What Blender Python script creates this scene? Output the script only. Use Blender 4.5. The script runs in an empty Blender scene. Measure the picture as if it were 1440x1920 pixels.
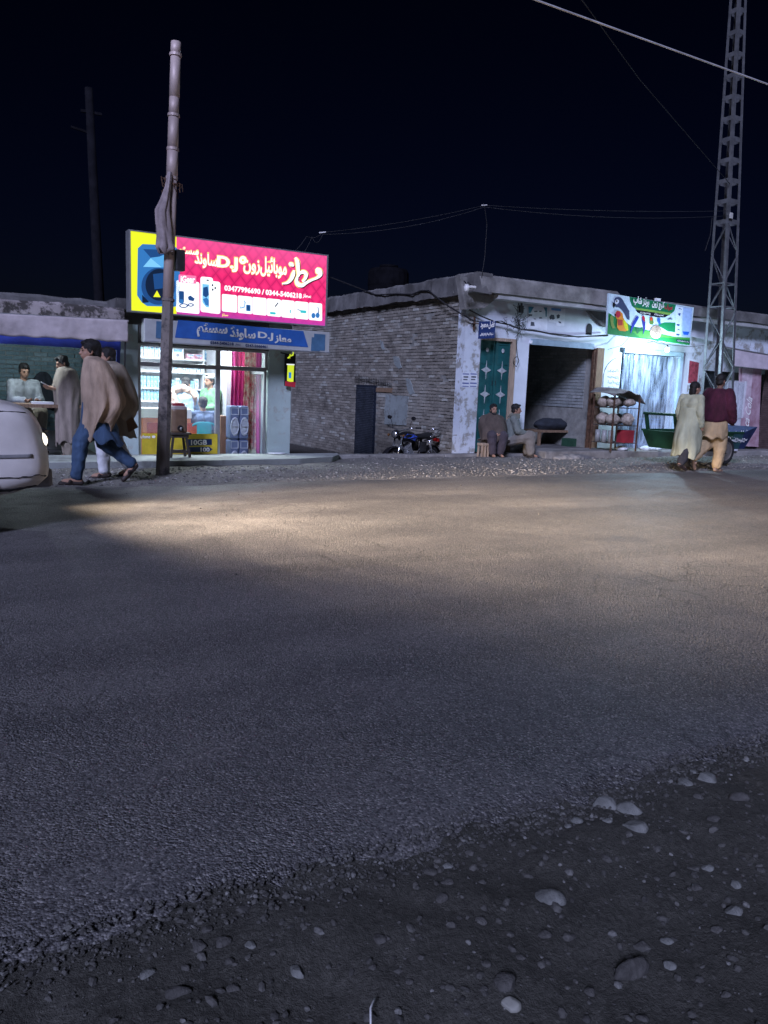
import bpy, bmesh, math, random
from mathutils import Vector, Matrix, Euler, noise
random.seed(7)
scene = bpy.context.scene
col = scene.collection
R = math.radians

# ------------------------------------------------------------------ camera
CAM_F, CAM_W, CAM_H = 1500.0, 1440.0, 1920.0          # focal length in pixels of the 1440x1920 photograph
EYE = Vector((0, 0, 1.3))
yaw = R(30.1); roll = math.atan(.04); pit = math.atan(235 * math.cos(roll) / CAM_F)
FWD = Vector((math.sin(yaw) * math.cos(pit), math.cos(yaw) * math.cos(pit), -math.sin(pit)))
R0 = Vector((math.cos(yaw), -math.sin(yaw), 0)); U0 = R0.cross(FWD)
RIGHT = R0 * math.cos(roll) + U0 * math.sin(roll)
UP = U0 * math.cos(roll) - R0 * math.sin(roll)
cam = bpy.data.cameras.new('camera')
cam.sensor_fit = 'HORIZONTAL'; cam.sensor_width = 36.0
cam.lens = 36.0 * CAM_F / CAM_W
cam.clip_start = .05; cam.clip_end = 1500
cam_o = bpy.data.objects.new('camera', cam); col.objects.link(cam_o)
cam_o.matrix_world = Matrix(((RIGHT.x, UP.x, -FWD.x, EYE.x), (RIGHT.y, UP.y, -FWD.y, EYE.y),
                             (RIGHT.z, UP.z, -FWD.z, EYE.z), (0, 0, 0, 1)))
scene.camera = cam_o

# ------------------------------------------------------------------ night sky and the faint town glow
w = bpy.data.worlds.new('World'); scene.world = w; w.use_nodes = True
nt = w.node_tree; bg = nt.nodes['Background']
sky = nt.nodes.new('ShaderNodeTexSky'); sky.sky_type = 'NISHITA'; sky.sun_disc = False
SUN_EL, SUN_AZ = R(31), R(224)                       # azimuth clockwise from +Y
sky.sun_elevation = SUN_EL; sky.sun_rotation = SUN_AZ
tint = nt.nodes.new('ShaderNodeMix'); tint.data_type = 'RGBA'; tint.blend_type = 'MULTIPLY'
tint.inputs[0].default_value = 1; tint.inputs[7].default_value = (.40, .38, .86, 1)
gm = nt.nodes.new('ShaderNodeGamma'); gm.inputs[1].default_value = 1.8      # night: a darker zenith over the town's glow
nt.links.new(sky.outputs[0], gm.inputs[0]); nt.links.new(gm.outputs[0], tint.inputs[6]); nt.links.new(tint.outputs[2], bg.inputs[0])
bg.inputs[1].default_value = 0.00031
sun = bpy.data.lights.new('sun', 'SUN'); sun.energy = 3.9; sun.angle = R(14); sun.color = (.58, .63, 1.0)
sun_o = bpy.data.objects.new('sun', sun); col.objects.link(sun_o)
sd = Vector((math.sin(SUN_AZ) * math.cos(SUN_EL), math.cos(SUN_AZ) * math.cos(SUN_EL), math.sin(SUN_EL)))
sun_o.rotation_euler = (-sd).to_track_quat('-Z', 'Y').to_euler(); sun_o.location = sd * 60
vs = scene.view_settings
vs.view_transform = 'Standard'; vs.look = 'None'; vs.exposure = 0.0; vs.gamma = 1.0; vs.use_curve_mapping = False
scene.render.engine = 'CYCLES'
scene.cycles.use_denoising = True
scene.cycles.max_bounces = 6; scene.cycles.diffuse_bounces = 3; scene.cycles.transparent_max_bounces = 12
scene.cycles.sample_clamp_indirect = 4.0

# ------------------------------------------------------------------ surveying: a photo pixel carried to a known plane
def ray(x, y): return FWD + RIGHT * ((x - 720) / CAM_F) - UP * ((y - 960) / CAM_F)
def S(x, y, Y):
    d = ray(x, y); return EYE + d * (Y / d.y)
def SX(x, y, X):
    d = ray(x, y); return EYE + d * (X / d.x)
def G(x, y, z=0.0):
    d = ray(x, y); return EYE + d * ((z - EYE.z) / d.z)

# ------------------------------------------------------------------ materials
MATS = {}
def _node(nt, t, **kw):
    n = nt.nodes.new(t)
    for k, v in kw.items(): setattr(n, k, v)
    return n
def lin(c):
    return tuple((x / 255 / 12.92) if x / 255 <= .04045 else ((x / 255 + .055) / 1.055) ** 2.4 for x in c)
def mixc(nt, a, b, fac, bt='MIX'):
    m = _node(nt, 'ShaderNodeMix', data_type='RGBA', blend_type=bt)
    for i, v in ((0, fac), (6, a), (7, b)):
        if isinstance(v, (int, float)): m.inputs[i].default_value = v
        elif isinstance(v, tuple): m.inputs[i].default_value = (*v[:3], 1)
        else: nt.links.new(v, m.inputs[i])
    return m.outputs[2]
def ramp(nt, src, stops):
    r = _node(nt, 'ShaderNodeValToRGB'); e = r.color_ramp.elements
    e[0].position, e[0].color = stops[0][0], (*([stops[0][1]] * 3), 1)
    e[1].position, e[1].color = stops[-1][0], (*([stops[-1][1]] * 3), 1)
    for p, v in stops[1:-1]:
        q = e.new(p); q.color = (v, v, v, 1)
    nt.links.new(src, r.inputs[0]); return r.outputs[0]
def tex(nt, kind, scale, co, detail=6, rough=.6, dist=0, **kw):
    n = _node(nt, 'ShaderNodeTex' + kind, **kw)
    n.inputs['Scale'].default_value = scale
    if kind == 'Noise':
        n.inputs['Detail'].default_value = detail; n.inputs['Roughness'].default_value = rough
        n.inputs['Distortion'].default_value = dist
    nt.links.new(co, n.inputs['Vector']); return n
def mat(name, c, rough=.75, metal=0.0, var=.3, vs=5.0, c2=None, bump=.15, bs=35.0, emit=0, ec=None, spec=.35, alpha=1.0, stretch=None):
    if name in MATS: return MATS[name]
    m = bpy.data.materials.new(name); m.use_nodes = True; nt = m.node_tree; b = nt.nodes['Principled BSDF']
    tc = _node(nt, 'ShaderNodeTexCoord'); co = tc.outputs['Object']
    if stretch:
        mp = _node(nt, 'ShaderNodeMapping'); mp.inputs['Scale'].default_value = stretch
        nt.links.new(co, mp.inputs[0]); co = mp.outputs[0]
    n = tex(nt, 'Noise', vs, co)
    lo = tuple(x * (1 - var) for x in c); hi = c2 if c2 else tuple(min(1, x * (1 + var)) for x in c)
    f = ramp(nt, n.outputs[0], [(.32, 0), (.68, 1)])
    nt.links.new(mixc(nt, lo, hi, f), b.inputs['Base Color'])
    b.inputs['Roughness'].default_value = rough; b.inputs['Metallic'].default_value = metal
    b.inputs['Specular IOR Level'].default_value = spec
    b.inputs['Alpha'].default_value = alpha
    if bump:
        n2 = tex(nt, 'Noise', bs, co, 5); bp = _node(nt, 'ShaderNodeBump')
        bp.inputs['Strength'].default_value = bump; bp.inputs['Distance'].default_value = .02
        nt.links.new(n2.outputs[0], bp.inputs['Height']); nt.links.new(bp.outputs[0], b.inputs['Normal'])
    if emit:
        b.inputs['Emission Color'].default_value = (*(ec or c), 1); b.inputs['Emission Strength'].default_value = emit
    MATS[name] = m; return m
def glow(name, c, s=1.0):            # a print on a back-lit sheet: gives off its own colour
    if name in MATS: return MATS[name]
    m = bpy.data.materials.new(name); m.use_nodes = True; b = m.node_tree.nodes['Principled BSDF']
    b.inputs['Base Color'].default_value = (*[x * .3 for x in c], 1); b.inputs['Roughness'].default_value = .4
    b.inputs['Emission Color'].default_value = (*c, 1); b.inputs['Emission Strength'].default_value = s
    MATS[name] = m; return m
def bsdf(m): return m.node_tree.nodes['Principled BSDF']

def asphalt_mat():
    m = bpy.data.materials.new('asphalt'); m.use_nodes = True; nt = m.node_tree; b = bsdf(m)
    co = _node(nt, 'ShaderNodeTexCoord').outputs['Object']
    wob = tex(nt, 'Noise', 3.0, co, 3)
    add = _node(nt, 'ShaderNodeVectorMath', operation='MULTIPLY_ADD')
    nt.links.new(wob.outputs[1], add.inputs[0]); add.inputs[1].default_value = (.35, .35, 0); nt.links.new(co, add.inputs[2])
    chips = tex(nt, 'Voronoi', 140, co); chips2 = tex(nt, 'Voronoi', 78, co)
    patch = tex(nt, 'Noise', .55, co, 7, .65, .6); fine = tex(nt, 'Noise', 260, co, 3)
    mp = _node(nt, 'ShaderNodeMapping'); mp.inputs['Scale'].default_value = (.06, 1.0, 1); nt.links.new(co, mp.inputs[0])
    track = tex(nt, 'Noise', 1.25, mp.outputs[0], 4, .5)          # wheel-worn strips along the road
    spots = tex(nt, 'Noise', 2.6, co, 9, .7, .8)
    dusty = ramp(nt, patch.outputs[0], [(.36, 0), (.66, 1)])
    base = mixc(nt, (.080, .080, .082), (.150, .144, .138), dusty)
    base = mixc(nt, base, (.062, .062, .064), ramp(nt, track.outputs[0], [(.44, 0), (.6, .75)]))
    base = mixc(nt, base, (.030, .030, .032), ramp(nt, spots.outputs[0], [(.60, 0), (.72, .7)]))
    base = mixc(nt, base, (.165, .155, .145), ramp(nt, spots.outputs[0], [(.26, .7), (.38, 0)]))
    cr = _node(nt, 'ShaderNodeSeparateColor'); nt.links.new(chips.outputs['Color'], cr.inputs[0])
    base = mixc(nt, base, (.26, .25, .24), ramp(nt, cr.outputs[0], [(.72, 0), (.97, .7)]))
    base = mixc(nt, base, (.016, .016, .018), ramp(nt, cr.outputs[1], [(.6, 0), (.9, .75)]))
    crk = tex(nt, 'Voronoi', 2.3, add.outputs[0], feature='DISTANCE_TO_EDGE')
    zone = tex(nt, 'Noise', .42, co, 2); zone.inputs['Detail'].default_value = 1
    crm = _node(nt, 'ShaderNodeMath', operation='MULTIPLY')
    nt.links.new(ramp(nt, crk.outputs['Distance'], [(.0, .5), (.022, 0)]), crm.inputs[0])
    nt.links.new(ramp(nt, zone.outputs[0], [(.52, 0), (.60, 1)]), crm.inputs[1])
    base = mixc(nt, base, (.008, .008, .009), crm.outputs[0])
    nt.links.new(base, b.inputs['Base Color'])
    nt.links.new(ramp(nt, fine.outputs[0], [(.3, .42), (.7, .8)]), b.inputs['Roughness'])
    b.inputs['Specular IOR Level'].default_value = .5
    h = _node(nt, 'ShaderNodeMath', operation='ADD'); nt.links.new(chips.outputs['Distance'], h.inputs[0]); nt.links.new(chips2.outputs['Distance'], h.inputs[1])
    h2 = _node(nt, 'ShaderNodeMath', operation='MULTIPLY_ADD'); nt.links.new(crm.outputs[0], h2.inputs[0]); h2.inputs[1].default_value = 1.0; nt.links.new(h.outputs[0], h2.inputs[2])
    bp = _node(nt, 'ShaderNodeBump', invert=True); bp.inputs['Strength'].default_value = 1.0; bp.inputs['Distance'].default_value = .0072
    wear = tex(nt, 'Noise', 1.9, co, 6, .65); nt.links.new(ramp(nt, wear.outputs[0], [(.36, .25), (.62, 1.0)]), bp.inputs['Strength'])
    nt.links.new(h2.outputs[0], bp.inputs['Height']); nt.links.new(bp.outputs[0], b.inputs['Normal'])
    MATS['asphalt'] = m; return m
def dirt_mat(name, a, c, sc=1.0):
    m = bpy.data.materials.new(name); m.use_nodes = True; nt = m.node_tree; b = bsdf(m)
    co = _node(nt, 'ShaderNodeTexCoord').outputs['Object']
    n1 = tex(nt, 'Noise', 1.7 * sc, co, 8, .7); n2 = tex(nt, 'Noise', 28 * sc, co, 6, .7); v = tex(nt, 'Voronoi', 70 * sc, co)
    base = mixc(nt, a, c, ramp(nt, n1.outputs[0], [(.35, 0), (.65, 1)]))
    base = mixc(nt, base, tuple(x * 2.1 for x in c), ramp(nt, n2.outputs[0], [(.56, 0), (.75, .7)]))
    base = mixc(nt, base, tuple(x * .4 for x in a), ramp(nt, v.outputs['Distance'], [(.4, 0), (.9, .5)]))
    nt.links.new(base, b.inputs['Base Color']); b.inputs['Roughness'].default_value = .92; b.inputs['Specular IOR Level'].default_value = .2
    n4 = tex(nt, 'Noise', 150 * sc, co, 4, .7); h = _node(nt, 'ShaderNodeMath', operation='MULTIPLY_ADD'); nt.links.new(n2.outputs[0], h.inputs[0]); h.inputs[1].default_value = 1.6; nt.links.new(n4.outputs[0], h.inputs[2])
    bp = _node(nt, 'ShaderNodeBump'); bp.inputs['Strength'].default_value = .7; bp.inputs['Distance'].default_value = .012
    nt.links.new(h.outputs[0], bp.inputs['Height']); nt.links.new(bp.outputs[0], b.inputs['Normal'])
    MATS[name] = m; return m
def brick_mat(name, a, c, d):
    m = bpy.data.materials.new(name); m.use_nodes = True; nt = m.node_tree; b = bsdf(m)
    co = _node(nt, 'ShaderNodeTexCoord').outputs['Object']; oi = _node(nt, 'ShaderNodeObjectInfo'); ge = _node(nt, 'ShaderNodeNewGeometry')
    s = _node(nt, 'ShaderNodeMath', operation='ADD'); nt.links.new(oi.outputs['Random'], s.inputs[0]); nt.links.new(ge.outputs['Random Per Island'], s.inputs[1])
    fr = _node(nt, 'ShaderNodeMath', operation='FRACT'); nt.links.new(s.outputs[0], fr.inputs[0])
    n = tex(nt, 'Noise', 30, ge.outputs['Position'], 6); big = tex(nt, 'Noise', .8, ge.outputs['Position'], 5)
    base = mixc(nt, a, c, fr.outputs[0])
    base = mixc(nt, base, d, ramp(nt, fr.outputs[0], [(.86, 0), (.97, .8)]))
    base = mixc(nt, base, tuple(x * .45 for x in a), ramp(nt, n.outputs[0], [(.5, 0), (.8, .7)]))
    base = mixc(nt, base, d, ramp(nt, big.outputs[0], [(.52, 0), (.75, .6)])); soot = tex(nt, 'Noise', 1.7, ge.outputs['Position'], 8, .7); base = mixc(nt, base, tuple(x * .3 for x in a), ramp(nt, soot.outputs[0], [(.52, 0), (.7, .75)]))
    nt.links.new(base, b.inputs['Base Color']); b.inputs['Roughness'].default_value = .9
    bp = _node(nt, 'ShaderNodeBump'); bp.inputs['Strength'].default_value = .5; bp.inputs['Distance'].default_value = .01
    nt.links.new(n.outputs[0], bp.inputs['Height']); nt.links.new(bp.outputs[0], b.inputs['Normal'])
    MATS[name] = m; return m
def island_mat(name, a, c, hi):        # loose stones: every stone its own tone
    m = bpy.data.materials.new(name); m.use_nodes = True; nt = m.node_tree; b = bsdf(m)
    ge = _node(nt, 'ShaderNodeNewGeometry'); n = tex(nt, 'Noise', 60, ge.outputs['Position'], 5)
    base = mixc(nt, a, c, ge.outputs['Random Per Island']); base = mixc(nt, base, hi, ramp(nt, ge.outputs['Random Per Island'], [(.86, 0), (.99, 1)]))
    base = mixc(nt, base, tuple(x * .5 for x in a), ramp(nt, n.outputs[0], [(.45, 0), (.7, .7)]))
    nt.links.new(base, b.inputs['Base Color']); b.inputs['Roughness'].default_value = .85; MATS[name] = m; return m
def peel_mat(name, paint, under, lo=.5, hi=.56, sc=3.2, dark=(.03, .03, .03)):
    m = bpy.data.materials.new(name); m.use_nodes = True; nt = m.node_tree; b = bsdf(m)
    co = _node(nt, 'ShaderNodeTexCoord').outputs['Object']
    n1 = tex(nt, 'Noise', sc, co, 12, .72); n2 = tex(nt, 'Noise', sc * 9, co, 6, .7); n3 = tex(nt, 'Noise', .9, co, 5)
    pv = mixc(nt, paint, tuple(x * .66 for x in paint), ramp(nt, n3.outputs[0], [(.35, 0), (.7, 1)]))
    f = ramp(nt, n1.outputs[0], [(lo, 0), (hi, 1)])
    base = mixc(nt, pv, under, f)
    base = mixc(nt, base, dark, ramp(nt, n2.outputs[0], [(.66, 0), (.76, .8)]))
    nt.links.new(base, b.inputs['Base Color']); b.inputs['Roughness'].default_value = .85
    h = _node(nt, 'ShaderNodeMath', operation='MULTIPLY_ADD'); nt.links.new(f, h.inputs[0]); h.inputs[1].default_value = -1; nt.links.new(n2.outputs[0], h.inputs[2])
    bp = _node(nt, 'ShaderNodeBump'); bp.inputs['Strength'].default_value = .5; bp.inputs['Distance'].default_value = .008
    nt.links.new(h.outputs[0], bp.inputs['Height']); nt.links.new(bp.outputs[0], b.inputs['Normal'])
    MATS[name] = m; return m
def clear_mat(name, c, clear, rough=.15):
    m = bpy.data.materials.new(name); m.use_nodes = True; nt = m.node_tree; b = bsdf(m)
    b.inputs['Base Color'].default_value = (*c, 1); b.inputs['Roughness'].default_value = rough
    t = _node(nt, 'ShaderNodeBsdfTransparent'); mx = _node(nt, 'ShaderNodeMixShader')
    out = [n for n in nt.nodes if n.type == 'OUTPUT_MATERIAL'][0]
    if isinstance(clear, tuple):
        co = _node(nt, 'ShaderNodeTexCoord').outputs['Object']
        mp = _node(nt, 'ShaderNodeMapping'); mp.inputs['Scale'].default_value = (5, 5, .7); nt.links.new(co, mp.inputs[0])
        n = tex(nt, 'Noise', 1.9, mp.outputs[0], 6); nt.links.new(ramp(nt, n.outputs[0], [(.4, clear[0]), (.62, clear[1])]), mx.inputs[0])
    else: mx.inputs[0].default_value = clear
    nt.links.new(b.outputs[0], mx.inputs[1]); nt.links.new(t.outputs[0], mx.inputs[2]); nt.links.new(mx.outputs[0], out.inputs[0])
    MATS[name] = m; return m

# ------------------------------------------------------------------ mesh building
def offs(p):
    v = Vector((0, 0, 0))
    while p is not None: v += p.location; p = p.parent
    return v
class MB:
    def __init__(s): s.v = []; s.f = []; s.mi = []
    def add(s, vs, fs, k=0):
        o = len(s.v); s.v += [Vector(a) for a in vs]; s.f += [tuple(i + o for i in f) for f in fs]; s.mi += [k] * len(fs); return s
    def box(s, c, d, rot=None, k=0):
        hx, hy, hz = d[0] / 2, d[1] / 2, d[2] / 2; c = Vector(c)
        vs = [Vector((x * hx, y * hy, z * hz)) for z in (-1, 1) for y in (-1, 1) for x in (-1, 1)]
        if rot is not None: vs = [rot @ a for a in vs]
        return s.add([c + a for a in vs], [(0, 2, 3, 1), (4, 5, 7, 6), (0, 1, 5, 4), (2, 6, 7, 3), (0, 4, 6, 2), (1, 3, 7, 5)], k)
    def bx(s, x0, x1, y0, y1, z0, z1, k=0): return s.box(((x0 + x1) / 2, (y0 + y1) / 2, (z0 + z1) / 2), (abs(x1 - x0), abs(y1 - y0), abs(z1 - z0)), None, k)
    def bar(s, p, q, w_, h_=None, up=(0, 0, 1), k=0):
        p, q = Vector(p), Vector(q); d = (q - p); L = d.length; d.normalize(); up = Vector(up)
        if abs(d.dot(up)) > .98: up = Vector((1, 0, 0))
        a = d.cross(up).normalized(); b = a.cross(d)
        return s.box((p + q) / 2, (L, w_, h_ or w_), Matrix((d, a, b)).transposed(), k)
    def tube(s, pts, r, n=10, k=0, cap=True):
        pts = [Vector(p) for p in pts]; rr = r if isinstance(r, (list, tuple)) else [r] * len(pts); rings = []
        ref = Vector((0, 0, 1))
        for i, p in enumerate(pts):
            d = (pts[min(i + 1, len(pts) - 1)] - pts[max(i - 1, 0)]).normalized()
            if abs(d.dot(ref)) > .95: ref = Vector((1, .1, 0)).normalized()
            a = d.cross(ref).normalized(); b = a.cross(d)
            rings.append([p + (a * math.cos(2 * math.pi * j / n) + b * math.sin(2 * math.pi * j / n)) * rr[i] for j in range(n)])
        return s.loft(rings, cap, cap, k)
    def loft(s, rings, c0=True, c1=True, k=0):
        n = len(rings[0]); vs = [p for r_ in rings for p in r_]; fs = []
        for i in range(len(rings) - 1):
            for j in range(n):
                a, b = i * n + j, i * n + (j + 1) % n; fs.append((a, b, b + n, a + n))
        if c0: fs.append(tuple(range(n - 1, -1, -1)))
        if c1: fs.append(tuple(range((len(rings) - 1) * n, len(rings) * n)))
        return s.add(vs, fs, k)
    def ell(s, c, r, n=12, m=8, rot=None, k=0):
        c = Vector(c); rings = []
        for i in range(1, m):
            t = math.pi * i / m; rings.append([Vector((r[0] * math.sin(t) * math.cos(2 * math.pi * j / n), r[1] * math.sin(t) * math.sin(2 * math.pi * j / n), -r[2] * math.cos(t))) for j in range(n)])
        vs = [p for g in rings for p in g] + [Vector((0, 0, -r[2])), Vector((0, 0, r[2]))]
        if rot is not None: vs = [rot @ p for p in vs]
        fs = []; L = len(vs)
        for i in range(m - 2):
            for j in range(n):
                a, b = i * n + j, i * n + (j + 1) % n; fs.append((a, b, b + n, a + n))
        for j in range(n):
            fs.append(((j + 1) % n, j, L - 2)); fs.append(((m - 2) * n + j, (m - 2) * n + (j + 1) % n, L - 1))
        return s.add([c + p for p in vs], fs, k)
    def cap(s, p, q, r0, r1=None, n=10):
        p, q = Vector(p), Vector(q); r1 = r0 if r1 is None else r1; d = q - p; L = d.length
        if L < 1e-5: return s.ell(p, (r0,) * 3, n)
        d.normalize(); pts = []; rr = []
        for i in range(4):
            a = math.pi / 2 * i / 4; pts.append(p - d * r0 * math.cos(a)); rr.append(max(r0 * math.sin(a), r0 * .08))
        pts += [p, q]; rr += [r0, r1]
        for i in range(3, -1, -1):
            a = math.pi / 2 * i / 4; pts.append(q + d * r1 * math.cos(a)); rr.append(max(r1 * math.sin(a), r1 * .08))
        return s.tube(pts, rr, n)
    def prism(s, poly, Y, depth=.004, k=0):       # (x,z) outline on a plane of constant y, front face towards -y
        n = len(poly); ar = sum(poly[i][0] * poly[(i + 1) % n][1] - poly[(i + 1) % n][0] * poly[i][1] for i in range(n))
        if ar < 0: poly = poly[::-1]
        vs = [(x, Y, z) for x, z in poly] + [(x, Y + depth, z) for x, z in poly]
        fs = [tuple(range(n)), tuple(range(2 * n - 1, n - 1, -1))] + [(i, i + n, (i + 1) % n + n, (i + 1) % n) for i in range(n)]
        return s.add(vs, fs, k)
    def torus(s, c, R_, r, axis='Y', n=28, m=10, k=0, sq=1.0):
        rings = []
        for i in range(n):
            a = 2 * math.pi * i / n; g = []
            for j in range(m):
                b = 2 * math.pi * j / m; rad = R_ + r * math.cos(b); h = r * sq * math.sin(b)
                x, y, z = rad * math.cos(a), h, rad * math.sin(a)
                g.append(Vector(c) + (Vector((x, y, z)) if axis == 'Y' else Vector((y, x, z)) if axis == 'X' else Vector((x, z, y))))
            rings.append(g)
        rings.append(rings[0]); return s.loft(rings, False, False, k)
    def grid(s, fn, nu, nv, k=0):
        vs = [fn(i / nu, j / nv) for j in range(nv + 1) for i in range(nu + 1)]
        fs = [(j * (nu + 1) + i, j * (nu + 1) + i + 1, (j + 1) * (nu + 1) + i + 1, (j + 1) * (nu + 1) + i) for j in range(nv) for i in range(nu)]
        return s.add(vs, fs, k)
    def build(s, name, m, parent=None, smooth=False, bevel=0, wd=True, solid=0, fix=False):
        o_ = offs(parent) if (parent is not None and wd) else Vector((0, 0, 0))
        me = bpy.data.meshes.new(name); me.from_pydata([tuple(a - o_) for a in s.v], [], s.f)
        ms = m if isinstance(m, (list, tuple)) else [m]
        for q in ms: me.materials.append(q)
        if len(ms) > 1: me.polygons.foreach_set('material_index', s.mi)
        if fix:
            bm = bmesh.new(); bm.from_mesh(me); bmesh.ops.recalc_face_normals(bm, faces=bm.faces); bm.to_mesh(me); bm.free()
        if smooth: me.polygons.foreach_set('use_smooth', [True] * len(me.polygons))
        me.update()
        o = bpy.data.objects.new(name, me); col.objects.link(o)
        if parent is not None: o.parent = parent
        if bevel:
            b = o.modifiers.new('bevel', 'BEVEL'); b.width = bevel; b.segments = 2; b.limit_method = 'ANGLE'
        if solid:
            b = o.modifiers.new('solid', 'SOLIDIFY'); b.thickness = solid; b.offset = 0
        return o
ORD = ('leftmost', 'second', 'third', 'fourth', 'fifth', 'sixth', 'seventh', 'eighth', 'ninth')
def nth(i, n): return 'leftmost' if i == 0 else 'rightmost' if i == n - 1 else ORD[i] + ' from left'
def tag(o, label=None, cat=None, group=None, kind=None):
    for k, v in (('label', label), ('category', cat), ('group', group), ('kind', kind)):
        if v: o[k] = v
    return o
def thing(name, label, cat, loc=(0, 0, 0), rz=0, group=None):
    o = bpy.data.objects.new(name, None); col.objects.link(o); o.empty_display_size = .1
    o.location = loc; o.rotation_euler = (0, 0, rz); return tag(o, label, cat, group)
def blob(mb, name, m, parent, vox=.012, smooth=6, disp=0, dsize=.09, wd=False):
    o = mb.build(name, m, parent, wd=wd, fix=True)
    r = o.modifiers.new('remesh', 'REMESH'); r.mode = 'VOXEL'; r.voxel_size = vox; r.use_smooth_shade = True
    if smooth:
        s_ = o.modifiers.new('smooth', 'SMOOTH'); s_.iterations = smooth; s_.factor = .5
    if disp:
        t = bpy.data.textures.get('folds%.3f' % dsize)
        if t is None:
            t = bpy.data.textures.new('folds%.3f' % dsize, 'CLOUDS'); t.noise_scale = dsize; t.noise_depth = 3
        d = o.modifiers.new('folds', 'DISPLACE'); d.texture = t; d.strength = disp; d.texture_coords = 'LOCAL'; d.mid_level = .5
    return o
def PX(pts, Y): return [(S(x, y, Y).x, S(x, y, Y).z) for x, y in pts]
def pprism(name, pts, Y, m, parent, depth=.004): return MB().prism(PX(pts, Y), Y, depth).build(name, m, parent)
def oval(cx, cy, rx, ry, n=20, a0=0): return [(cx + rx * math.cos(2 * math.pi * i / n), cy + ry * math.sin(2 * math.pi * i / n)) for i in range(n)]

# ------------------------------------------------------------------ lettering (joined Arabic-script letter forms, right to left)
AF = {}
for c_, iso, k_ in (('ا', 0xFE8D, 2), ('ب', 0xFE8F, 4), ('پ', 0xFB56, 4), ('ت', 0xFE95, 4), ('ٹ', 0xFB66, 4), ('ج', 0xFE9D, 4), ('چ', 0xFB7A, 4),
                    ('ح', 0xFEA1, 4), ('خ', 0xFEA5, 4), ('د', 0xFEA9, 2), ('ڈ', 0xFB88, 2), ('ر', 0xFEAD, 2), ('ز', 0xFEAF, 2), ('س', 0xFEB1, 4), ('ش', 0xFEB5, 4),
                    ('ض', 0xFEBD, 4), ('ع', 0xFEC9, 4), ('ف', 0xFED1, 4), ('ق', 0xFED5, 4), ('ک', 0xFB8E, 4), ('گ', 0xFB92, 4), ('ل', 0xFEDD, 4), ('م', 0xFEE1, 4),
                    ('ن', 0xFEE5, 4), ('و', 0xFEED, 2), ('ہ', 0xFBA6, 4), ('ئ', 0xFE89, 4), ('ی', 0xFBFC, 4), ('ے', 0xFBAE, 2), ('ں', 0xFB9E, 2)):
    AF[c_] = (iso, k_)
def shape(t):
    out = []
    for i, c in enumerate(t):
        if c not in AF: out.append(c); continue
        iso, k_ = AF[c]
        pj = i > 0 and t[i - 1] in AF and AF[t[i - 1]][1] == 4
        nj = k_ == 4 and i + 1 < len(t) and t[i + 1] in AF
        out.append(chr(iso + (3 if pj and nj else 2 if nj else 1 if pj else 0)))
    return ''.join(reversed(out))
def text_geo(body, bold=0.0, urdu=False, shear=0.0, res=3):
    c = bpy.data.curves.new('t', 'FONT'); c.body = shape(body) if urdu else body
    c.offset = bold; c.shear = shear; c.extrude = .004; c.resolution_u = res; c.size = 1
    o = bpy.data.objects.new('t', c); col.objects.link(o)
    dg = bpy.context.evaluated_depsgraph_get(); me = bpy.data.meshes.new_from_object(o.evaluated_get(dg))
    vs = [v.co.copy() for v in me.vertices]; fs = [tuple(p.vertices) for p in me.polygons]
    bpy.data.objects.remove(o); bpy.data.curves.remove(c); bpy.data.meshes.remove(me)
    x0 = min(v.x for v in vs); x1 = max(v.x for v in vs); y0 = min(v.y for v in vs); y1 = max(v.y for v in vs)
    return vs, fs, x0, x1, y0, y1
TG = {}
def put_text(name, body, m, parent, pl, pr, hgt, Y=None, plane=None, bold=.02, urdu=False, shear=0.0, thick=.003):
    """lettering whose left and right ends lie at pixels pl and pr on plane Y (or at given 3-D points); hgt is its full height in metres"""
    key = (body, bold, urdu, shear)
    if key not in TG: TG[key] = text_geo(body, bold, urdu, shear)
    vs, fs, x0, x1, y0, y1 = TG[key]
    A, B = (S(*pl, Y), S(*pr, Y)) if Y is not None else (Vector(pl), Vector(pr))
    ux = B - A; L = ux.length; uxn = ux.normalized(); up = plane or Vector((0, 0, 1)); nrm = uxn.cross(up).normalized()
    if Y is not None: up = Vector((0, 0, 1))
    mb = MB()
    mb.add([A + uxn * ((v.x - x0) / (x1 - x0) * L) + up * ((v.y - y0) / (y1 - y0) * hgt) + nrm * (thick if v.z > 0 else 0) for v in vs], fs)
    return mb.build(name, m, parent)

# ------------------------------------------------------------------ illegible hand lettering: strokes like the photo's, no words
def scribble(name, m, parent, A, B, h, n=9, seed=1, up=Vector((0, 0, 1)), wd_=.1, nrm=Vector((0, -1, 0))):
    rr = random.Random(seed); mb = MB(); u = (B - A)
    for i in range(n):
        t = (i + .5) / n; c = A + u * t + up * h * rr.uniform(.3, .5); L = u.length / n; kind = rr.random()
        if kind < .3: pts = [c + up * h * .55, c + up * h * .05, c - up * h * .2 - u.normalized() * L * .3]
        elif kind < .7: pts = [c + u.normalized() * L * .6 + up * h * .1, c - up * h * .18, c - u.normalized() * L * .6 + up * h * .05]
        else: pts = [c + u.normalized() * L * .3 + up * h * .2, c + up * h * .3, c - u.normalized() * L * .3 + up * h * .1, c - up * h * .3, c - u.normalized() * L * .6 - up * h * .35]
        mb.tube(pts, h * wd_ * .5, 5)
        if rr.random() < .5: mb.ell(c + up * h * rr.choice((.55, -.4)), (h * .07,) * 3, 6, 4)
    for v in mb.v:                        # pressed nearly flat on its surface
        d = (v - A).dot(nrm); v -= nrm * d * .85
    return mb.build(name, m, parent)

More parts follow.
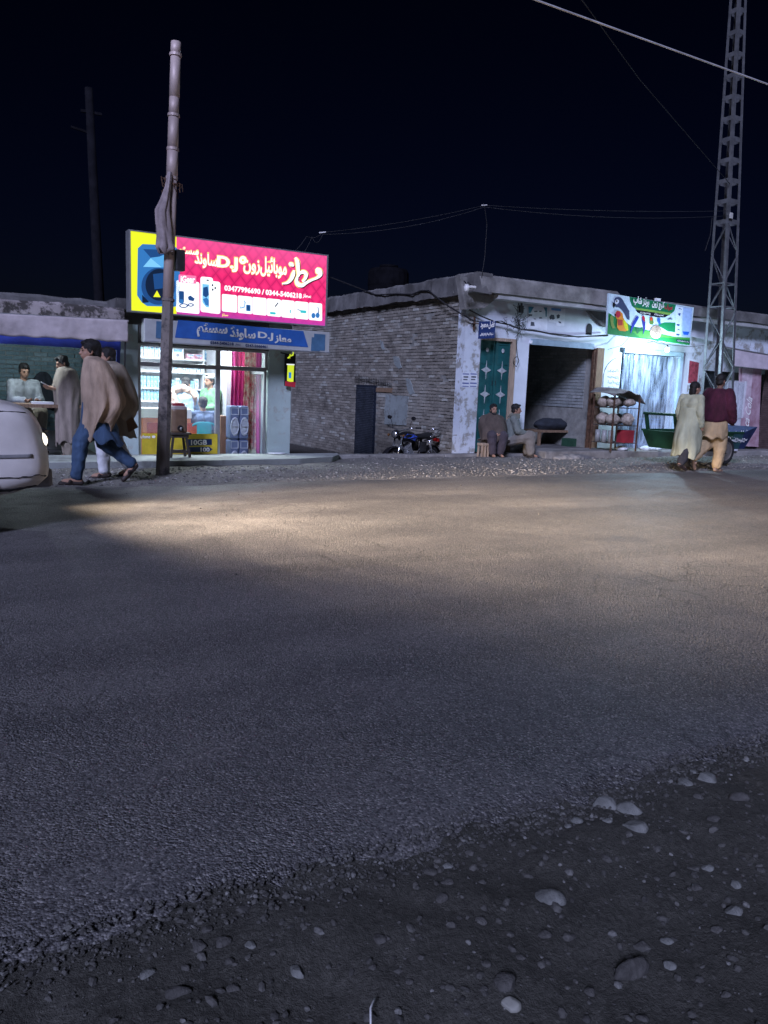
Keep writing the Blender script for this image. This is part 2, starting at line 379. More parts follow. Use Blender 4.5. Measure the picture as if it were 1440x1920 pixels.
# ------------------------------------------------------------------ shared materials
ASPH = asphalt_mat()
DIRT = dirt_mat('shaded_dirt', (.050, .049, .042), (.078, .076, .066))  # near verge soil: the shadow lying over it is put into its colour
GRAV = dirt_mat('grey_gravel_ground', (.14, .135, .125), (.23, .222, .205), .8)
YARD = dirt_mat('yard_earth', (.06, .055, .05), (.09, .085, .08))
BRICK = brick_mat('old_brick', (.155, .142, .122), (.285, .262, .225), (.36, .37, .34))
BRICK_IN = brick_mat('painted_brick', (.20, .22, .22), (.26, .28, .28), (.32, .33, .33))
TEALBRICK = brick_mat('teal_painted_brick', (.10, .16, .18), (.14, .21, .23), (.20, .27, .29))
MORTAR = mat('mortar', (.20, .20, .185), .95, var=.35, bump=.4)
CONC = mat('stained_concrete', (.20, .195, .185), .92, var=.45, vs=3, bump=.5, bs=22)
CONC_L = mat('pale_concrete', (.40, .42, .40), .9, var=.25, vs=3.5, bump=.3)
CONC_D = mat('dark_concrete', (.115, .112, .11), .95, var=.5, vs=2.2, bump=.5)
WASH = peel_mat('peeling_whitewash', (.62, .68, .74), (.30, .30, .28), .50, .56)
WASH2 = peel_mat('clean_whitewash', (.66, .72, .78), (.40, .41, .41), .62, .68, 2.4)
TEALW = peel_mat('pale_teal_wall', (.42, .52, .50), (.36, .37, .34), .55, .62)
STEEL = mat('galvanised_steel', (.28, .29, .30), .5, .6, var=.3, vs=9, bump=.05)
ALU = mat('aluminium', (.42, .44, .46), .38, .7, var=.12, bump=.03)
DARKM = mat('dark_metal', (.03, .03, .032), .5, .3, var=.4)
RUST = mat('rusty_iron', (.10, .055, .035), .8, .2, var=.5, vs=14, bump=.3)
WOOD = mat('old_wood', (.19, .125, .08), .8, var=.4, vs=5, bump=.3, stretch=(12, 12, 1.2))
WOOD_P = mat('pale_wood', (.34, .26, .19), .8, var=.35, vs=5, bump=.3, stretch=(10, 10, 1))
BLACK = mat('black_rubber', (.012, .012, .013), .75, var=.3)
WHITEP = mat('white_paint', (.72, .74, .76), .45, var=.08, bump=.03)
CABLE = mat('cable_black', (.02, .02, .022), .6, var=.3, bump=0)

def spread(a, b, n): return [a + (b - a) * i / n for i in range(n + 1)]
def sheet(mb, xs, ys, zf, k=0):
    nx = len(xs); vs = []
    for j, y in enumerate(ys):
        for i, x in enumerate(xs): vs.append(zf(x, y, i, j))
    fs = [(j * nx + i, j * nx + i + 1, (j + 1) * nx + i + 1, (j + 1) * nx + i) for j in range(len(ys) - 1) for i in range(nx - 1)]
    mb.add(vs, fs, k); return mb
nz = lambda x, y, s, q=0: noise.noise(Vector((x * s, y * s, q)))

# ------------------------------------------------------------------ ground, road, verges
mb = MB(); sheet(mb, spread(-420, 420, 12), spread(-300, 540, 12), lambda x, y, i, j: (x, y, -.47))
tag(mb.build('ground', YARD), kind='structure')
rx = [-140, -60, -25, -10, -4] + spread(-1.5, 5, 150) + spread(5.1, 22, 170) + [26, 34, 50, 90, 160]
def near_edge(x): return 1.80 + .045 * nz(x, 0, .9, 3) + .02 * nz(x, 0, 3.1, 5) + .014 * nz(x, 0, 9, 8) + .008 * nz(x, 0, 31, 9)
def far_edge(x): return 9.92 + .16 * nz(x, 0, .5, 13) + .07 * nz(x, 0, 2.2, 15) + .03 * nz(x, 0, 8, 18)
ry = [0, .01, .06, .14, .25, .4, .55, .7, .82, .92, .98, .999, 1]
def rz_(x, y, i, j):
    a, b = near_edge(x), far_edge(x); t = ry[j]
    z = .0 if .005 < t < .995 else -.035
    if j == 0: return (x, a - .035, z)
    if j == len(ry) - 1: return (x, b + .04, z)
    return (x, a + (b - a) * t, z + .004 * nz(x, a + (b - a) * t, .7, 2))
mb = MB(); sheet(mb, rx, ry, rz_); road = tag(mb.build('road', ASPH, smooth=True), kind='structure')
def vz(x, y): return -.022 - .03 * max(0, 1.6 - y) + .034 * nz(x, y, 2.2, 1) * min(1, max(.15, (1.9 - y) * 2.5)) + .02 * nz(x, y, 6, 4) * min(1, max(.2, (1.9 - y) * 2.5)) + .012 * nz(x, y, 15, 6)
nx_ = [-140, -40, -12, -5, -2] + spread(-1, 4.2, 170) + [4.6, 5.2, 6, 8, 12, 25, 60, 160]
ny_ = [-12, -6, -3, -1.5, -.5] + spread(0, 2.05, 70)
mb = MB(); sheet(mb, nx_, ny_, lambda x, y, i, j: (x, y, vz(x, y)))
tag(mb.build('verge', DIRT, smooth=True), kind='structure')
def fz(x, y): return -.012 + .022 * nz(x, y, 1.3, 21) + .016 * nz(x, y, 4.2, 24) + .008 * nz(x, y, 12, 27) - (.05 if y < 9.8 else 0)
fx_ = [-140, -40, -12, -4] + spread(-2, 19, 260) + [20, 22, 26, 40, 80, 160]
mb = MB(); sheet(mb, fx_, spread(9.55, 13.25, 46), lambda x, y, i, j: (x, y, fz(x, y)))
tag(mb.build('gravel_shoulder', GRAV, smooth=True), kind='structure')

# pavement in front of the phone shop and the kerb of the neighbour
PAVE = peel_mat('worn_pavement', (.33, .355, .34), (.2, .21, .2), .52, .62, 2.0)
mb = MB()
fe = [(-6, 11.9), (-1, 11.88), (1, 11.9), (2.6, 11.93), (4.2, 12.0), (5.4, 12.12), (6.1, 12.35), (6.45, 12.8), (6.5, 13.0)]
top = [(x, y + .02 * nz(x, y, 6), .075) for x, y in fe]; bot = [(x, y + .06, -.1) for x, y in fe]; bk = [(x, 13.02, .075) for x, y in fe]
mb.add(top + bk + bot, [(i, i + 1, i + 10, i + 9) for i in range(8)] + [(i + 18, i + 19, i + 1, i) for i in range(8)])
tag(mb.build('pavement', PAVE, bevel=.01), kind='structure')
mb = MB()
x = 6.2; k_ = []
while x < 11.0:
    L = random.uniform(.8, 1.3); b_ = MB()
    b_.box((x + L / 2, 13.06 + random.uniform(-.012, .012), -.02 + random.uniform(-.006, .006)), (L - .015, .22, .13)); k_.append(b_); x += L
kr = tag(bpy.data.objects.new('kerb', None), kind='structure'); col.objects.link(kr)
for b_ in k_: b_.build('kerb_stone', CONC, kr, bevel=.012)
mb = MB(); mb.box((12.6, 12.86, .03), (3.3, .84, .2)); mb.box((16.6, 12.9, .02), (4.6, .75, .16))
st = tag(mb.build('step', CONC, bevel=.02), kind='structure')
mb = MB(); mb.ell((11.5, 12.34, .0), (.42, .17, .085), 14, 7); bo = blob(mb, 'broken_concrete', CONC, None, .02, 1, .07, .12)
tag(bo, 'broken grey concrete lump lying against the step of the open shop', 'concrete')
bo['label'] = 'broken grey concrete lump lying against the step of the open shop'

# pebbles too many to count
def pebbles(name, m, spots, seed):
    rnd = random.Random(seed); mb = MB(); base = []
    for q in range(8):
        b = MB(); b.ell((0, 0, 0), (1, 1, 1), 6, 4); base.append([v * (1 + .35 * noise.noise(v * 1.3 + Vector((q * 7, 0, 0)))) for v in b.v]); fb = b.f
    for (x, y, z, s) in spots:
        e = Euler((rnd.uniform(-.4, .4), rnd.uniform(-.4, .4), rnd.uniform(0, 6.3))).to_matrix(); sx, sy, sz = s * rnd.uniform(.8, 1.4), s * rnd.uniform(.6, 1), s * rnd.uniform(.4, .75)
        mb.add([Vector((x, y, z)) + e @ Vector((v.x * sx, v.y * sy, v.z * sz)) for v in base[rnd.randrange(8)]], fb)
    return mb.build(name, m, smooth=False)
rnd = random.Random(3); sp = []
for i in range(9000):
    x = rnd.uniform(-1, 18); y = 9.98 + 2.9 * rnd.random() ** 1.2
    if y > 11.85 and x < 6.5: y = rnd.uniform(9.95, 11.85)
    sp.append((x, y, fz(x, y) + .004, .006 + .02 * rnd.random() ** 4))
STONE = mat('grey_stone', (.135, .13, .124), .9, var=.45, vs=25, bump=.3, bs=60)
STONE_D = mat('dusty_dark_stone', (.062, .060, .056), .92, var=.5, vs=14, bump=.5, bs=70)
STONE_P = mat('pale_stone', (.125, .128, .12), .9, var=.5, vs=11, bump=.5, bs=60)
tag(pebbles('gravel', island_mat('mixed_gravel', (.09, .088, .082), (.25, .24, .225), (.42, .41, .38)), sp, 5), 'loose grey gravel covering the far roadside', 'gravel', kind='stuff')
sp = []
for i in range(6500):
    x = rnd.uniform(-.4, 3.9); y = rnd.uniform(.35, 1.86)
    s_ = .002 + .012 * rnd.random() ** 4.5
    sp.append((x, y, vz(x, y) + s_ * .2, s_))
for i in range(4500):
    x = rnd.uniform(-.4, 4.2); y = near_edge(x) + rnd.gauss(-.01, .055); sp.append((x, y, max(vz(x, y), -.01 if y > near_edge(x) else -.05) + .003, .003 + .006 * rnd.random() ** 2))
tag(pebbles('grit', island_mat('mixed_grit', (.04, .039, .036), (.085, .083, .076), (.17, .17, .16)), sp, 9), 'dark grit and tiny pebbles scattered over the near verge', 'grit', kind='stuff')
sp = []
for i in range(34):
    x = rnd.uniform(1, 14); y = rnd.uniform(2.2, 9.6); sp.append((x, y, .004, rnd.uniform(.006, .014)))
tag(pebbles('road_grit', STONE_D, sp, 19), 'few loose chips of stone lying on the asphalt', 'grit', kind='stuff')
# stones one can pick up: pixel, width in pixels, label
def stone(px, py, wpx, asp, label, m, group=None, seed=0, hh=.55):
    p = G(px, py, -.03); d = (p - EYE).dot(FWD); r = wpx / CAM_F * d / 2; rr = random.Random(seed or int(px * 7 + py))
    b = MB(); b.ell((0, 0, 0), (1, 1, 1), 20, 13); q = Vector((px, py, 0)); ang = rr.uniform(-.5, .5)
    e = Euler((rr.uniform(-.15, .15), rr.uniform(-.15, .15), ang - .5)).to_matrix(); vs = []
    cuts = [(Vector((rr.gauss(0, 1), rr.gauss(0, 1), rr.gauss(0, .8))).normalized(), rr.uniform(.55, .9)) for _ in range(9)]
    for v in b.v:
        u = v.copy()
        for n_, d_ in cuts:
            s_ = u.dot(n_)
            if s_ > d_: u -= n_ * (s_ - d_) * .92
        u *= 1 + .10 * noise.noise(v * 1.7 + q) + .05 * noise.noise(v * 5 + q)
        vs.append(e @ Vector((u.x * r * 1.15, u.y * r * asp * 1.15, u.z * r * hh * 1.15)))
    b.v = vs; g = vz(p.x, p.y) if p.y < near_edge(p.x) else 0
    o = b.build('stone', m, smooth=True); o.location = (p.x, p.y, g + r * hh * .12)
    return tag(o, label, 'stone', group)
for a in ((1132, 1512, 46, .8, 'large pale jagged stone at the road edge, upper right of the verge', STONE_P), (1180, 1523, 44, .7, 'flat pale stone just right of the large jagged one', STONE_P),
          (1190, 1560, 44, .75, 'wedge shaped pale stone below the pair at the road edge', STONE_P), (1322, 1471, 42, .6, 'long low stone at the road edge on the far right', STONE_P),
          (1283, 1478, 30, .8, 'rounded bluish stone beside the long low one', STONE_P), (1300, 1452, 14, 1, 'small round pebble on the asphalt edge at the right', STONE_P),
          (1032, 1692, 58, .85, 'broad sloping pale stone half buried in the middle of the verge', STONE_P), (1326, 1622, 26, .8, 'pointed upright stone alone on the right of the verge', STONE_P),
          (1376, 1704, 40, .6, 'slanting oblong stone near the right edge of the verge', STONE_P), (957, 1880, 38, .75, 'smooth pale oval pebble at the bottom of the verge', mat('cream_stone', (.22, .22, .195), .7, var=.25)),
          (556, 1824, 32, .85, 'round grey pebble at the lower left of the verge', STONE_P), (275, 1828, 30, .7, 'angular stone near the bottom left of the verge', STONE_P),
          (332, 1862, 50, .4, 'long flat stone lying at the bottom left', STONE_D), (1190, 1815, 80, .35, 'long dark ridge of rock in the lower verge', STONE_D),
          (1020, 1754, 26, .9, 'knobbly dark stone in a small hollow', STONE_D), (805, 1635, 28, .8, 'dull round stone near the asphalt edge, centre', STONE_D),
          (945, 1848, 44, .8, 'squarish dark stone just above the pale oval pebble', STONE_D), (1065, 1556, 15, 1, 'small round pebble left of the wedge shaped stone', STONE_P),
          (1205, 1766, 34, .6, 'low oblong stone at the right of the lower verge', STONE_D), (712, 1770, 26, .9, 'dark lumpy stone left of centre on the verge', STONE_D),
          (418, 1776, 30, .9, 'dusty stone close to the asphalt edge at the left', STONE_D), (372, 1782, 30, .9, 'dull cracked stone beside the dusty one at the left', STONE_D),
          (1385, 1510, 34, .5, 'thin flaky stone at the right edge below the long low one', STONE_D)):
    stone(*a)
taken = [(1132, 1512), (1190, 1560), (1032, 1692), (1376, 1704), (957, 1880), (556, 1824), (1190, 1815)]; k_ = 0
while k_ < 42:
    px = rnd.uniform(300, 1430); py = rnd.uniform(1480, 1905)
    if py < 1790 - .285 * px + 45: continue
    if any(abs(px - a) < 40 and abs(py - b) < 30 for a, b in taken): continue
    stone(px, py, rnd.uniform(11, 25), rnd.uniform(.6, .95), 'small dusty dark pebble among others on the near verge', STONE_D if rnd.random() < .8 else STONE_P, 'small pebbles on the near verge', seed=k_ + 1)
    taken.append((px, py)); k_ += 1
# a bent scrap of clear plastic straw at the very bottom
a, b = G(702, 1888, -.03), G(686, 1918, -.03)
mb = MB(); mb.tube([b + Vector((0, -.02, .012)), (a + b) / 2 + Vector((0, 0, .016)), a + Vector((0, 0, .02))], [.002, .0024, .0032], 8)
tag(mb.build('straw', mat('pale_plastic', (.55, .56, .55), .3, var=.1), smooth=True), 'short pale plastic straw lying at the very bottom of the verge', 'straw')

# ------------------------------------------------------------------ left stall under the canvas awning
YF = 13.0
sx = lambda px, py, Y: S(px, py, Y).x
stall = thing('stall_building', 'low concrete stall with canvas awning and blue trim at far left', 'building', (0, 13, 0))
mb = MB(); mb.bx(-5, 2.62, 15.2, 15.35, -.3, 2.1); mb.build('back_wall', MORTAR, stall)
mb = MB(); mb.bx(2.56, 2.66, 13.0, 15.2, -.3, 2.1); mb.build('side_wall', TEALW, stall)
mb = MB(); mb.bx(-5, 2.6, 12.9, 15.2, -.3, -.02); mb.build('stall_floor', CONC_D, stall)
def rough_slab(x0, x1, y0, y1, z0, z1, n, amp, seed):
    b = MB(); xs = spread(x0, x1, n); rings = []
    for i, x in enumerate(xs):
        q = lambda a: amp * nz(x, a, 2.3, seed + a) + amp * .6 * nz(x, a, 8, seed)
        rings.append([Vector((x, y0 + q(1), z0 + q(2))), Vector((x, y1, z0)), Vector((x, y1, z1)), Vector((x, y0 + .06 + q(3), z1 + q(4))), Vector((x, y0 + q(5), z1 - .05 + q(6)))])
    b.loft(rings); return b
rough_slab(-5, 2.66, 12.5, 15.3, 2.06, 2.30, 60, .035, 4).build('roof_slab', peel_mat('crumbling_plaster', (.36, .32, .31), (.05, .045, .04), .47, .54, 4.5), stall)
rough_slab(-5, 2.5, 12.9, 13.2, 2.30, 2.42, 40, .03, 14).build('parapet', CONC_D, stall)
# bricks of the teal back wall
def brick_face(fn, u0, u1, v0, v1, L, H, gap, depth, skip, seed, sel=None):
    """yields (centre, dims in u,v) of a running bond"""
    rr = random.Random(seed); out = []; r = 0; v = v0
    while v < v1 - H * .5:
        u = u0 - (L / 2 if r % 2 else 0)
        while u < u1:
            a, b = max(u, u0), min(u + L, u1)
            if b - a > L * .25 and not skip((a + b) / 2, v + H / 2): out.append(((a + b) / 2, v + H / 2, b - a - gap, H - gap, rr.uniform(-.5, .5)))
            u += L
        v += H; r += 1
    return out
mb = MB()
for u, v, a, b, q in brick_face(None, -.6, 2.54, .3, 2.04, .22, .075, .012, .02, lambda u, v: False, 2): mb.box((u, 15.19, v), (a, .03 + q * .012, b))
o = mb.build('brickwork', TEALBRICK, stall); o['kind'] = 'stuff'
CANV = mat('grey_canvas', (.44, .39, .39), .85, var=.2, vs=4, bump=.25, bs=14)
def valance(u, v):
    px = -60 + 300 * u; t = v; y = (588 + .052 * px) + (t * 41)
    p = S(px, y, 12.28); p.y += .022 * math.sin(u * 23 + 2 * math.sin(u * 7)) * (t ** 1.5) * .7 + .008 * nz(u * 20, t * 5, 1) - .04 * t * (1 - t)
    p.z += .006 * math.sin(u * 41) * t; return p
mb = MB(); mb.grid(valance, 120, 10); mb.build('awning', CANV, stall, smooth=True, solid=.006)
mb = MB(); mb.bar(S(-60, 585, 12.32), S(241, 602, 12.32), .03, .03); mb.bar(S(-40, 590, 12.36), S(200, 601, 12.36), .02, .02); mb.build('awning_rail', STEEL, stall)
BLUEP = mat('blue_paint', (.035, .06, .32), .5, var=.3, bump=.05)
mb = MB(); mb.bar(S(-60, 631, 12.75), S(226, 648, 12.75), .03, .14); mb.build('blue_lintel', BLUEP, stall)
mb = MB(); mb.bar(S(222, 640, 12.75), S(221, 700, 12.75), .05, .05); mb.build('blue_post', BLUEP, stall)
mb = MB(); mb.bar(S(236, 610, 12.3), S(233, 705, 12.3), .022, .022); mb.build('awning_pole', DARKM, stall)
# coat on the wall, table
def hang_cloth(name, label, c, w_, h_, m, seed):
    rr = random.Random(seed); b = MB(); c = Vector(c)
    def fn(rad):
        rings = []
        for i in range(15):
            t = i / 14; wd = w_ * (.22 + .78 * min(1, t * 2.4) ** .6) * (1 - .25 * max(0, t - .75)); g = []
            for j in range(28):
                a = 2 * math.pi * j / 28; k = 1 + .22 * math.sin(5 * a + seed + 2 * t) + .12 * math.sin(9 * a + seed * 3 - t * 3)
                g.append(c + Vector((math.cos(a) * wd / 2 * k, -.06 + math.sin(a) * .07 * k, -h_ * t + .05 * math.sin(3 * a + seed) * (t > .9))))
            rings.append(g)
        return rings
    b.loft(fn(1)); o = b.build(name, m, smooth=True); return tag(o, label, 'clothes')
CLO = mat('dark_cloth', (.02, .024, .032), .9, var=.4, vs=9)
p = S(80, 697, 15.15); hang_cloth('coat', 'dark coat hanging on the teal brick wall of the left stall', p, .34, .62, CLO, 3)
TB = thing('table', 'small wooden table behind the car inside the left stall', 'table', S(80, 800, 13.5).xy.to_3d())
c = S(78, 760, 13.5); mb = MB(); mb.box((c.x, 13.5, c.z), (1.1, .6, .05)); mb.build('table_top', WOOD, TB)
for dx in (-.48, .48):
    for dy in (-.24, .24):
        mb = MB(); mb.bar((c.x + dx, 13.5 + dy, c.z - .02), (c.x + dx * 1.05, 13.5 + dy, -.03), .05); mb.build('leg', WOOD, TB)
mb = MB(); mb.bx(c.x - .15, c.x + .15, 13.3, 13.5, c.z + .025, c.z + .06); tag(mb.build('book', mat('paper_white', (.6, .62, .63), .7, var=.1)), 'pale open book on the table in the left stall', 'book')

# ------------------------------------------------------------------ phone shop
shop = thing('shop_building', 'lit phone shop with aluminium front under the big red sign', 'building', (4, 13, 0))
mb = MB(); mb.bx(2.69, 2.97, 13.0, 13.3, -.35, 2.1); mb.build('pillar', TEALW, shop)
mb = MB(); mb.bx(5.16, 5.57, 13.0, 13.35, -.35, 2.3); mb.build('pillar', TEALW, shop)
mb = MB(); mb.bx(2.69, 2.8, 13.3, 15.9, -.35, 2.3); mb.bx(5.45, 5.57, 13.35, 15.9, -.35, 2.3); mb.build('side_wall', CONC_L, shop)
mb = MB(); mb.bx(2.69, 5.57, 15.9, 16.02, -.35, 2.3); mb.build('back_wall', WHITEP, shop)
mb = MB(); mb.bx(2.8, 5.45, 13.05, 15.9, -.35, -.28); mb.build('shop_floor', CONC_L, shop)
mb = MB(); mb.bx(2.6, 5.62, 12.75, 16.1, 2.3, 2.46); mb.build('roof_slab', CONC_D, shop)
mb = MB(); mb.bx(2.69, 5.57, 13.03, 13.22, 1.82, 2.3); mb.build('lintel', CONC_D, shop)
mb = MB(); mb.bx(2.8, 5.45, 13.22, 15.9, 2.27, 2.297); mb.build('ceiling', WHITEP, shop)
fx0, fx1, mx = 2.975, 5.15, 4.28
fr = MB(); fr.bx(fx0, fx0 + .05, 13.04, 13.10, -.28, 1.82); fr.bx(mx - .04, mx + .04, 13.04, 13.10, -.28, 1.82); fr.bx(fx1 - .05, fx1, 13.04, 13.10, 1.5, 1.82)
fr.bx(fx0 + .05, mx - .04, 13.045, 13.095, 1.47, 1.54); fr.bx(mx + .04, fx1 - .05, 13.045, 13.095, 1.47, 1.54); fr.bx(fx0, fx1, 13.03, 13.11, 1.78, 1.835)
wf = fr.build('window_frame', ALU, shop, bevel=.006)
GLASS = clear_mat('shop_glass', (.8, .9, 1.0), .93, .05)
for a, b, c_, d_ in ((fx0 + .05, mx - .04, .42, 1.47), (fx0 + .05, mx - .04, 1.54, 1.78), (mx + .04, fx1 - .05, 1.54, 1.78)):
    mb = MB(); mb.bx(a, b, 13.066, 13.072, c_, d_); mb.build('pane', GLASS, wf)
dr = MB(); hz_ = Vector((5.11, 13.06, 0)); e2 = Vector((5.02, 12.45 + 1.15, 0))
for zz in (-.2, 1.46): dr.bar(hz_ + Vector((0, 0, zz)), e2 + Vector((0, 0, zz)), .04, .07)
for pp in (hz_, e2): dr.bar(pp + Vector((0, 0, -.24)), pp + Vector((0, 0, 1.5)), .05, .04)
dd = dr.build('door_frame', ALU, shop)
mb = MB(); mb.bar(hz_ + Vector((0, 0, .63)), e2 + Vector((0, 0, .63)), .006, 1.6); mb.build('pane', GLASS, dd)
# ceiling lights that light the shop
for i, (x, y) in enumerate(((3.6, 14.2), (4.7, 14.0))):
    tl = thing('tube_light', ['bright ceiling tube over the counter of the phone shop', 'bright ceiling tube near the curtain of the phone shop'][i], 'light', (x, y, 2.25))
    mb = MB(); mb.bx(x - .5, x + .5, y - .04, y + .04, 2.225, 2.268); mb.build('fitting', WHITEP, tl)
    mb = MB(); mb.tube([(x - .48, y, 2.2), (x + .48, y, 2.2)], .016, 8); mb.build('tube', glow('tube_glow', (.85, .95, 1.0), 12), tl)
    la = bpy.data.lights.new('tube_lamp', 'AREA'); la.shape = 'RECTANGLE'; la.size = 1.2; la.size_y = .25; la.energy = 100; la.color = (.82, .94, 1.0)
    lo = bpy.data.objects.new('tube_lamp', la); col.objects.link(lo); lo.parent = tl; lo.location = (0, 0, -.08)
sbp = (1.35, 13.4, 1.92)
sl_ = thing('light_bulb', 'bare bulb hung behind the awning of the left stall', 'light', sbp); mb = MB(); mb.ell((0, 0, 0), (.03, .03, .04), 12, 8); mb.build('bulb', glow('stall_bulb_glow', (.9, .95, 1), 20), sl_, wd=False, smooth=True); mb = MB(); mb.tube([(0, 0, .03), (0, 0, .1)], .016, 8); mb.build('holder', BLACK, sl_, wd=False)
la = bpy.data.lights.new('stall_lamp', 'POINT'); la.energy = 48; la.color = (.75, .9, 1.0); la.shadow_soft_size = .05; lo = bpy.data.objects.new('stall_lamp', la); col.objects.link(lo); lo.parent = sl_; lo.location = (0, 0, -.07)
# shelves with boxes along the back wall
shelf = thing('shelf_unit', 'white wall shelves full of boxed phones at the back of the shop', 'shelf', (3.9, 15.5, 0))
YS = 15.45; SHW = mat('white_board', (.62, .64, .68), .5, var=.06, bump=.02)
lv = [S(330, y, YS).z for y in (783, 752, 728, 697, 672, 650)]
for z in lv:
    mb = MB(); mb.bx(2.85, 5.2, YS - .02, 15.88, z - .03, z); mb.build('shelf_board', SHW, shelf)
for x in (2.84, sx(382, 700, YS), sx(440, 700, YS)):
    mb = MB(); mb.bx(x - .015, x + .015, YS, 15.88, -.28, 2.2); mb.build('upright', SHW, shelf)
mb = MB(); mb.bx(2.85, 5.2, 15.86, 15.89, -.28, lv[0]); mb.build('cupboard', SHW, shelf)
bxm = {'cyan': mat('cyan_box', (.22, .62, .80), .5, var=.3, vs=30, c2=(.6, .85, .92)), 'white': mat('white_box', (.75, .80, .84), .5, var=.12, vs=24), 'blue': mat('blue_box', (.06, .26, .62), .5, var=.5, vs=26, c2=(.4, .7, .9)),
       'pink': mat('pink_print_box', (.8, .12, .30), .5, var=.5, vs=14, c2=(.9, .85, .88)), 'grey': mat('grey_box', (.22, .24, .30), .5, var=.3)}
def shelf_box(px0, px1, z, h, cm, label, grp, d=.2, name='phone_box'):
    a, b = sx(px0, 710, YS), sx(px1, 710, YS); o = thing(name, label, 'box', ((a + b) / 2, YS + .02, z), 0, grp)
    w2 = (b - a) / 2 - .006; j = random.uniform(0, .03)
    mb = MB(); mb.bx(-w2, w2, j, d + j, .0, h); mb.build('carton', bxm[cm], o, wd=False)
    mb = MB(); mb.bx(-w2 * .7, w2 * .7, j - .003, j, h * .62, h * .86); mb.build('print_band', bxm['blue' if cm != 'blue' else 'white'], o, wd=False)
    mb = MB(); mb.ell((0, j, h * .32), (w2 * .3, .003, h * .16), 8, 6); mb.build('print_mark', bxm['grey'], o, wd=False)
for i in range(6):
    shelf_box(263 + i * 7, 270 + i * 7, lv[4], .22, 'white', nth(i, 6) + ' tall white box in the row on the top left shelf', 'tall white boxes on the top shelf')
    shelf_box(263 + i * 6.5, 269.5 + i * 6.5, lv[2], .21, 'cyan', nth(i, 6) + ' pale blue boxed phone in the upper packed row, left shelf', 'boxes in the upper blue row')
    shelf_box(263 + i * 6.5, 269.5 + i * 6.5, lv[1], .21, 'cyan', nth(i, 6) + ' pale blue boxed phone in the lower packed row, left shelf', 'boxes in the lower blue row')
for i in range(9): shelf_box(321 + i * 7, 327.5 + i * 7, lv[3], .07 + .02 * (i % 3), 'white', nth(i, 9) + ' small white carton on the shelf just under the window bar', 'small white cartons')
for i in range(6): shelf_box(321 + i * 9, 329 + i * 9, lv[2], .15 + .04 * (i % 2), ('cyan', 'white')[i % 2], nth(i, 6) + ' pale box on the middle shelf behind the men', 'boxes on the middle shelf')
for i, (a, b, h, cm, lb) in enumerate(((350, 366, .1, 'pink', 'white box printed with pink circles, left of two'), (366, 382, .1, 'pink', 'white box printed with pink circles, right of two'), (323, 346, .2, 'white', 'wide white box with a dark swoosh on the top shelf'),
                          (384, 396, .22, 'blue', 'blue printed box on the top shelf right of the upright'), (396, 408, .18, 'blue', 'shorter blue box at the window mullion on the top shelf'), (412, 424, .24, 'cyan', 'pale blue box right of the window mullion, top shelf'))):
    shelf_box(a, b, lv[4], h, cm, lb, None)
for i in range(5): shelf_box(352 + i * 8, 359 + i * 8, lv[1], .17 + .03 * (i % 2), ('blue', 'cyan')[i % 2], nth(i, 5) + ' blue patterned box on the lower shelf behind the seated boy', 'boxes on the lower shelf')
# counter
ORG = mat('orange_laminate', (.62, .20, .08), .45, var=.15, bump=.03)
ct = thing('counter', 'orange shop counter with white slanted top band', 'counter', (3.7, 13.7, -.28))
a, b = sx(262, 790, 13.6), sx(358, 790, 13.6); zt = S(310, 766, 13.6).z
mb = MB(); mb.bx(a, b, 13.6, 14.0, -.28, zt - .16); mb.build('front_panel', ORG, ct)
mb = MB(); mb.bx(a - .01, b + .01, 13.58, 14.05, zt - .16, zt); mb.build('counter_top', WHITEP, ct, bevel=.01)
for i in range(3):
    q = a + .12 + i * .33; mb = MB(); mb.bx(q, q + .22, 13.585, 13.6, -.1, zt - .24); mb.build('drawer_front', mat('red_laminate', (.42, .06, .04), .45, var=.2), ct)
# banner across the foot of the glass
bn = thing('banner', 'yellow promotional banner with navy arrows along the shop window foot', 'banner', (3.6, 13.02, .05))
mb = MB(); mb.bx(3.03, 4.27, 13.018, 13.026, -.1, .41); mb.build('sheet', mat('mustard_vinyl', (.52, .40, .03), .5, var=.3, vs=3, bump=.1, bs=6), bn)
NAVY = mat('navy_print', (.01, .03, .10), .5, var=.2); WPR = mat('white_print', (.8, .8, .78), .5, var=.05, bump=0)
pprism('arrow', [(347, 828), (353, 823.5), (397, 823), (397.5, 834), (353, 836)], 13.015, NAVY, bn, .002)
pprism('arrow', [(350, 838.5), (392, 837.5), (399, 842.5), (392, 847.5), (350, 847.5)], 13.015, NAVY, bn, .002)
put_text('lettering', '10GB', WPR, bn, (358, 834.5), (388, 834), .085, 13.013, bold=.03)
put_text('lettering', '100', WPR, bn, (376, 847), (393, 846.8), .07, 13.013, bold=.03)
put_text('lettering', 'ufone', WPR, bn, (263.5, 822), (282, 822), .055, 13.013, bold=.02)
pprism('logo', oval(288, 819, 3.4, 2.6), 13.015, WPR, bn, .002)
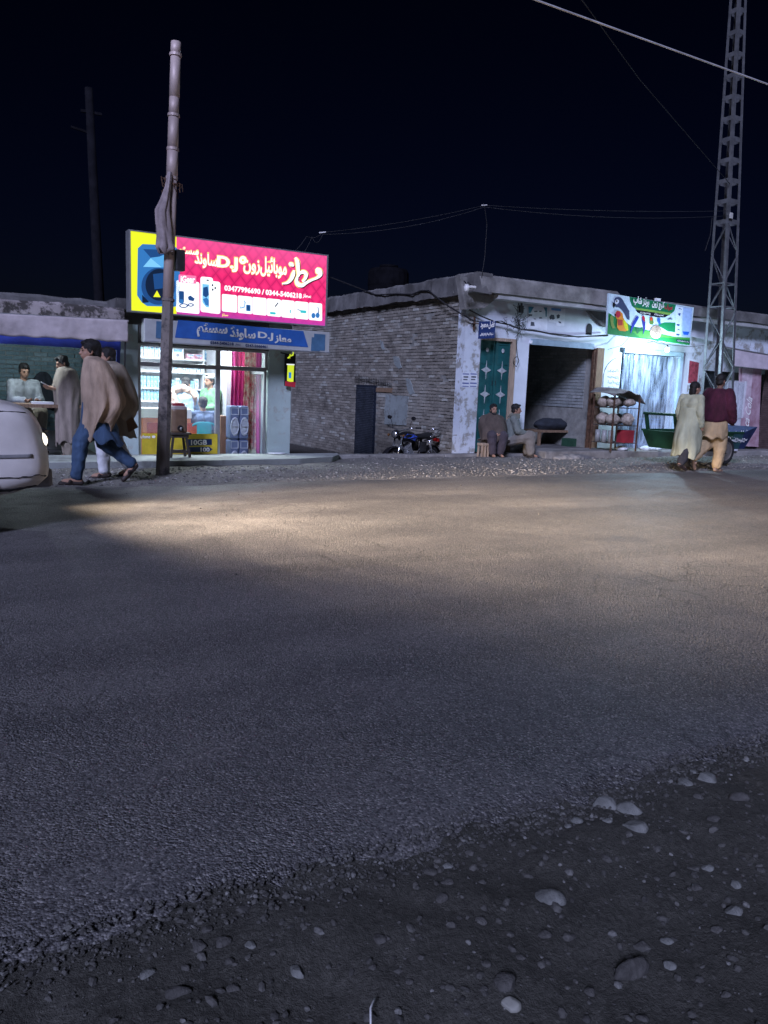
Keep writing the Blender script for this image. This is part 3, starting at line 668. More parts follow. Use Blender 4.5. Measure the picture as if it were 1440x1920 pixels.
# pink and floral curtains
def curtain(name, label, px0, px1, pt, pb, Y, m, nf, seed):
    a, b = S(px0, pt, Y), S(px1, pt, Y); zb = S((px0 + px1) / 2, pb, Y).z
    def fn(u, v): return Vector((a.x + (b.x - a.x) * u + .015 * math.sin(v * 4 + seed), Y + .035 * math.sin(u * math.pi * 2 * nf + .6 * math.sin(v * 5 + seed)) * (.5 + .5 * v), a.z + (zb - a.z) * v + .01 * math.sin(u * 20)))
    mb = MB(); mb.grid(fn, 60, 24); return tag(mb.build(name, m, smooth=True, solid=.006), label, 'curtain')
PINK = mat('pink_satin', (.62, .05, .28), .4, var=.2, vs=2, bump=.05)
FLOR = mat('floral_cloth', (.80, .76, .55), .7, var=.05, vs=15, c2=(.55, .03, .08), bump=.1)
curtain('curtain', 'plain pink curtain hanging above the loudspeakers', 434, 463, 650, 790, 13.75, PINK, 4, 1)
curtain('curtain', 'cream curtain with red flowers reaching almost to the floor', 459, 486, 652, 843, 13.5, FLOR, 3, 2)
curtain('curtain', 'narrow pink curtain strip beside the open glass door', 482, 493, 655, 852, 13.4, PINK, 2, 4)
# loudspeakers
GREYS = mat('grey_speaker_cone', (.34, .37, .42), .4, var=.15); DKS = mat('blue_grey_cabinet', (.10, .13, .22), .5, var=.2)
lab = {(0, 1): 'upper grey loudspeaker of the left stack by the curtain', (1, 1): 'upper grey loudspeaker of the right stack by the curtain', (0, 0): 'lower grey loudspeaker of the left stack by the curtain', (1, 0): 'lower grey loudspeaker of the right stack by the curtain'}
for i in range(2):
    for j in range(2):
        cx = sx(441 + 18 * i, 800, 13.3); zb = -.28 + .58 * j
        t = thing('loudspeaker', lab[(i, j)], 'speaker', (cx, 13.32, zb), 0, 'stacked loudspeakers in the phone shop')
        mb = MB(); mb.bx(-.083, .083, 0, .25, 0, .572); mb.build('cabinet', DKS, t, bevel=.03, wd=False)
        mb = MB(); mb.torus((0, -.005, .0), .066, .012, 'Y', 26, 8)
        for v in mb.v: v.z = v.z * 2.1 + .22
        mb.build('surround', GREYS, t, smooth=True, wd=False)
        mb = MB(); mb.ell((0, .0, .22), (.06, .012, .125), 20, 10); mb.build('cone', GREYS, t, smooth=True, wd=False)
        mb = MB(); mb.bx(-.06, .06, -.02, -.012, .212, .222); mb.ell((0, -.02, .217), (.014, .008, .014), 8, 6); mb.build('bridge', ALU, t, wd=False)
        mb = MB(); mb.add([(-.07, -.004, .545), (.07, -.004, .545), (.07, -.004, .42), (-.07, -.004, .42), (-.03, .01, .5), (.03, .01, .5), (.03, .01, .46), (-.03, .01, .46)], [(4, 5, 1, 0), (5, 6, 2, 1), (6, 7, 3, 2), (7, 4, 0, 3), (7, 6, 5, 4)])
        mb.build('horn', GREYS, t, wd=False)
# grey partition behind the curtain
mb = MB(); mb.bx(sx(425, 700, 14.2), sx(440, 700, 14.2), 14.2, 15.4, -.28, 2.25); tag(mb.build('partition', mat('grey_board', (.36, .36, .40), .7, var=.15)), 'grey board partition left of the pink curtain', 'partition')
mb = MB(); mb.bx(sx(414, 820, 13.6), sx(426, 820, 13.6), 13.6, 13.95, -.28, S(420, 780, 13.6).z); mb.bx(sx(414, 820, 13.6) + .02, sx(424, 820, 13.6), 13.595, 13.6, S(420, 830, 13.6).z, S(420, 795, 13.6).z)
tag(mb.build('cabinet', mat('brown_cabinet', (.16, .09, .06), .6, var=.3)), 'small brown cabinet between the mullion and the loudspeakers', 'cabinet')
# teal plastic chair
TEAL = mat('teal_plastic', (.02, .30, .36), .4, var=.15, bump=.02)
ch = thing('chair', 'teal plastic chair seen from behind in the phone shop', 'chair', (sx(385, 800, 13.5), 13.55, -.28))
zc = S(385, 791, 13.5).z + .28; hw = .235
mb = MB()
def cback(u, v):
    a = -1.25 + 2.5 * u; top_ = zc - .10 * abs(2 * u - 1) ** 2.5
    return Vector((math.sin(a) * hw * 1.05, .10 - .1 * math.cos(a), .42 + (top_ - .42) * v))
b2 = MB(); b2.grid(lambda u, v: cback(u, .9 + .1 * v), 24, 2); b2.grid(lambda u, v: cback(.28 + .44 * u, v), 14, 6); b2.grid(lambda u, v: cback(.0 + .1 * u, v), 4, 6); b2.grid(lambda u, v: cback(.9 + .1 * u, v), 4, 6)
b2.build('backrest', TEAL, ch, smooth=True, wd=False, solid=.015)
mb = MB(); mb.box((0, .25, .42), (.44, .42, .03)); mb.build('seat', TEAL, ch, bevel=.01, wd=False)
for dx, dy in ((-.2, .06), (.2, .06), (-.2, .44), (.2, .44)):
    mb = MB(); mb.tube([(dx, dy, .41), (dx * 1.15, dy + (.03 if dy > .2 else -.03), 0)], [.022, .018], 8); mb.build('leg', TEAL, ch, wd=False)
for s_ in (-1, 1):
    mb = MB(); mb.tube([(s_ * .23, .08, .62), (s_ * .245, .28, .63), (s_ * .22, .42, .6), (s_ * .21, .44, .42)], .016, 8); mb.build('armrest', TEAL, ch, smooth=True, wd=False)
# water cooler on its stand, outside
wx, wy = sx(334, 800, 12.55), 12.55
stn = thing('wooden_stand', 'dark wooden stand under the brown water cooler', 'stand', (wx, wy, .075))
mb = MB(); mb.box((0, 0, .375), (.34, .3, .03)); mb.box((0, 0, .335), (.27, .24, .05)); mb.build('top_board', mat('dark_wood', (.05, .04, .034), .8, var=.4), stn, wd=False)
for a_, b_ in ((-1, -1), (1, -1), (-1, 1), (1, 1)):
    mb = MB(); mb.bar((a_ * .10, b_ * .09, .34), (a_ * .15, b_ * .13, 0), .035); mb.build('leg', mat('dark_wood', (.05, .04, .034), .8, var=.4), stn, wd=False)
mb = MB(); mb.bar((-.15, -.125, .09), (.15, -.125, .09), .03); mb.bar((-.15, .125, .09), (.15, .125, .09), .03); mb.bar((-.14, -.12, .09), (-.14, .12, .09), .03); mb.bar((.14, -.12, .09), (.14, .12, .09), .03); mb.build('rail', MATS['dark_wood'], stn, wd=False)
BRN = mat('brown_plastic', (.15, .095, .06), .45, var=.2, bump=.03)
zc = .075 + .39
cl = thing('water_cooler', 'brown water cooler with red lid standing outside the shop', 'cooler', (wx, wy, zc))
def rbox(w_, d_, z, n=24, p=4):
    return [Vector((w_ * math.copysign(abs(math.cos(a)) ** (2 / p), math.cos(a)), d_ * math.copysign(abs(math.sin(a)) ** (2 / p), math.sin(a)), z)) for a in [2 * math.pi * i / n for i in range(n)]]
mb = MB(); mb.loft([rbox(.115, .11, 0), rbox(.125, .12, .02), rbox(.128, .122, .34), rbox(.122, .118, .36)]); mb.build('tank', BRN, cl, smooth=False, wd=False)
mb = MB(); mb.loft([rbox(.126, .122, .36), rbox(.126, .122, .40), rbox(.11, .10, .415)]); mb.build('collar', mat('grey_brown_plastic', (.30, .27, .25), .5, var=.1), cl, wd=False)
mb = MB(); mb.loft([rbox(.095, .09, .415), rbox(.095, .09, .45), rbox(.08, .075, .46)]); mb.build('lid', mat('dark_red_plastic', (.22, .02, .03), .4, var=.1), cl, wd=False)
mb = MB(); mb.torus((0, -.125, .07), .035, .012, 'Y', 20, 8); mb.build('tap_ring', BLACK, cl, smooth=True, wd=False)
mb = MB(); mb.tube([(0, -.12, .07), (0, -.16, .07), (0, -.165, .04)], .012, 8); mb.ell((0, -.165, .075), (.016, .012, .016)); mb.build('tap', ALU, cl, smooth=True, wd=False)
# clutter by the door: white dish on the pavement
c = S(520, 846, 13.0); mb = MB(); mb.ell((c.x - .05, 12.9, .09), (.17, .08, .015), 16, 6); tag(mb.build('dish', WHITEP, smooth=True), 'flat white tray on the pavement beside the open shop door', 'tray')
# ------------------------------------------------------------------ the big lit sign
YB = 12.34
def quilt():
    m = bpy.data.materials.new('red_quilt_lightbox'); m.use_nodes = True; nt = m.node_tree; b = bsdf(m)
    co = _node(nt, 'ShaderNodeTexCoord').outputs['Object']; sp_ = _node(nt, 'ShaderNodeSeparateXYZ'); nt.links.new(co, sp_.inputs[0])
    def M(op, a, b_=None):
        n = _node(nt, 'ShaderNodeMath', operation=op)
        for i, v in enumerate((a, b_)):
            if v is None: continue
            if isinstance(v, (int, float)): n.inputs[i].default_value = v
            else: nt.links.new(v, n.inputs[i])
        return n.outputs[0]
    d1 = M('PINGPONG', M('MULTIPLY', M('ADD', sp_.outputs[0], M('MULTIPLY', sp_.outputs[2], .85)), 5.0), .5)
    d2 = M('PINGPONG', M('MULTIPLY', M('SUBTRACT', sp_.outputs[0], M('MULTIPLY', sp_.outputs[2], .85)), 5.0), .5)
    f = ramp(nt, M('MULTIPLY', M('MINIMUM', d1, d2), 2), [(.0, 0), (.10, .45), (.6, 1)])
    c = mixc(nt, lin((176, 14, 82)), lin((238, 42, 112)), f)
    zr = _node(nt, 'ShaderNodeMapRange'); nt.links.new(sp_.outputs[2], zr.inputs[0]); zr.inputs[1].default_value = -.3; zr.inputs[2].default_value = -.58
    c = mixc(nt, c, lin((168, 60, 170)), zr.outputs[0])
    xr = _node(nt, 'ShaderNodeMapRange'); nt.links.new(sp_.outputs[2], xr.inputs[0]); xr.inputs[1].default_value = .1; xr.inputs[2].default_value = .62; xr.inputs[4].default_value = .4
    c = mixc(nt, c, lin((250, 120, 190)), xr.outputs[0])
    nt.links.new(c, b.inputs['Emission Color']); b.inputs['Emission Strength'].default_value = 1.08; b.inputs['Base Color'].default_value = (.25, .02, .06, 1); b.inputs['Roughness'].default_value = .4
    return m
sg = thing('shop_sign', 'large lit red and yellow shop sign with white lettering and phones', 'sign', (4.3, YB, 2.8))
cs = PX([(243, 432), (615, 480), (611, 613), (247, 581)], YB); x0, x1 = 2.715, 5.885; z1 = (cs[0][1] + cs[1][1]) / 2; z0 = (cs[2][1] + cs[3][1]) / 2
mb = MB(); mb.bx(x0, x1, YB + .012, YB + .2, z0, z1); mb.build('back_box', DARKM, sg)
mb = MB()
for a in ((x0 - .015, x0 + .012, z0 - .015, z1 + .015), (x1 - .012, x1 + .015, z0 - .015, z1 + .015)): mb.bx(a[0], a[1], YB - .012, YB + .19, a[2], a[3])
mb.bx(x0 + .012, x1 - .012, YB - .012, YB + .19, z1 - .004, z1 + .015); mb.bx(x0 + .012, x1 - .012, YB - .012, YB + .19, z0 - .015, z0 + .004); mb.build('frame', ALU, sg)
xs_ = sx(331, 500, YB)
mb = MB(); mb.bx(xs_, x1 - .012, YB, YB + .01, z0 + .004, z1 - .004); mb.build('red_panel', quilt(), sg)
YEL = glow('yellow_lightbox', lin((232, 240, 40)), 1.0); WGL = glow('white_lightbox', (.95, .98, 1.0), 1.15); WTX = glow('white_letters', (1, 1, .97), 1.15); YTX = glow('cream_outline', lin((250, 225, 130)), 1.0)
DKT = glow('dark_letter_shade', lin((90, 20, 50)), .5)
mb = MB(); mb.bx(x0 + .012, xs_, YB, YB + .01, z0 + .004, z1 - .004); mb.build('yellow_panel', YEL, sg)
Bz = [glow('print_blue%d' % i, lin(c), .9) for i, c in enumerate(((52, 120, 185), (30, 75, 130), (90, 170, 225), (14, 32, 58), (130, 205, 245)))]
def zp(zx, zy, s=3.512, ox=230, oy=420): return (ox + zx / s, oy + zy / s)
def rr_poly(pts, f=lambda p: p): return [f(p) for p in pts]
def sign_poly(name, pts, lay, m, parent=sg, Y=YB, conv=zp): return pprism(name, [conv(*p) for p in pts], Y - .003 * lay, m, parent, .002)
cab = [(100, 160), (130, 132), (200, 135), (345, 150), (375, 175), (380, 520), (345, 545), (160, 540), (125, 515), (95, 470)]
sign_poly('speaker_print', cab, 1, Bz[0])
sign_poly('speaker_print', [(135, 165), (340, 172), (240, 215), (185, 222)], 2, Bz[1]); sign_poly('speaker_print', [(135, 170), (185, 222), (135, 280)], 2, Bz[0])
sign_poly('speaker_print', [(185, 222), (240, 215), (345, 175), (350, 290), (260, 285)], 2, Bz[2]); sign_poly('speaker_print', [(185, 224), (258, 285), (135, 282)], 2, Bz[4])
sign_poly('speaker_print', [(235 + 112 * math.cos(t), 410 + 122 * math.sin(t)) for t in [i * math.pi / 14 for i in range(28)]], 2, Bz[1])
sign_poly('speaker_print', [(240 + 90 * math.cos(t), 400 + 105 * math.sin(t)) for t in [i * math.pi / 14 for i in range(28)]], 3, Bz[3])
sign_poly('speaker_print', [(200, 330), (280, 320), (290, 420), (210, 430)], 4, Bz[1])
sign_poly('triangle_print', [(226, 438), (250, 482), (202, 480)], 5, YEL); sign_poly('speaker_print', [(128, 465), (175, 515), (130, 520)], 3, Bz[3])
q2 = lambda x, y: zp(x, y, 5.0526, 330, 450)
def rrect(x0_, y0_, x1_, y1_, r, sl=.085):
    out = []
    for cx, cy, a0 in ((x1_ - r, y1_ - r, 0), (x0_ + r, y1_ - r, 90), (x0_ + r, y0_ + r, 180), (x1_ - r, y0_ + r, 270)):
        for i in range(5):
            a = R(a0 + i * 22.5); x, y = cx + r * math.cos(a), cy + r * math.sin(a); out.append((x, y + (x - x0_) * sl))
    return out
P2 = lambda n, pts, lay, m: sign_poly(n, pts, lay, m, conv=q2)
P2('white_card', rrect(2, 378, 222, 680, 18, .1), 1, WGL)
P2('phone_print', rrect(232, 345, 350, 680, 22, .1), 1, WGL); P2('phone_print', rrect(300, 385, 420, 690, 22, .1), 2, WGL)
P2('screen_print', [(250, 415), (312, 422), (312, 640), (285, 635), (250, 590)], 3, Bz[4]); P2('screen_print', [(258, 450), (300, 440), (312, 520), (285, 545), (255, 525)], 4, Bz[1]); P2('screen_print', [(255, 560), (290, 545), (312, 570), (312, 625), (280, 615)], 4, Bz[0])
for c in ((346, 428), (348, 470), (372, 455)): P2('lens_print', [(c[0] + 8 * math.cos(i * .7), c[1] + 11 * math.sin(i * .7)) for i in range(9)], 3, Bz[3])
P2('notch_print', rrect(288, 374, 312, 386, 5), 3, Bz[3])
P2('charger_print', rrect(28, 482, 76, 590, 8), 2, Bz[1]); P2('charger_print', rrect(34, 560, 70, 600, 8), 3, Bz[0]); P2('charger_print', [(112, 540), (135, 525), (178, 555), (165, 580), (120, 570)], 2, Bz[1])
for rr_ in ((72, 622, 42, 22), (140, 615, 30, 16)):
    P2('cable_print', [(rr_[0] + rr_[2] * math.cos(i * .35), rr_[1] + rr_[3] * math.sin(i * .35)) for i in range(18)], 2, Bz[1]); P2('cable_print', [(rr_[0] + (rr_[2] - 12) * math.cos(i * .35), rr_[1] + (rr_[3] - 9) * math.sin(i * .35)) for i in range(18)], 3, WGL)
P2('brand_plate', rrect(26, 325, 192, 400, 10, .09), 2, glow('pink_plate', lin((245, 120, 165)), 1.0))
put_text('lettering', 'iGear', WTX, sg, q2(44, 402), q2(180, 408), .10, YB - .012, bold=.03)
for i, (a, b_) in enumerate(((435, 578), (585, 720), (724, 858), (862, 994), (998, 1124), (1128, 1254), (1258, 1384))):
    P2('white_card', rrect(a, 510 + (a - 435) * .098, b_, 675 + (a - 435) * .098, 14, .1), 1, WGL)
P2('headset_print', [(640, 560), (660, 590), (650, 640), (610, 650), (600, 610), (615, 640), (645, 630), (650, 595)], 2, Bz[2]); P2('headset_print', rrect(665, 612, 706, 672, 6), 2, Bz[0]); P2('headset_print', rrect(672, 620, 698, 664, 6), 3, Bz[1])
P2('stylus_print', [(935, 628), (965, 590), (972, 596), (945, 634)], 2, Bz[3]); CY = glow('cyan_print', lin((60, 190, 195)), 1.0)
P2('phone_case_print', rrect(890, 680, 945, 702, 9), 2, CY); P2('small_print', rrect(1078, 660, 1088, 692, 4), 2, CY); P2('glasses_print', rrect(1178, 664, 1235, 690, 9), 2, CY); P2('glasses_print', [(1150, 655), (1180, 664), (1180, 672), (1150, 662)], 2, Bz[1])
for c in ((1302, 716), (1342, 714)): P2('headphone_print', [(c[0] + 19 * math.cos(i * .45), c[1] + 26 * math.sin(i * .45)) for i in range(14)], 2, Bz[0])
P2('headphone_print', [(1340, 632), (1350, 640), (1354, 700), (1344, 700), (1344, 650)], 2, Bz[1])
def brush(name, pts, lay, m, grow=0, cut=1.0, conv=q2):      # calligraphic stroke: (x, y, width)
    P = []
    for i in range(len(pts) - 1):
        a = pts[max(i - 1, 0)]; b_ = pts[i]; c = pts[i + 1]; d = pts[min(i + 2, len(pts) - 1)]
        for t in [k / 6 for k in range(6)]:
            P.append(tuple(.5 * (2 * b_[q] + (c[q] - a[q]) * t + (2 * a[q] - 5 * b_[q] + 4 * c[q] - d[q]) * t * t + (3 * b_[q] - a[q] - 3 * c[q] + d[q]) * t ** 3) for q in range(3)))
    P.append(pts[-1]); mb = MB(); n = len(P)
    for i in range(n):
        a = P[max(i - 1, 0)]; b_ = P[min(i + 1, n - 1)]; dx, dy = b_[0] - a[0], b_[1] - a[1]; L = math.hypot(dx, dy) or 1; wv = max(P[i][2], 2) / 2 + grow
        o1 = conv(P[i][0] - dy / L * wv, P[i][1] + dx / L * wv); o2 = conv(P[i][0] + dy / L * wv, P[i][1] - dx / L * wv)
        Y = YB - .003 * lay; a1, a2 = S(*o1, Y), S(*o2, Y); mb.v += [a1, a2, a1 + Vector((0, .002, 0)), a2 + Vector((0, .002, 0))]
    for i in range(n - 1):
        k = i * 4; mb.f += [(k, k + 1, k + 5, k + 4), (k, k + 4, k + 6, k + 2), (k + 1, k + 3, k + 7, k + 5), (k + 2, k + 6, k + 7, k + 3)]; mb.mi += [0] * 4
    return mb.build(name, m, sg, fix=True)
big = [[(1328, 268, 14), (1348, 290, 56), (1366, 326, 40), (1338, 358, 22), (1290, 378, 20), (1240, 402, 26), (1195, 430, 34), (1158, 420, 38), (1142, 385, 30), (1150, 352, 22)],
       [(1148, 352, 18), (1172, 316, 26), (1208, 304, 34), (1234, 326, 30), (1226, 362, 26), (1200, 396, 20)],
       [(1130, 165, 12), (1150, 205, 34), (1157, 270, 30), (1160, 345, 22)], [(1118, 285, 10), (1112, 320, 34), (1092, 370, 32), (1055, 405, 22), (1005, 415, 8)], [(1070, 218, 10), (1094, 232, 36), (1116, 248, 10)]]
for st_ in big:
    brush('letter_glow', st_, 2, YTX, 9); brush('letter_shade', [(x + 7, y + 8, w_) for x, y, w_ in st_], 3, DKT, 1); brush('letter', st_, 4, WTX, 0)
def stext(body, l, r, h, urdu=True, bold=.012, gl=.05):
    put_text('letter_glow', body, YTX, sg, q2(l[0] - 5, l[1] + 5), q2(r[0] + 5, r[1] + 5), h * 1.1, YB - .005, bold=gl, urdu=urdu)
    put_text('lettering', body, WTX, sg, q2(*l), q2(*r), h, YB - .011, bold=bold, urdu=urdu)
stext('موبائیل', (800, 340), (1045, 375), .30); stext('زون', (640, 318), (792, 335), .22); stext('ساونڈ', (178, 252), (388, 285), .24); stext('سسٹم', (20, 160), (212, 178), .15)
stext('D.J', (390, 286), (582, 306), .215, False, .03, .07)
P2('badge', [(634 + 40 * math.cos(i * .3), 190 + 43 * math.sin(i * .3)) for i in range(21)], 2, YTX); P2('badge', [(634 + 33 * math.cos(i * .3), 190 + 36 * math.sin(i * .3)) for i in range(21)], 3, WGL); P2('badge', [(634 + 12 * math.cos(i * .6), 190 + 14 * math.sin(i * .6)) for i in range(10)], 4, YTX)
put_text('phone_number', '03477996690 / 0344-5406218', WTX, sg, q2(458, 480), q2(1190, 556), .085, YB - .006, bold=.035)
put_text('lettering', ':معاز', WTX, sg, q2(1200, 550), q2(1278, 560), .07, YB - .006, bold=.03, urdu=True)
scribble('small_lettering', YTX, sg, S(*q2(438, 722), YB - .006), S(*q2(492, 727), YB - .006), .05, 5, 8, wd_=.25)
for xx in (3.1, 4.4, 5.6):
    mb = MB(); mb.bar((xx, YB + .2, 2.6), (xx, 12.95, 2.44), .03); mb.bar((xx, YB + .2, z0 + .05), (xx, 13.0, z0 + .02), .03); mb.build('bracket', DARKM, sg)

# blue unlit sign below
sb = thing('fascia_sign', 'narrow blue and silver unlit sign below the big red sign', 'sign', (4.4, 12.4, 2.0))
SIL = mat('silver_vinyl', (.36, .38, .38), .5, var=.12, bump=.05); BLU = mat('royal_blue_vinyl', (.025, .10, .34), .45, var=.15, bump=.04)
zt, zb = S(450, 605, 12.4).z + .02, S(450, 650, 12.4).z
q1 = lambda x, y: zp(x, y)
mb = MB(); mb.bx(2.93, 6.0, 12.4, 12.6, 1.825, 2.165); mb.build('box', SIL, sb, bevel=.01)
pprism('blue_panel', [q1(365, 630), q1(1190, 705), q1(1222, 812), q1(345, 748)], 12.395, BLU, sb, .004)
mb = MB(); mb.bx(2.925, 6.005, 12.385, 12.4, 1.82, 1.838); mb.build('trim', ALU, sb)
SV2 = mat('silver_letters', (.55, .56, .52), .5, var=.1)
put_text('lettering', 'معاز', SV2, sb, q1(1000, 785), q1(1110, 795), .145, 12.392, bold=.04, urdu=True); put_text('lettering', 'D.J', SV2, sb, q1(890, 762), q1(990, 772), .13, 12.392, bold=.03)
put_text('lettering', 'ساونڈ', SV2, sb, q1(705, 760), q1(875, 774), .20, 12.392, bold=.04, urdu=True); put_text('lettering', 'سسٹم', SV2, sb, q1(488, 742), q1(690, 757), .21, 12.392, bold=.04, urdu=True)
put_text('phone_number', '0344-5406218', NAVY, sb, q1(577, 790), q1(730, 800), .045, 12.393, bold=.02); put_text('phone_number', '0347-2666461', NAVY, sb, q1(808, 808), q1(952, 818), .045, 12.393, bold=.02)
put_text('lettering', 'معاز', NAVY, sb, q1(740, 800), q1(775, 803), .035, 12.393, bold=.02, urdu=True)
PHB = mat('phone_print_blue', (.06, .14, .24), .5, var=.2)
for pts in ([(222, 640), (258, 642), (256, 755), (218, 750)], [(1262, 722), (1335, 728), (1332, 835), (1258, 830)], [(1245, 745), (1300, 750), (1298, 838), (1240, 835)]): pprism('phone_print', [q1(*p) for p in pts], 12.394 - .002 * (pts[0][0] < 1250), PHB, sb, .003)

# small hanging sign on its bracket
hs = thing('hanging_sign', 'small black and red hanging sign with a yellow phone panel', 'sign', S(545, 690, 12.9))
q7 = lambda x, y: (400 + x / 8.725, 640 + y / 8.725)
def P7(n, pts, lay, m): return pprism(n, [q7(*p) for p in pts], 12.9 - .003 * lay, m, hs, .0025 if lay else .03)
BLP = mat('black_panel', (.012, .012, .014), .4, var=.2); REDP = mat('red_panel_paint', (.50, .03, .05), .45, var=.15)
P7('panel', [(1178, 200), (1348, 208), (1342, 755), (1170, 728)], 0, BLP); P7('red_strip', [(1176, 650), (1344, 668), (1340, 752), (1172, 726)], 1, REDP)
P7('yellow_phone', [(1215, 385), (1322, 392), (1310, 660), (1260, 668), (1206, 645)], 1, glow('lit_yellow', lin((215, 235, 60)), .9)); P7('blue_mark', [(1236, 505), (1276, 508), (1272, 605), (1234, 600)], 2, glow('lit_blue', lin((40, 130, 215)), .9)); P7('white_line', [(1200, 366), (1328, 372), (1328, 392), (1200, 386)], 2, glow('lit_white', (.9, .95, 1), .9))
scribble('lettering', glow('lit_yellow', None), hs, S(*q7(1215, 300), 12.893), S(*q7(1318, 235), 12.893), .08, 4, 12, wd_=.25)
mb = MB(); a = S(537, 655, 12.92); mb.tube([a + Vector((-.12, .1, .04)), a + Vector((-.05, 0, .06)), a + Vector((.12, 0, .06))], .012, 8); mb.tube([a + Vector((-.08, .06, -.06)), a + Vector((.02, 0, -.08))], .01, 8); mb.build('bracket', DARKM, hs)

# ------------------------------------------------------------------ corner building
XC, YR = 9.4, 13.3
bd = thing('corner_building', 'old flat roofed brick corner building with whitewashed shop front', 'building', (XC, YR, 0))
mb = MB(); mb.bx(XC + .026, XC + .3, YR + .1, 22.0, -.5, 3.3); mb.build('side_wall', MORTAR, bd)
def hole_px(*q): return [(SX(x, y, XC).y, SX(x, y, XC).z, r) for x, y, r in q]
holes = hole_px((803, 591, .07), (850, 597, .06), (749, 607, .05), (664, 618, .05), (685, 630, .04), (832, 712, .07), (738, 716, .06), (826, 817, .06), (772, 638, .05), (771, 646, .05), (773, 630, .05), (697, 666, .04), (798, 590, .06))
d0, d1, dz1 = SX(705, 722, XC).y, SX(668, 722, XC).y, SX(690, 722, XC).z
pw = [SX(765, 740, XC).y, SX(722, 740, XC).y, SX(745, 797, XC).z, SX(745, 738, XC).z]
def skip(u, v):
    if d0 - .05 < u < d1 + .05 and v < dz1: return True
    if SX(735, 732, XC).y < u < d0 + .02 and abs(v - SX(720, 733, XC).z) < .07: return True
    return any(abs(u - a) < r + .05 and abs(v - b_) < r for a, b_, r in holes)
allb = brick_face(None, YR + .08, 21.9, -.45, 3.24, .215, .068, .012, 0, skip, 11)
allb.sort(key=lambda q: q[0] + (50 if (q[1] < -.02 or q[2] < .19) else 0))
variants = []
for k in range(6):
    b_ = MB(); b_.box((0, 0, 0), (.05, .201, .052)); rr_ = random.Random(k)
    for v in b_.v:
        v.x += rr_.uniform(-.004, .004); v.y += rr_.uniform(-.005, .005); v.z += rr_.uniform(-.004, .004)
    me = bpy.data.meshes.new('brick'); me.from_pydata([tuple(v) for v in b_.v], [], b_.f); me.materials.append(BRICK); variants.append(me)
for i, (u, v, a, b_, q) in enumerate(allb[:300]):
    o = bpy.data.objects.new('brick', variants[i % 6]); col.objects.link(o); o.parent = bd
    o.location = (XC + .035 + q * .02 - bd.location.x, u - bd.location.y, v); o.rotation_euler = (q * .04, 0, q * .05)
mb = MB()
for u, v, a, b_, q in allb[300:]: mb.box((XC + .035 + q * .02, u, v), (.05, a, b_))
o = mb.build('brickwork', BRICK, bd); o['kind'] = 'stuff'
PLAS = peel_mat('pale_plaster_patch', (.27, .31, .31), (.16, .165, .16), .5, .62, 5)
def wall_patch(name, px, m, dx):
    pts = [SX(x, y, XC + dx) for x, y in px]; c = MB(); n = len(pts); back = [p + Vector((.03, 0, 0)) for p in pts]
    c.add(pts + back, [tuple(range(n)), tuple(range(2 * n - 1, n - 1, -1))] + [(i, (i + 1) % n, (i + 1) % n + n, i + n) for i in range(n)]); return c.build(name, m, bd, fix=True)
def jag(pts, amp=1.2, n=5):
    out = []
    for i in range(len(pts)):
        a, b_ = pts[i], pts[(i + 1) % len(pts)]
        for k in range(n): t = k / n; out.append((a[0] + (b_[0] - a[0]) * t + random.uniform(-amp, amp), a[1] + (b_[1] - a[1]) * t + random.uniform(-amp, amp)))
    return out
wall_patch('plaster_patch', jag([(722, 740), (765, 742), (764, 770), (760, 797), (721, 796)]), PLAS, -.004)
wall_patch('plaster_streak', jag([(737, 668), (747, 670), (753, 690), (748, 692), (740, 685)], .8, 3), PLAS, -.003); wall_patch('plaster_streak', jag([(760, 708), (768, 712), (777, 738), (768, 740), (763, 728)], .8, 3), PLAS, -.003)
wall_patch('plaster_streak', jag([(711, 637), (718, 641), (721, 655), (716, 655)], .6, 3), PLAS, -.003)
# steel grille gate in the side wall
gt = MB(); gt.bx(XC + .0, XC + .04, d0, d1, -.47, dz1); gob = gt.build('side_door', mat('blue_black_steel', (.018, .024, .04), .55, .3, var=.3), bd)
k = 0; step_ = .085; mb = MB()
for i in range(-16, 34):
    for sgn in (1, -1):
        pts = []
        for t in (0, 1):
            yy = d0 + .06 + (d1 - d0 - .12) * t; zz = -.4 + i * step_ + (yy - d0) * 1.3 * sgn + (1.2 if sgn < 0 else 0); pts.append(Vector((XC - .012, yy, zz)))
        a_, b_ = pts
        lo_, hi_ = -.44, dz1 - .05
        def clip(a_, b_):
            d = b_ - a_; ts = [0, 1]
            if abs(d.z) < 1e-6: return None
            t0, t1 = sorted(((lo_ - a_.z) / d.z, (hi_ - a_.z) / d.z)); t0, t1 = max(t0, 0), min(t1, 1)
            return (a_ + d * t0, a_ + d * t1) if t1 - t0 > .02 else None
        cl_ = clip(a_, b_)
        if cl_: mb.bar(cl_[0] + Vector((.004 * sgn, 0, 0)), cl_[1] + Vector((.004 * sgn, 0, 0)), .012, .008)
o = mb.build('lattice', mat('grey_lattice_steel', (.07, .08, .10), .5, .4, var=.3), gob); o['kind'] = 'stuff'
mb = MB(); a = SX(735, 732, XC); mb.bx(XC + .0, XC + .05, a.y, d0 + .01, a.z - .05, a.z + .05); mb.build('wood_lintel', WOOD, bd)
mb = MB(); ra, rb = SX(668, 700, XC).y, SX(735, 722, XC).y
for i in range(22):
    t = i / 21; y = ra + (rb - ra) * t; z_ = SX(668 + 67 * t, 716 + 8 * t, XC).z; mb.bar((XC - .03, y, z_ - .02), (XC - .03, y, z_ + .2 - .12 * t), .008)
mb.bar((XC - .035, ra, SX(668, 708, XC).z), (XC - .035, rb, SX(735, 722, XC).z), .01); mb.build('iron_bars', DARKM, bd)
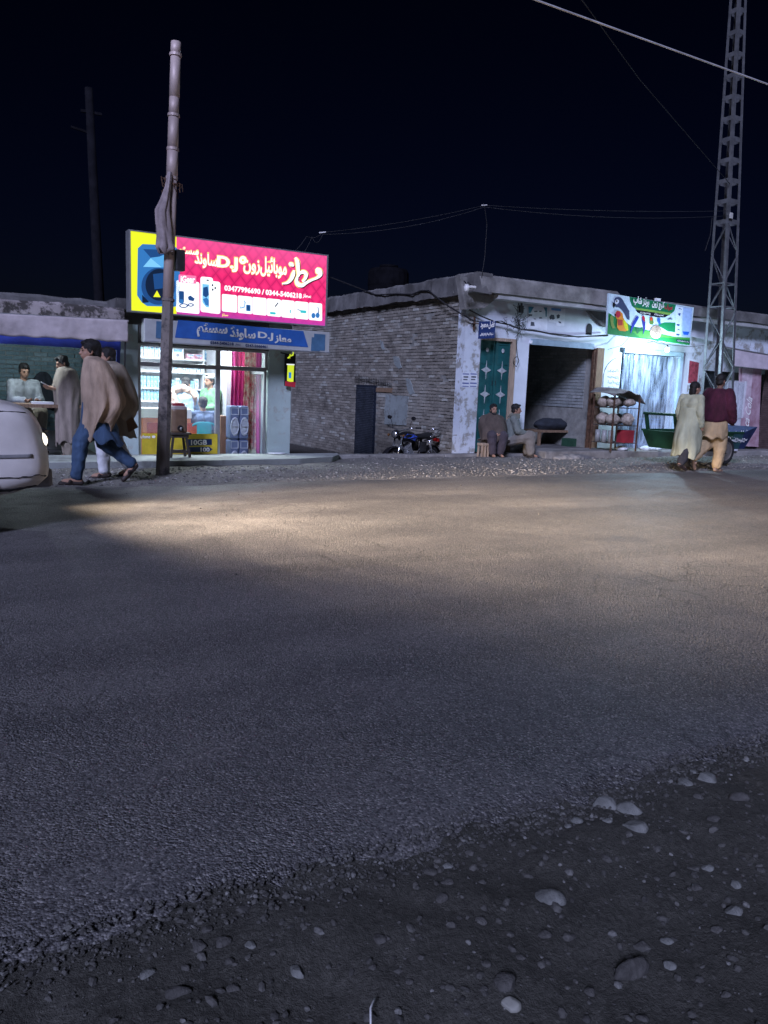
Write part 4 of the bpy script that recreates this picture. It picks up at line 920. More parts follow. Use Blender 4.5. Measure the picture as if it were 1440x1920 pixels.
# roof slab
zr0, zr1 = S(940, 556, 12.9).z, S(905, 513, 12.9).z
b_ = rough_slab(YR - .4, 22.2, -.13, .3, zr0 + .02, zr1 + .02, 90, .045, 31)
for v in b_.v: v.x, v.y = XC + v.y, v.x
b_.build('roof_edge', CONC_D, bd, fix=True)
rough_slab(XC - .13, 13.1, 12.9, 13.6, zr0 + .06, zr1, 40, .008, 37).build('roof_edge', CONC, bd)
rough_slab(13.1, 30, 12.9, 13.6, zr0 + .06, zr1 - .08, 60, .012, 38).build('roof_edge', CONC_D, bd)
mb = MB(); mb.bx(XC + .3, 30, 13.62, 22, zr0 + .1, zr0 + .3); mb.build('roof', CONC_D, bd)
mb = MB(); mb.bx(XC + .5, 30, 12.94, 13.28, zr0 - .04, zr0 + .05); mb.build('cornice', mat('grey_plaster_band', (.34, .35, .35), .85, var=.2), bd)
pprism('corner_bracket', [(862, 516), (940, 541), (936, 556), (921, 567), (910, 577), (872, 580)], 13.12, CONC, bd, .16)
pprism('wall_bracket', [(1094, 573), (1142, 578), (1142, 614), (1130, 612), (1118, 598), (1108, 588)], 13.2, CONC_D, bd, .08)
# front wall between the openings
xd0, xd1, xo0, xo1, xp0, xp1 = 9.80, 10.60, 11.05, 12.95, 13.74, 15.62; zd, zo, zpl = 2.37, 2.31, 2.27; zw = zr0 + .04
for nm, m_, parts in (('front_pillar', WASH, [(XC, xd0, -.1, zw)]), ('front_pillar', WASH2, [(xd1 + .1, xo0, -.1, zw)]), ('front_wall', WASH2, [(xd0, xd1 + .1, zd, zw), (xo0, xo1 + .2, zo, zw), (xo1 + .2, xp0, -.1, zw), (xp0, xp1, zpl, zw), (xp1, 16.0, -.1, zw)]),
                      ('front_wall', WASH, [(16.0, 16.6, -.1, zw), (16.6, 19.2, 2.0, zw), (19.2, 30, -.1, zw)])):
    mb = MB()
    for a in parts: mb.bx(a[0], a[1], YR, YR + .25, a[2], a[3])
    mb.build(nm, m_, bd)
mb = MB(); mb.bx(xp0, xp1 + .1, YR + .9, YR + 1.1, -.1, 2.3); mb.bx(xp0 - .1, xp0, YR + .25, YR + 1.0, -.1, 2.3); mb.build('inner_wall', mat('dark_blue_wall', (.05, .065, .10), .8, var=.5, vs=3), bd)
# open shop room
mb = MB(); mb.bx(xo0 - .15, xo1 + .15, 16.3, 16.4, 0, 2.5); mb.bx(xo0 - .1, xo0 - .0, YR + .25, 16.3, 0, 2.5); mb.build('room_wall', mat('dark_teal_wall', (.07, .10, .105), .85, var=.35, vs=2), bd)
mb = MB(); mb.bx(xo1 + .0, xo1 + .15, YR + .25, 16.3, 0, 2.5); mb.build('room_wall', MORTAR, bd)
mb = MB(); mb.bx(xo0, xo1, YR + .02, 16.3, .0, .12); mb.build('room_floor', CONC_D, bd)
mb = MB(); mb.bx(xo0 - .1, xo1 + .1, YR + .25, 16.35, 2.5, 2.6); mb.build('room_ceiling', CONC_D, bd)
mb = MB()
for u, v, a, b2_, q in brick_face(None, YR + .28, 16.28, 1.0, 2.45, .22, .07, .012, 0, lambda u, v: False, 5): mb.box((xo1 - .005, u, v), (.03 + q * .02, a, b2_))
o = mb.build('brickwork', BRICK_IN, bd); o['kind'] = 'stuff'
mb = MB(); mb.bx(xo0 + .02, xo1 - .1, YR - .03, YR - .005, zo - .02, zo + .1); mb.build('shutter_box', mat('blue_grey_paint', (.24, .33, .40), .6, var=.2), bd)
mb = MB(); mb.bx(xo0, xo0 + .05, YR - .04, YR - .003, zo - .0, zo + .06); mb.build('shutter_bracket', WHITEP, bd)
mb = MB(); mb.bx(xo1 + .0, xo1 + .2, YR - .05, YR - .001, -.05, zo + .02); mb.build('door_post', WOOD, bd)
mb = MB(); mb.bx(xo1 - .06, xo1 - .002, YR - .02, YR + .06, .1, zo - .02); mb.build('shutter_rail', RUST, bd)
# teal double door with star ornaments
TD = mat('teal_door_paint', (.012, .085, .085), .5, var=.35, vs=3, bump=.1)
for i in range(2):
    a = xd0 + i * (xd1 - xd0) / 2; b2_ = a + (xd1 - xd0) / 2
    mb = MB(); mb.bx(a + .006, b2_ - .006, YR + .05, YR + .09, .05, zd - .06); lf = mb.build('door_leaf', TD, bd)
    mb = MB()
    for z in (.1, .65, 1.25, 1.85, zd - .12): mb.bx(a + .02, b2_ - .02, YR + .038, YR + .05, z - .012, z + .012)
    mb.bx(a + .02, a + .05, YR + .036, YR + .05, .06, zd - .07); mb.bx(b2_ - .05, b2_ - .02, YR + .036, YR + .05, .06, zd - .07); mb.build('rib', TD, lf)
    mb = MB(); cx = (a + b2_) / 2
    for z in (1.72, 1.23, .74, .3):
        mb.prism([(cx - .125, z), (cx - .012, z + .055), (cx, z + .19), (cx + .012, z + .055), (cx + .125, z), (cx + .012, z - .055), (cx, z - .19), (cx - .012, z - .055)], YR + .03, .01)
    for i2, q in enumerate([0]): mb.prism([(cx + .035 * math.cos(t * .52), 2.12 + .045 * math.sin(t * .52)) for t in range(12)], YR + .03, .01)
    mb.build('ornament', mat('silver_paint', (.42, .46, .47), .5, .2, var=.3, vs=20), lf)
    mb = MB(); hx = b2_ - .04 if i == 0 else a + .04; mb.tube([(hx, YR + .05, 1.42), (hx, YR + .02, 1.43), (hx, YR + .02, 1.50), (hx, YR + .05, 1.51)], .008, 6); mb.build('handle', DARKM, lf)
mb = MB(); mb.bx(xd1 + .0, xd1 + .098, YR - .02, YR + .1, -.05, zd); mb.bx(xd0, xd1, YR - .01, YR + .1, zd - .06, zd + .002); mb.build('door_frame', WOOD_P, bd)
# little dark vent hole and wires are separate things on the wall
mb = MB(); c = S(1104, 618, YR); mb.prism([(c.x - .085, c.z - .11), (c.x + .085, c.z - .11)] + [(c.x + .085 * math.cos(t * math.pi / 8), c.z + .03 + .1 * math.sin(t * math.pi / 8)) for t in range(9)], YR - .012, .01)
mb.build('vent_opening', BLACK, bd)
# paper notices and posters
PAP = mat('poster_paper', (.62, .66, .70), .8, var=.12, vs=6); INK = mat('blue_ink', (.10, .14, .32), .8, var=.3); INK2 = mat('teal_ink', (.05, .20, .28), .8, var=.3); INKD = mat('dark_ink', (.06, .07, .09), .8, var=.3)
def poster(label, px, prints, Y=YR - .004):
    t = thing('poster', label, 'poster', S(*px[0], Y)); pprism('sheet', px, Y - .002, PAP, t, .003)
    for m_, p in prints: pprism('print', p, Y - .004, m_, t, .0015)
    return t
q4 = lambda x, y: (880 + x / 5.538, 540 + y / 5.538)
poster('torn election poster with teal corners above the open shop', [q4(*p) for p in ((612, 188), (812, 200), (808, 445), (612, 420))],
       [(INK2, [q4(*p) for p in ((614, 192), (672, 196), (655, 222), (640, 255), (616, 262))]), (INK2, [q4(*p) for p in ((770, 200), (808, 202), (804, 298), (792, 298), (790, 240))]), (INKD, [q4(*p) for p in ((672, 240), (705, 235), (708, 248), (675, 250))]), (INKD, [q4(*p) for p in ((725, 238), (752, 236), (750, 248), (728, 250))]),
        (INKD, [q4(*p) for p in ((640, 350), (672, 355), (680, 395), (636, 392))]), (INKD, [q4(*p) for p in ((668, 316), (692, 318), (690, 326), (670, 325))]), (INKD, [q4(*p) for p in ((728, 302), (752, 304), (760, 316), (725, 318))]), (INKD, [q4(*p) for p in ((614, 270), (655, 275), (650, 290), (616, 288))])])
poster('torn poster with a blue heading and two portraits', [q4(*p) for p in ((826, 198), (1000, 214), (985, 395), (905, 392), (905, 362), (822, 356))],
       [(mat('sky_ink', (.10, .28, .55), .8), [q4(*p) for p in ((852, 206), (952, 216), (950, 240), (852, 230))]), (INKD, [q4(*p) for p in ((830, 300), (850, 275), (880, 280), (888, 318), (870, 330), (852, 322), (838, 330))]), (INKD, [q4(*p) for p in ((905, 285), (925, 272), (942, 282), (935, 312), (912, 318))]), (INKD, [q4(*p) for p in ((925, 345), (950, 350), (955, 368), (930, 362))])])
q5 = lambda x, y: (860 + x / 4.8, 500 + y / 4.8)
for lb, a in (('printed notice on the corner pillar, left of two', 32), ('printed notice on the corner pillar, right of two', 102)):
    f = lambda x, y: q5(x + a, y)
    poster(lb, [f(0, 952), (f(66, 955)), f(64, 1090), f(-4, 1088)], [(INK, [f(4, 960), f(62, 962), f(62, 972), f(4, 970)]), (INK, [f(2, 1042), f(60, 1044), f(60, 1056), f(2, 1054)]), (INKD, [f(12, 985), f(56, 987), f(54, 1000), f(12, 998)]), (INKD, [f(10, 1010), f(48, 1012), f(48, 1022), f(10, 1020)]), (INK, [f(0, 1072), f(58, 1074), f(58, 1082), f(0, 1080)])])
# blue name board
nb = thing('name_board', 'small navy name board hung beside the teal door', 'sign', S(912, 620, 13.05))
pprism('board', [q4(*p) for p in ((108, 348), (275, 342), (262, 522), (96, 528))], 13.05, mat('navy_board', (.018, .04, .14), .5, var=.2), nb, .02)
put_text('lettering', 'فضل محمود', WPR, nb, q4(114, 430), q4(258, 425), .16, 13.046, bold=.04, urdu=True)
scribble('lettering', WPR, nb, S(*q4(112, 500), 13.047), S(*q4(248, 492), 13.047), .06, 14, 3, wd_=.22)
mb = MB(); a = S(900, 606, 13.05); mb.bar(a + Vector((-.02, .26, .0)), a + Vector((.0, .01, 0)), .015); a = S(888, 606, YR); mb.bar(a + Vector((0, -.02, .12)), a + Vector((0, -.02, -.14)), .05, .02); mb.build('bracket', RUST, nb)
# wall writing over the plastic-sheeted shop (outlined arch with Urdu lines)
wl = thing('painted_writing', 'painted arch with Urdu lines on the wall beside the plastic sheet', 'writing', S(1148, 740, YR))
mb = MB(); arc = [S(1163 + 32 * math.cos(math.pi * t / 14), 712 - 42 * math.sin(math.pi * t / 14), YR - .006) for t in range(7, 15)]
mb.tube([S(1163, 671, YR - .006)] + arc[1:] + [S(1130, 735, YR - .006)], .006, 6); mb.build('arch_line', INKD, wl)
for i in range(4): scribble('lettering', INKD, wl, S(1139, 698 + i * 11, YR - .004), S(1161, 700 + i * 11, YR - .004), .09, 9, 60 + i, wd_=.12)
# bulb under the bird sign
bp_ = S(1251, 656, 12.45)
lb = thing('light_bulb', 'glowing bare bulb under the bird shop sign', 'light', bp_)
mb = MB(); mb.ell((0, 0, 0), (.045, .045, .055), 14, 10); mb.build('bulb', glow('bulb_glow', (.78, .9, 1.0), 60), lb, wd=False, smooth=True)
mb = MB(); mb.tube([(0, 0, .04), (0, 0, .10)], .018, 10); mb.tube([(0, 0, .10), (0, .3, .2), (0, .6, .16)], .006, 6); mb.build('holder', BLACK, lb, wd=False)
pl = bpy.data.lights.new('bulb_lamp', 'POINT'); pl.energy = 185; pl.color = (.58, .82, 1.0); pl.shadow_soft_size = .05
po = bpy.data.objects.new('bulb_lamp', pl); col.objects.link(po); po.parent = lb; po.location = (0, -.0, -.09)
# bird shop sign
q3 = lambda x, y: (1130 + x / 8, 540 + y / 8)
bs = thing('bird_shop_sign', 'white and green bird shop sign with printed parrots', 'sign', S(1220, 600, 12.80))
def P3(n, pts, lay, c): return pprism(n, [q3(*p) for p in pts], 12.80 - .0025 * lay, mat('print_%d_%d_%d' % c, lin(c), .5, var=.12, vs=12, bump=0) if isinstance(c, tuple) else c, bs, .002 if lay else .05)
P3('board', [(95, 78), (1368, 292), (1305, 862), (65, 690)], 0, (190, 212, 222))
P3('green_print', [(405, 132), (1102, 250), (1075, 345), (1000, 410), (900, 400), (520, 335), (440, 270), (410, 190)], 1, (20, 110, 72)); P3('lime_print', [(470, 290), (1040, 375), (1000, 408), (900, 398), (520, 333)], 2, (120, 160, 75))
P3('black_ribbon', [(495, 325), (990, 405), (930, 442), (800, 432), (560, 388), (515, 358)], 3, (20, 16, 32))
P3('grass_print', [(88, 370), (180, 430), (360, 520), (420, 565), (560, 600), (700, 640), (1000, 720), (1310, 765), (1308, 835), (1300, 858), (68, 688)], 1, (28, 120, 60)); P3('grass_print', [(830, 545), (930, 515), (1095, 520), (1085, 665), (980, 650), (860, 580)], 1, (26, 124, 76)); P3('lime_print', [(440, 650), (700, 640), (900, 690), (1080, 735), (1310, 745), (1308, 770), (900, 740), (700, 760), (560, 740)], 2, (70, 140, 62))
P3('grey_parrot', [(172, 170), (195, 140), (240, 132), (290, 158), (320, 210), (400, 345), (405, 480), (370, 470), (330, 390), (290, 330), (240, 290), (195, 285), (172, 240)], 3, (62, 72, 100)); P3('grey_parrot', [(185, 190), (215, 168), (245, 180), (245, 215), (215, 245), (185, 235)], 4, (200, 208, 220)); P3('eye_print', oval(212, 196, 12, 14, 10), 5, (60, 70, 20)); P3('beak_print', [(150, 215), (180, 222), (195, 250), (178, 282), (165, 300), (150, 265)], 4, (14, 14, 20))
P3('sun_parrot', [(190, 370), (215, 340), (260, 345), (300, 385), (310, 450), (375, 545), (385, 630), (345, 650), (250, 640), (215, 590), (220, 480), (195, 430)], 5, (205, 130, 40)); P3('sun_parrot', [(195, 375), (225, 345), (262, 360), (272, 410), (235, 450), (205, 430)], 6, (175, 40, 62)); P3('sun_parrot', [(310, 470), (345, 500), (382, 580), (375, 645), (330, 600), (315, 540)], 6, (190, 195, 30)); P3('sun_parrot', [(225, 470), (300, 480), (300, 560), (235, 560)], 6, (165, 62, 50)); P3('beak_print', [(178, 385), (200, 392), (195, 425), (182, 410)], 7, (14, 14, 20))
P3('green_parrot', [(110, 430), (140, 405), (165, 450), (160, 520), (185, 600), (150, 610), (125, 560)], 4, (120, 140, 70))
P3('blue_macaw', [(500, 430), (530, 420), (545, 440), (500, 525), (450, 610), (420, 690), (418, 650), (440, 540)], 4, (40, 56, 150)); P3('red_macaw', [(588, 430), (610, 416), (632, 430), (642, 520), (640, 610), (605, 710), (612, 600), (592, 500)], 4, (52, 52, 130)); P3('red_macaw', [(588, 430), (610, 416), (632, 430), (636, 510), (605, 480)], 5, (165, 40, 50))
P3('lovebird', [(705, 450), (730, 430), (755, 450), (768, 520), (745, 555), (705, 540)], 4, (90, 120, 60)); P3('lovebird', [(708, 450), (730, 432), (752, 450), (745, 490), (715, 490)], 5, (190, 62, 40)); P3('budgies', [(818, 450), (840, 445), (865, 460), (872, 545), (838, 540), (820, 500)], 4, (56, 100, 170)); P3('perch', [(960, 480), (1010, 445), (1055, 478), (1010, 468)], 4, (70, 80, 92))
P3('seed_heap', [(800 + 90 * math.cos(t * .35) * (1 + .05 * math.sin(t * 5)), 662 + 102 * math.sin(t * .35)) for t in range(18)], 5, mat('seeds', (.30, .22, .17), .8, var=.6, vs=60))
P3('green_parrot', [(500, 590), (550, 600), (600, 590), (605, 620), (545, 660), (520, 690), (500, 650)], 3, (36, 98, 62))
P3('side_card', [(1115, 275), (1205, 290), (1170, 725), (1090, 712)], 3, (205, 220, 235)); P3('side_card', [(1212, 290), (1345, 310), (1310, 738), (1185, 722)], 3, (150, 175, 215))
for pts in ([(1135, 375), (1170, 382), (1160, 420), (1138, 405)], [(1112, 540), (1155, 546), (1150, 570), (1112, 562)], [(1105, 685), (1155, 692), (1150, 716), (1102, 708)], [(1200, 650), (1300, 658), (1280, 706), (1215, 700)]): P3('item_print', pts, 4, (42, 70, 130) if pts[0][0] != 1200 else (30, 90, 190))
for pts in ([(1112, 635), (1138, 612), (1165, 640), (1138, 628)], [(1140, 300), (1190, 318), (1185, 326), (1140, 310)]): P3('item_print', pts, 4, (80, 90, 110))
P3('corner_ribbon', [(1108, 770), (1310, 795), (1306, 830), (1105, 800)], 4, (20, 44, 66))
for tx, l, r, h, c in (('برڈز شاپ', (455, 262), (690, 308), .22, WPR), ('کیج زون', (735, 312), (918, 340), .19, WPR), ('سیف', (925, 335), (1040, 352), .14, mat('red_letters', (.42, .03, .05), .5)), ): put_text('lettering', tx, c, bs, q3(*l), q3(*r), h, 12.80 - .012, bold=.035, urdu=True)
for l_, r_, h_, n_, s_ in (((560, 380), (720, 402), .045, 13, 5), ((775, 408), (915, 428), .05, 10, 6), ((1120, 800), (1290, 820), .035, 14, 7)): scribble('lettering', WPR, bs, S(*q3(*l_), 12.80 - .012), S(*q3(*r_), 12.80 - .012), h_, n_, s_, wd_=.2)
mb = MB(); a = S(1233, 562, 12.83); mb.box(a, (.14, .05, .06)); mb.build('clamp', WHITEP, bs)
# plastic sheet over the bird shop front
PLS = clear_mat('plastic_sheet', (.48, .58, .76), (.84, .30), .18)
def psh(u, v):
    x = xp0 + .02 + (xp1 - xp0 - .04) * u; z = zpl - .02 - (zpl - .14) * v
    return Vector((x, YR - .03 + .035 * math.sin(u * 34 + 3 * nz(u * 3, v * 2, 1)) * (.4 + .6 * v) + .03 * nz(u * 9, v * 3, 2) - .12 * max(0, v - .8), z))
mb = MB(); mb.grid(psh, 110, 30); tag(mb.build('plastic_sheet', PLS, smooth=True), 'clear crumpled plastic sheet hung over the bird shop front', 'plastic sheet')
mb = MB(); mb.bx(xp0 - .02, xp1 + .03, YR - .10, YR - .05, zpl, zpl + .1); mb.bx(xp1 - .04, xp1 + .06, YR - .08, YR - .01, 0, zpl); mb.build('shop_frame', mat('pale_blue_paint', (.42, .56, .66), .6, var=.2), bd)
BD2 = ((.2, .6), (.9, .5), (1.35, .55))
for i, (dx, ww) in enumerate(BD2):
    for j in range(3):
        t = thing('bird_cage', 'dim wire bird cage behind the plastic sheet, ' + ('bottom', 'middle', 'top')[j] + ' row ' + ('left', 'centre', 'right')[i], 'cage', (xp0 + dx + .02, YR + .35, .15 + j * .62), 0, 'cages behind the plastic sheet')
        mb = MB(); mb.bx(0, ww - .08, 0, .4, 0, .02); mb.bx(0, ww - .08, 0, .4, .5, .515); mb.build('tray', mat('blue_tray', (.05, .09, .22), .6), t, wd=False)
        mb = MB()
        for k in range(9): mb.bar((k * (ww - .08) / 8, 0, .02), (k * (ww - .08) / 8, 0, .5), .008)
        mb.build('bars', STEEL, t, wd=False)
# neighbours further right: dark shutter, scalloped awning, faded drink panel, brown shutter
nb2 = thing('shutter', 'dark roller shutter behind the lattice mast', 'shutter', (17.0, YR, 0)); mb = MB()
for i in range(34): mb.box((17.05, YR + .10, .05 + i * .058), (1.0, .03, .05), Euler((.35, 0, 0)).to_matrix())
o = mb.build('slats', mat('dark_slats', (.04, .05, .055), .6, .3, var=.3), nb2); o['kind'] = 'stuff'
mb = MB(); mb.bx(16.6, 17.6, YR + .14, YR + .2, 0, 2.0); mb.build('backing', BLACK, nb2)
aw = thing('scalloped_awning', 'pale scalloped metal awning at the right edge', 'awning', S(1410, 670, 12.7)); a0, a1 = S(1378, 656, 12.75), S(1470, 672, 12.75)
poly = [(a0.x, a0.z), (a1.x, a1.z)] ; n_ = 30; zb_ = S(1378, 684, 12.75).z
low = []
for i in range(n_ * 4 + 1):
    t = i / (n_ * 4); low.append((a1.x + (a0.x - a1.x) * t, zb_ - .035 * abs(math.sin(t * n_ * math.pi)) ** .7 + (S(1470, 700, 12.75).z - zb_) * (1 - t) * .3))
MB().prism(poly + low, 12.75, .02).build('valance', mat('pinkish_white_paint', (.50, .44, .48), .6, var=.15), aw)
mb = MB(); mb.add([(a0.x, 12.76, a0.z), (a1.x, 12.76, a1.z), (a1.x, YR - .01, a1.z + .12), (a0.x, YR - .01, a0.z + .12)], [(0, 1, 2, 3)]); mb.build('cover', CONC_D, aw, solid=.02)
pn = thing('drink_panel', 'faded red soft drink panel with white script at the right', 'panel', S(1405, 830, 12.95))
pprism('panel', [(1388, 690), (1428, 692), (1422, 838), (1386, 836)], 12.95, mat('faded_red', (.34, .16, .20), .7, var=.35, vs=3, c2=(.50, .36, .42)), pn, .04)
pprism('pale_band', [(1392, 690), (1412, 692), (1404, 790), (1392, 780)], 12.946, mat('faded_pink', (.50, .40, .45), .7, var=.3), pn, .003)
A_, B_ = S(1401, 822, 12.944), S(1411, 745, 12.944); put_text('lettering', 'Coca Cola', WPR, pn, A_, B_, .22, plane=Vector((-1, 0, .12)).normalized(), bold=.01, shear=.5)
b3 = thing('shutter', 'brown roller shutter at the far right edge', 'shutter', (18.9, 13.2, 0)); mb = MB(); xa = S(1424, 800, 13.15).x
for i in range(40): mb.box((xa + 1.0, 13.15, .05 + i * .055), (2.0, .03, .047), Euler((.35, 0, 0)).to_matrix())
o = mb.build('slats', mat('brown_slats', (.13, .09, .085), .6, .3, var=.3), b3); o['kind'] = 'stuff'
mb = MB(); mb.bx(17.6, xa - .02, YR + .02, YR + .2, 0, 2.0); mb.build('backing', CONC_D, b3)
pst = poster('faded red poster on the pillar right of the bird shop', [(1291, 672), (1313, 676), (1309, 725), (1288, 722)], [(mat('dull_red', (.30, .05, .07), .8, var=.5, vs=8), [(1293, 676), (1311, 680), (1307, 720), (1290, 718)])])
# pale cupboard sign plate under roof right of the bird sign
pprism('plate', [(1298, 598), (1340, 604), (1336, 640), (1294, 630)], 13.2, WASH2, bd, .03)
# roof water tank, seen faintly
wt = thing('water_tank', 'dark round water tank on the roof of the corner building', 'tank', (12.0, 19.0, zr0 + .3)); a, b_ = S(690, 525, 19.5), S(765, 525, 19.5); r_ = (b_.x - a.x) / 2 * .8; cx = (a.x + b_.x) / 2; zt_ = S(727, 500, 19.5).z
wt.location = (cx, 19.5, zr0 + .3); mb = MB(); hh = zt_ - (zr0 + .3)
mb.loft([[Vector((r_ * k * math.cos(t * .314), r_ * k * math.sin(t * .314), z)) for t in range(20)] for k, z in ((1.1, 0), (1.12, .1), (1.1, hh * .5), (1.12, hh * .55), (1.1, hh * .85), (1.0, hh * .93), (.3, hh * 1.0))]); mb.build('tank_body', mat('dark_tank', (.006, .006, .008), 1.0, spec=.02), wt, wd=False)
mb = MB(); mb.tube([(0, 0, hh * .99), (0, 0, hh * 1.03)], .25, 14); mb.build('lid', MATS['dark_tank'], wt, wd=False)
# ------------------------------------------------------------------ near steel pole with cloth and meter box
pb = G(305, 888); pt = S(330, 79, pb.y); ax = pt - pb
pole = thing('utility_pole', 'tall grey tapering steel pole in front of the phone shop', 'pole', (pb.x, pb.y, 0))
UPM = mat('weathered_pole_paint', (.46, .37, .34), .55, .2, var=.25, vs=4, bump=.1, stretch=(1, 1, .4)); LOM = peel_mat('rusted_pole_paint', (.19, .165, .15), (.05, .045, .045), .5, .58, 3)
def at_t(t): return pb + ax * t
segs = [(-.02, .42, .098, .078, LOM, 8), (.42, .70, .072, .066, UPM, 14), (.70, .765, .073, .07, UPM, 16), (.765, .84, .069, .066, UPM, 16), (.84, .88, .064, .062, UPM, 16), (.88, .972, .066, .063, UPM, 16), (.972, 1.0, .064, .064, UPM, 16)]
for t0, t1, r0, r1, m_, n in segs:
    mb = MB(); mb.tube([at_t(t0), at_t(t1)], [r0, r1], n); mb.build('pole_section', m_, pole, smooth=n > 8, bevel=0)
for t in (.70, .765, .84, .972, .42): 
    mb = MB(); mb.tube([at_t(t - .003), at_t(t + .003)], .078 if t != .42 else .085, 16); mb.build('collar', UPM if t > .5 else LOM, pole)
mb = MB(); c = at_t(.685)
for i in range(16):
    a = random.uniform(0, 6.28); q = c + Vector((math.cos(a) * .085, math.sin(a) * .085, random.uniform(-.08, .08))); mb.tube([q, q + Vector((math.cos(a) * .05, math.sin(a) * .05, random.uniform(-.08, .06))), q + Vector((random.uniform(-.06, .06), -.03, -.1))], .006, 5)
mb.torus(c, .08, .012, 'Z'); mb.build('wire_clamp', RUST, pole)
c = S(336, 489, pb.y); mb = MB(); mb.box((c.x, c.y - .02, c.z), (.12, .12, .27)); tag(mb.build('meter_box', DARKM, bevel=.01), 'small dark meter box strapped to the steel pole', 'box')
# torn cloth hanging from the clamp
def rag():
    mb = MB(); prof = [(318, 322, 3), (315, 350, 4.5), (310, 375, 7), (304, 395, 10), (305, 420, 11), (309, 445, 11), (311, 462, 13), (308, 470, 13)]; rings = []
    for i, (x, y, w_) in enumerate(prof):
        p = S(x, y, pb.y - .11); r_ = w_ / 1500 * 11; g = []
        for j in range(26):
            a = 2 * math.pi * j / 26; k = 1 + .3 * math.sin(4 * a + i * .5) + .15 * math.sin(7 * a - i)
            g.append(p + Vector((math.cos(a) * r_ * k, math.sin(a) * r_ * .4 * k, (.05 * math.sin(5 * a) if i == len(prof) - 1 else 0))))
        rings.append(g)
    mb.loft(rings); return mb
tag(rag().build('cloth', mat('dusty_pink_cloth', (.27, .225, .225), .9, var=.3, vs=7), smooth=True), 'torn dusty cloth hanging from the clamp of the steel pole', 'cloth')
# far dark pole at left
p0, p1 = S(188, 600, 21), S(166, 165, 21); fp_ = thing('utility_pole', 'faint dark pole rising behind the left stall', 'pole', (p0.x, 21, -.47))
p0 = p0 - (p1 - p0) * ((p0.z + .47) / (p1.z - p0.z)); mb = MB(); mb.tube([p0, p1], [.15, .09], 12); mb.build('pole_shaft', mat('dark_pole', (.010, .010, .013), 1.0, spec=.02), fp_, smooth=True)
c = S(170, 215, 21); mb = MB(); mb.bar(c + Vector((-.22, 0, .05)), c + Vector((.25, 0, .05)), .06); mb.bar(c + Vector((-.45, 0, -.35)), c + Vector((.05, 0, -.42)), .05); mb.build('crossarm', MATS['dark_pole'], fp_)
# ------------------------------------------------------------------ lattice mast
TY = 12.28; a7, a0 = S(1347, 700, TY), S(1384, 0, TY); sl = (a0 - a7) / (a0.z - a7.z)
tw = thing('lattice_mast', 'tall galvanised lattice mast at the right with plastic strips', 'mast', (a7.x, TY, 0))
def tp(z, i, j):
    hw_ = .262 - .0155 * z; c = a7 + sl * (z - a7.z); return c + Vector((i * hw_, j * hw_, 0))
MST = mat('mast_steel', (.13, .135, .145), .5, .4, var=.3, vs=6, bump=.05)
def angle_iron(p, q, w_, t_, cx):
    mb = MB(); o1 = Vector((cx[0], 0, 0)); o2 = Vector((0, cx[1], 0)); mb.bar(p - o1 * w_ / 2, q - o1 * w_ / 2, w_, t_, up=(0, 1, 0)); mb.bar(p - o2 * w_ / 2 + o2 * t_, q - o2 * w_ / 2 + o2 * t_, t_, w_, up=(0, 1, 0)); return mb
for i in (-1, 1):
    for j in (-1, 1): angle_iron(tp(-.05, i, j), tp(11.2, i, j), .062, .008, (i, j)).build('leg', MST, tw)
cor = [(-1, -1), (1, -1), (1, 1), (-1, 1)]
zs = [.15 + .62 * i for i in range(9)]
for k in range(8):
    for s_ in range(4):
        a, b_ = cor[s_], cor[(s_ + 1) % 4]
        if (k + s_) % 2: a, b_ = b_, a
        mb = MB(); mb.bar(tp(zs[k], *a), tp(zs[k + 1], *b_), .032, .008); mb.build('brace', MST, tw)
for z in [3.35, 3.85] + [5.15 + .42 * i for i in range(14)]:
    for s_ in range(4):
        mb = MB(); mb.bar(tp(z, *cor[s_]), tp(z, *cor[(s_ + 1) % 4]), .008, .03 if z < 5 else .09); mb.build('batten', MST, tw)
c = tp(5.25, -1, -1); mb = MB(); mb.box(c + Vector((.03, -.05, 0)), (.10, .01, .12)); mb.build('plate', mat('tin_plate', (.45, .45, .42), .5), tw)
c = S(1332, 440, TY); mb = MB(); mb.tube([c + Vector((.0, 0, .35)), c, c + Vector((-.12, 0, -.35))], .008, 6); mb.build('loose_wire', CABLE, tw)

# ------------------------------------------------------------------ wires
def wire(label, pts, r=.01, m=CABLE, sag=0):
    P = []
    for i in range(len(pts) - 1):
        a, b_ = Vector(pts[i]), Vector(pts[i + 1])
        for k in range(16): t = k / 16; P.append(a + (b_ - a) * t - Vector((0, 0, sag * 4 * t * (1 - t))))
    P.append(Vector(pts[-1])); mb = MB(); mb.tube(P, r, 6); return tag(mb.build('wire', m, smooth=True), label, 'wire')
a, b_ = S(1005, 0, 6), S(1440, 158, 6); d = b_ - a
wire('thick pale wire crossing the upper right corner', [a - d * 4, b_ + d * 5], .0075, mat('pale_wire', (.42, .42, .44), .5))
wire('thin dark wire running down to the lattice mast from above', [S(1060, -30, 7.5), S(1095, 5, 8), S(1200, 150, 10), tp(5.9, -1, -1)], .006, mat('grey_wire', (.03, .03, .034), .8))
sp1, sp2 = S(605, 436, 12.6), S(908, 385, 12.6)
wire('service wire strung from behind the big sign to the mast', [S(540, 478, 12.58), S(575, 443, 12.6), sp1, sp2, tp(5.35, -1, -1)], .0038, mat('grey_wire', (.03, .03, .034), .8), .05)
wire('second service wire just below the first between sign and mast', [S(552, 480, 12.58), S(585, 444, 12.6), sp1 + Vector((0, 0, -.03)), sp2 + Vector((0, 0, -.03)), tp(5.25, -1, -1)], .0038, mat('grey_wire', (.03, .03, .034), .8), .11)
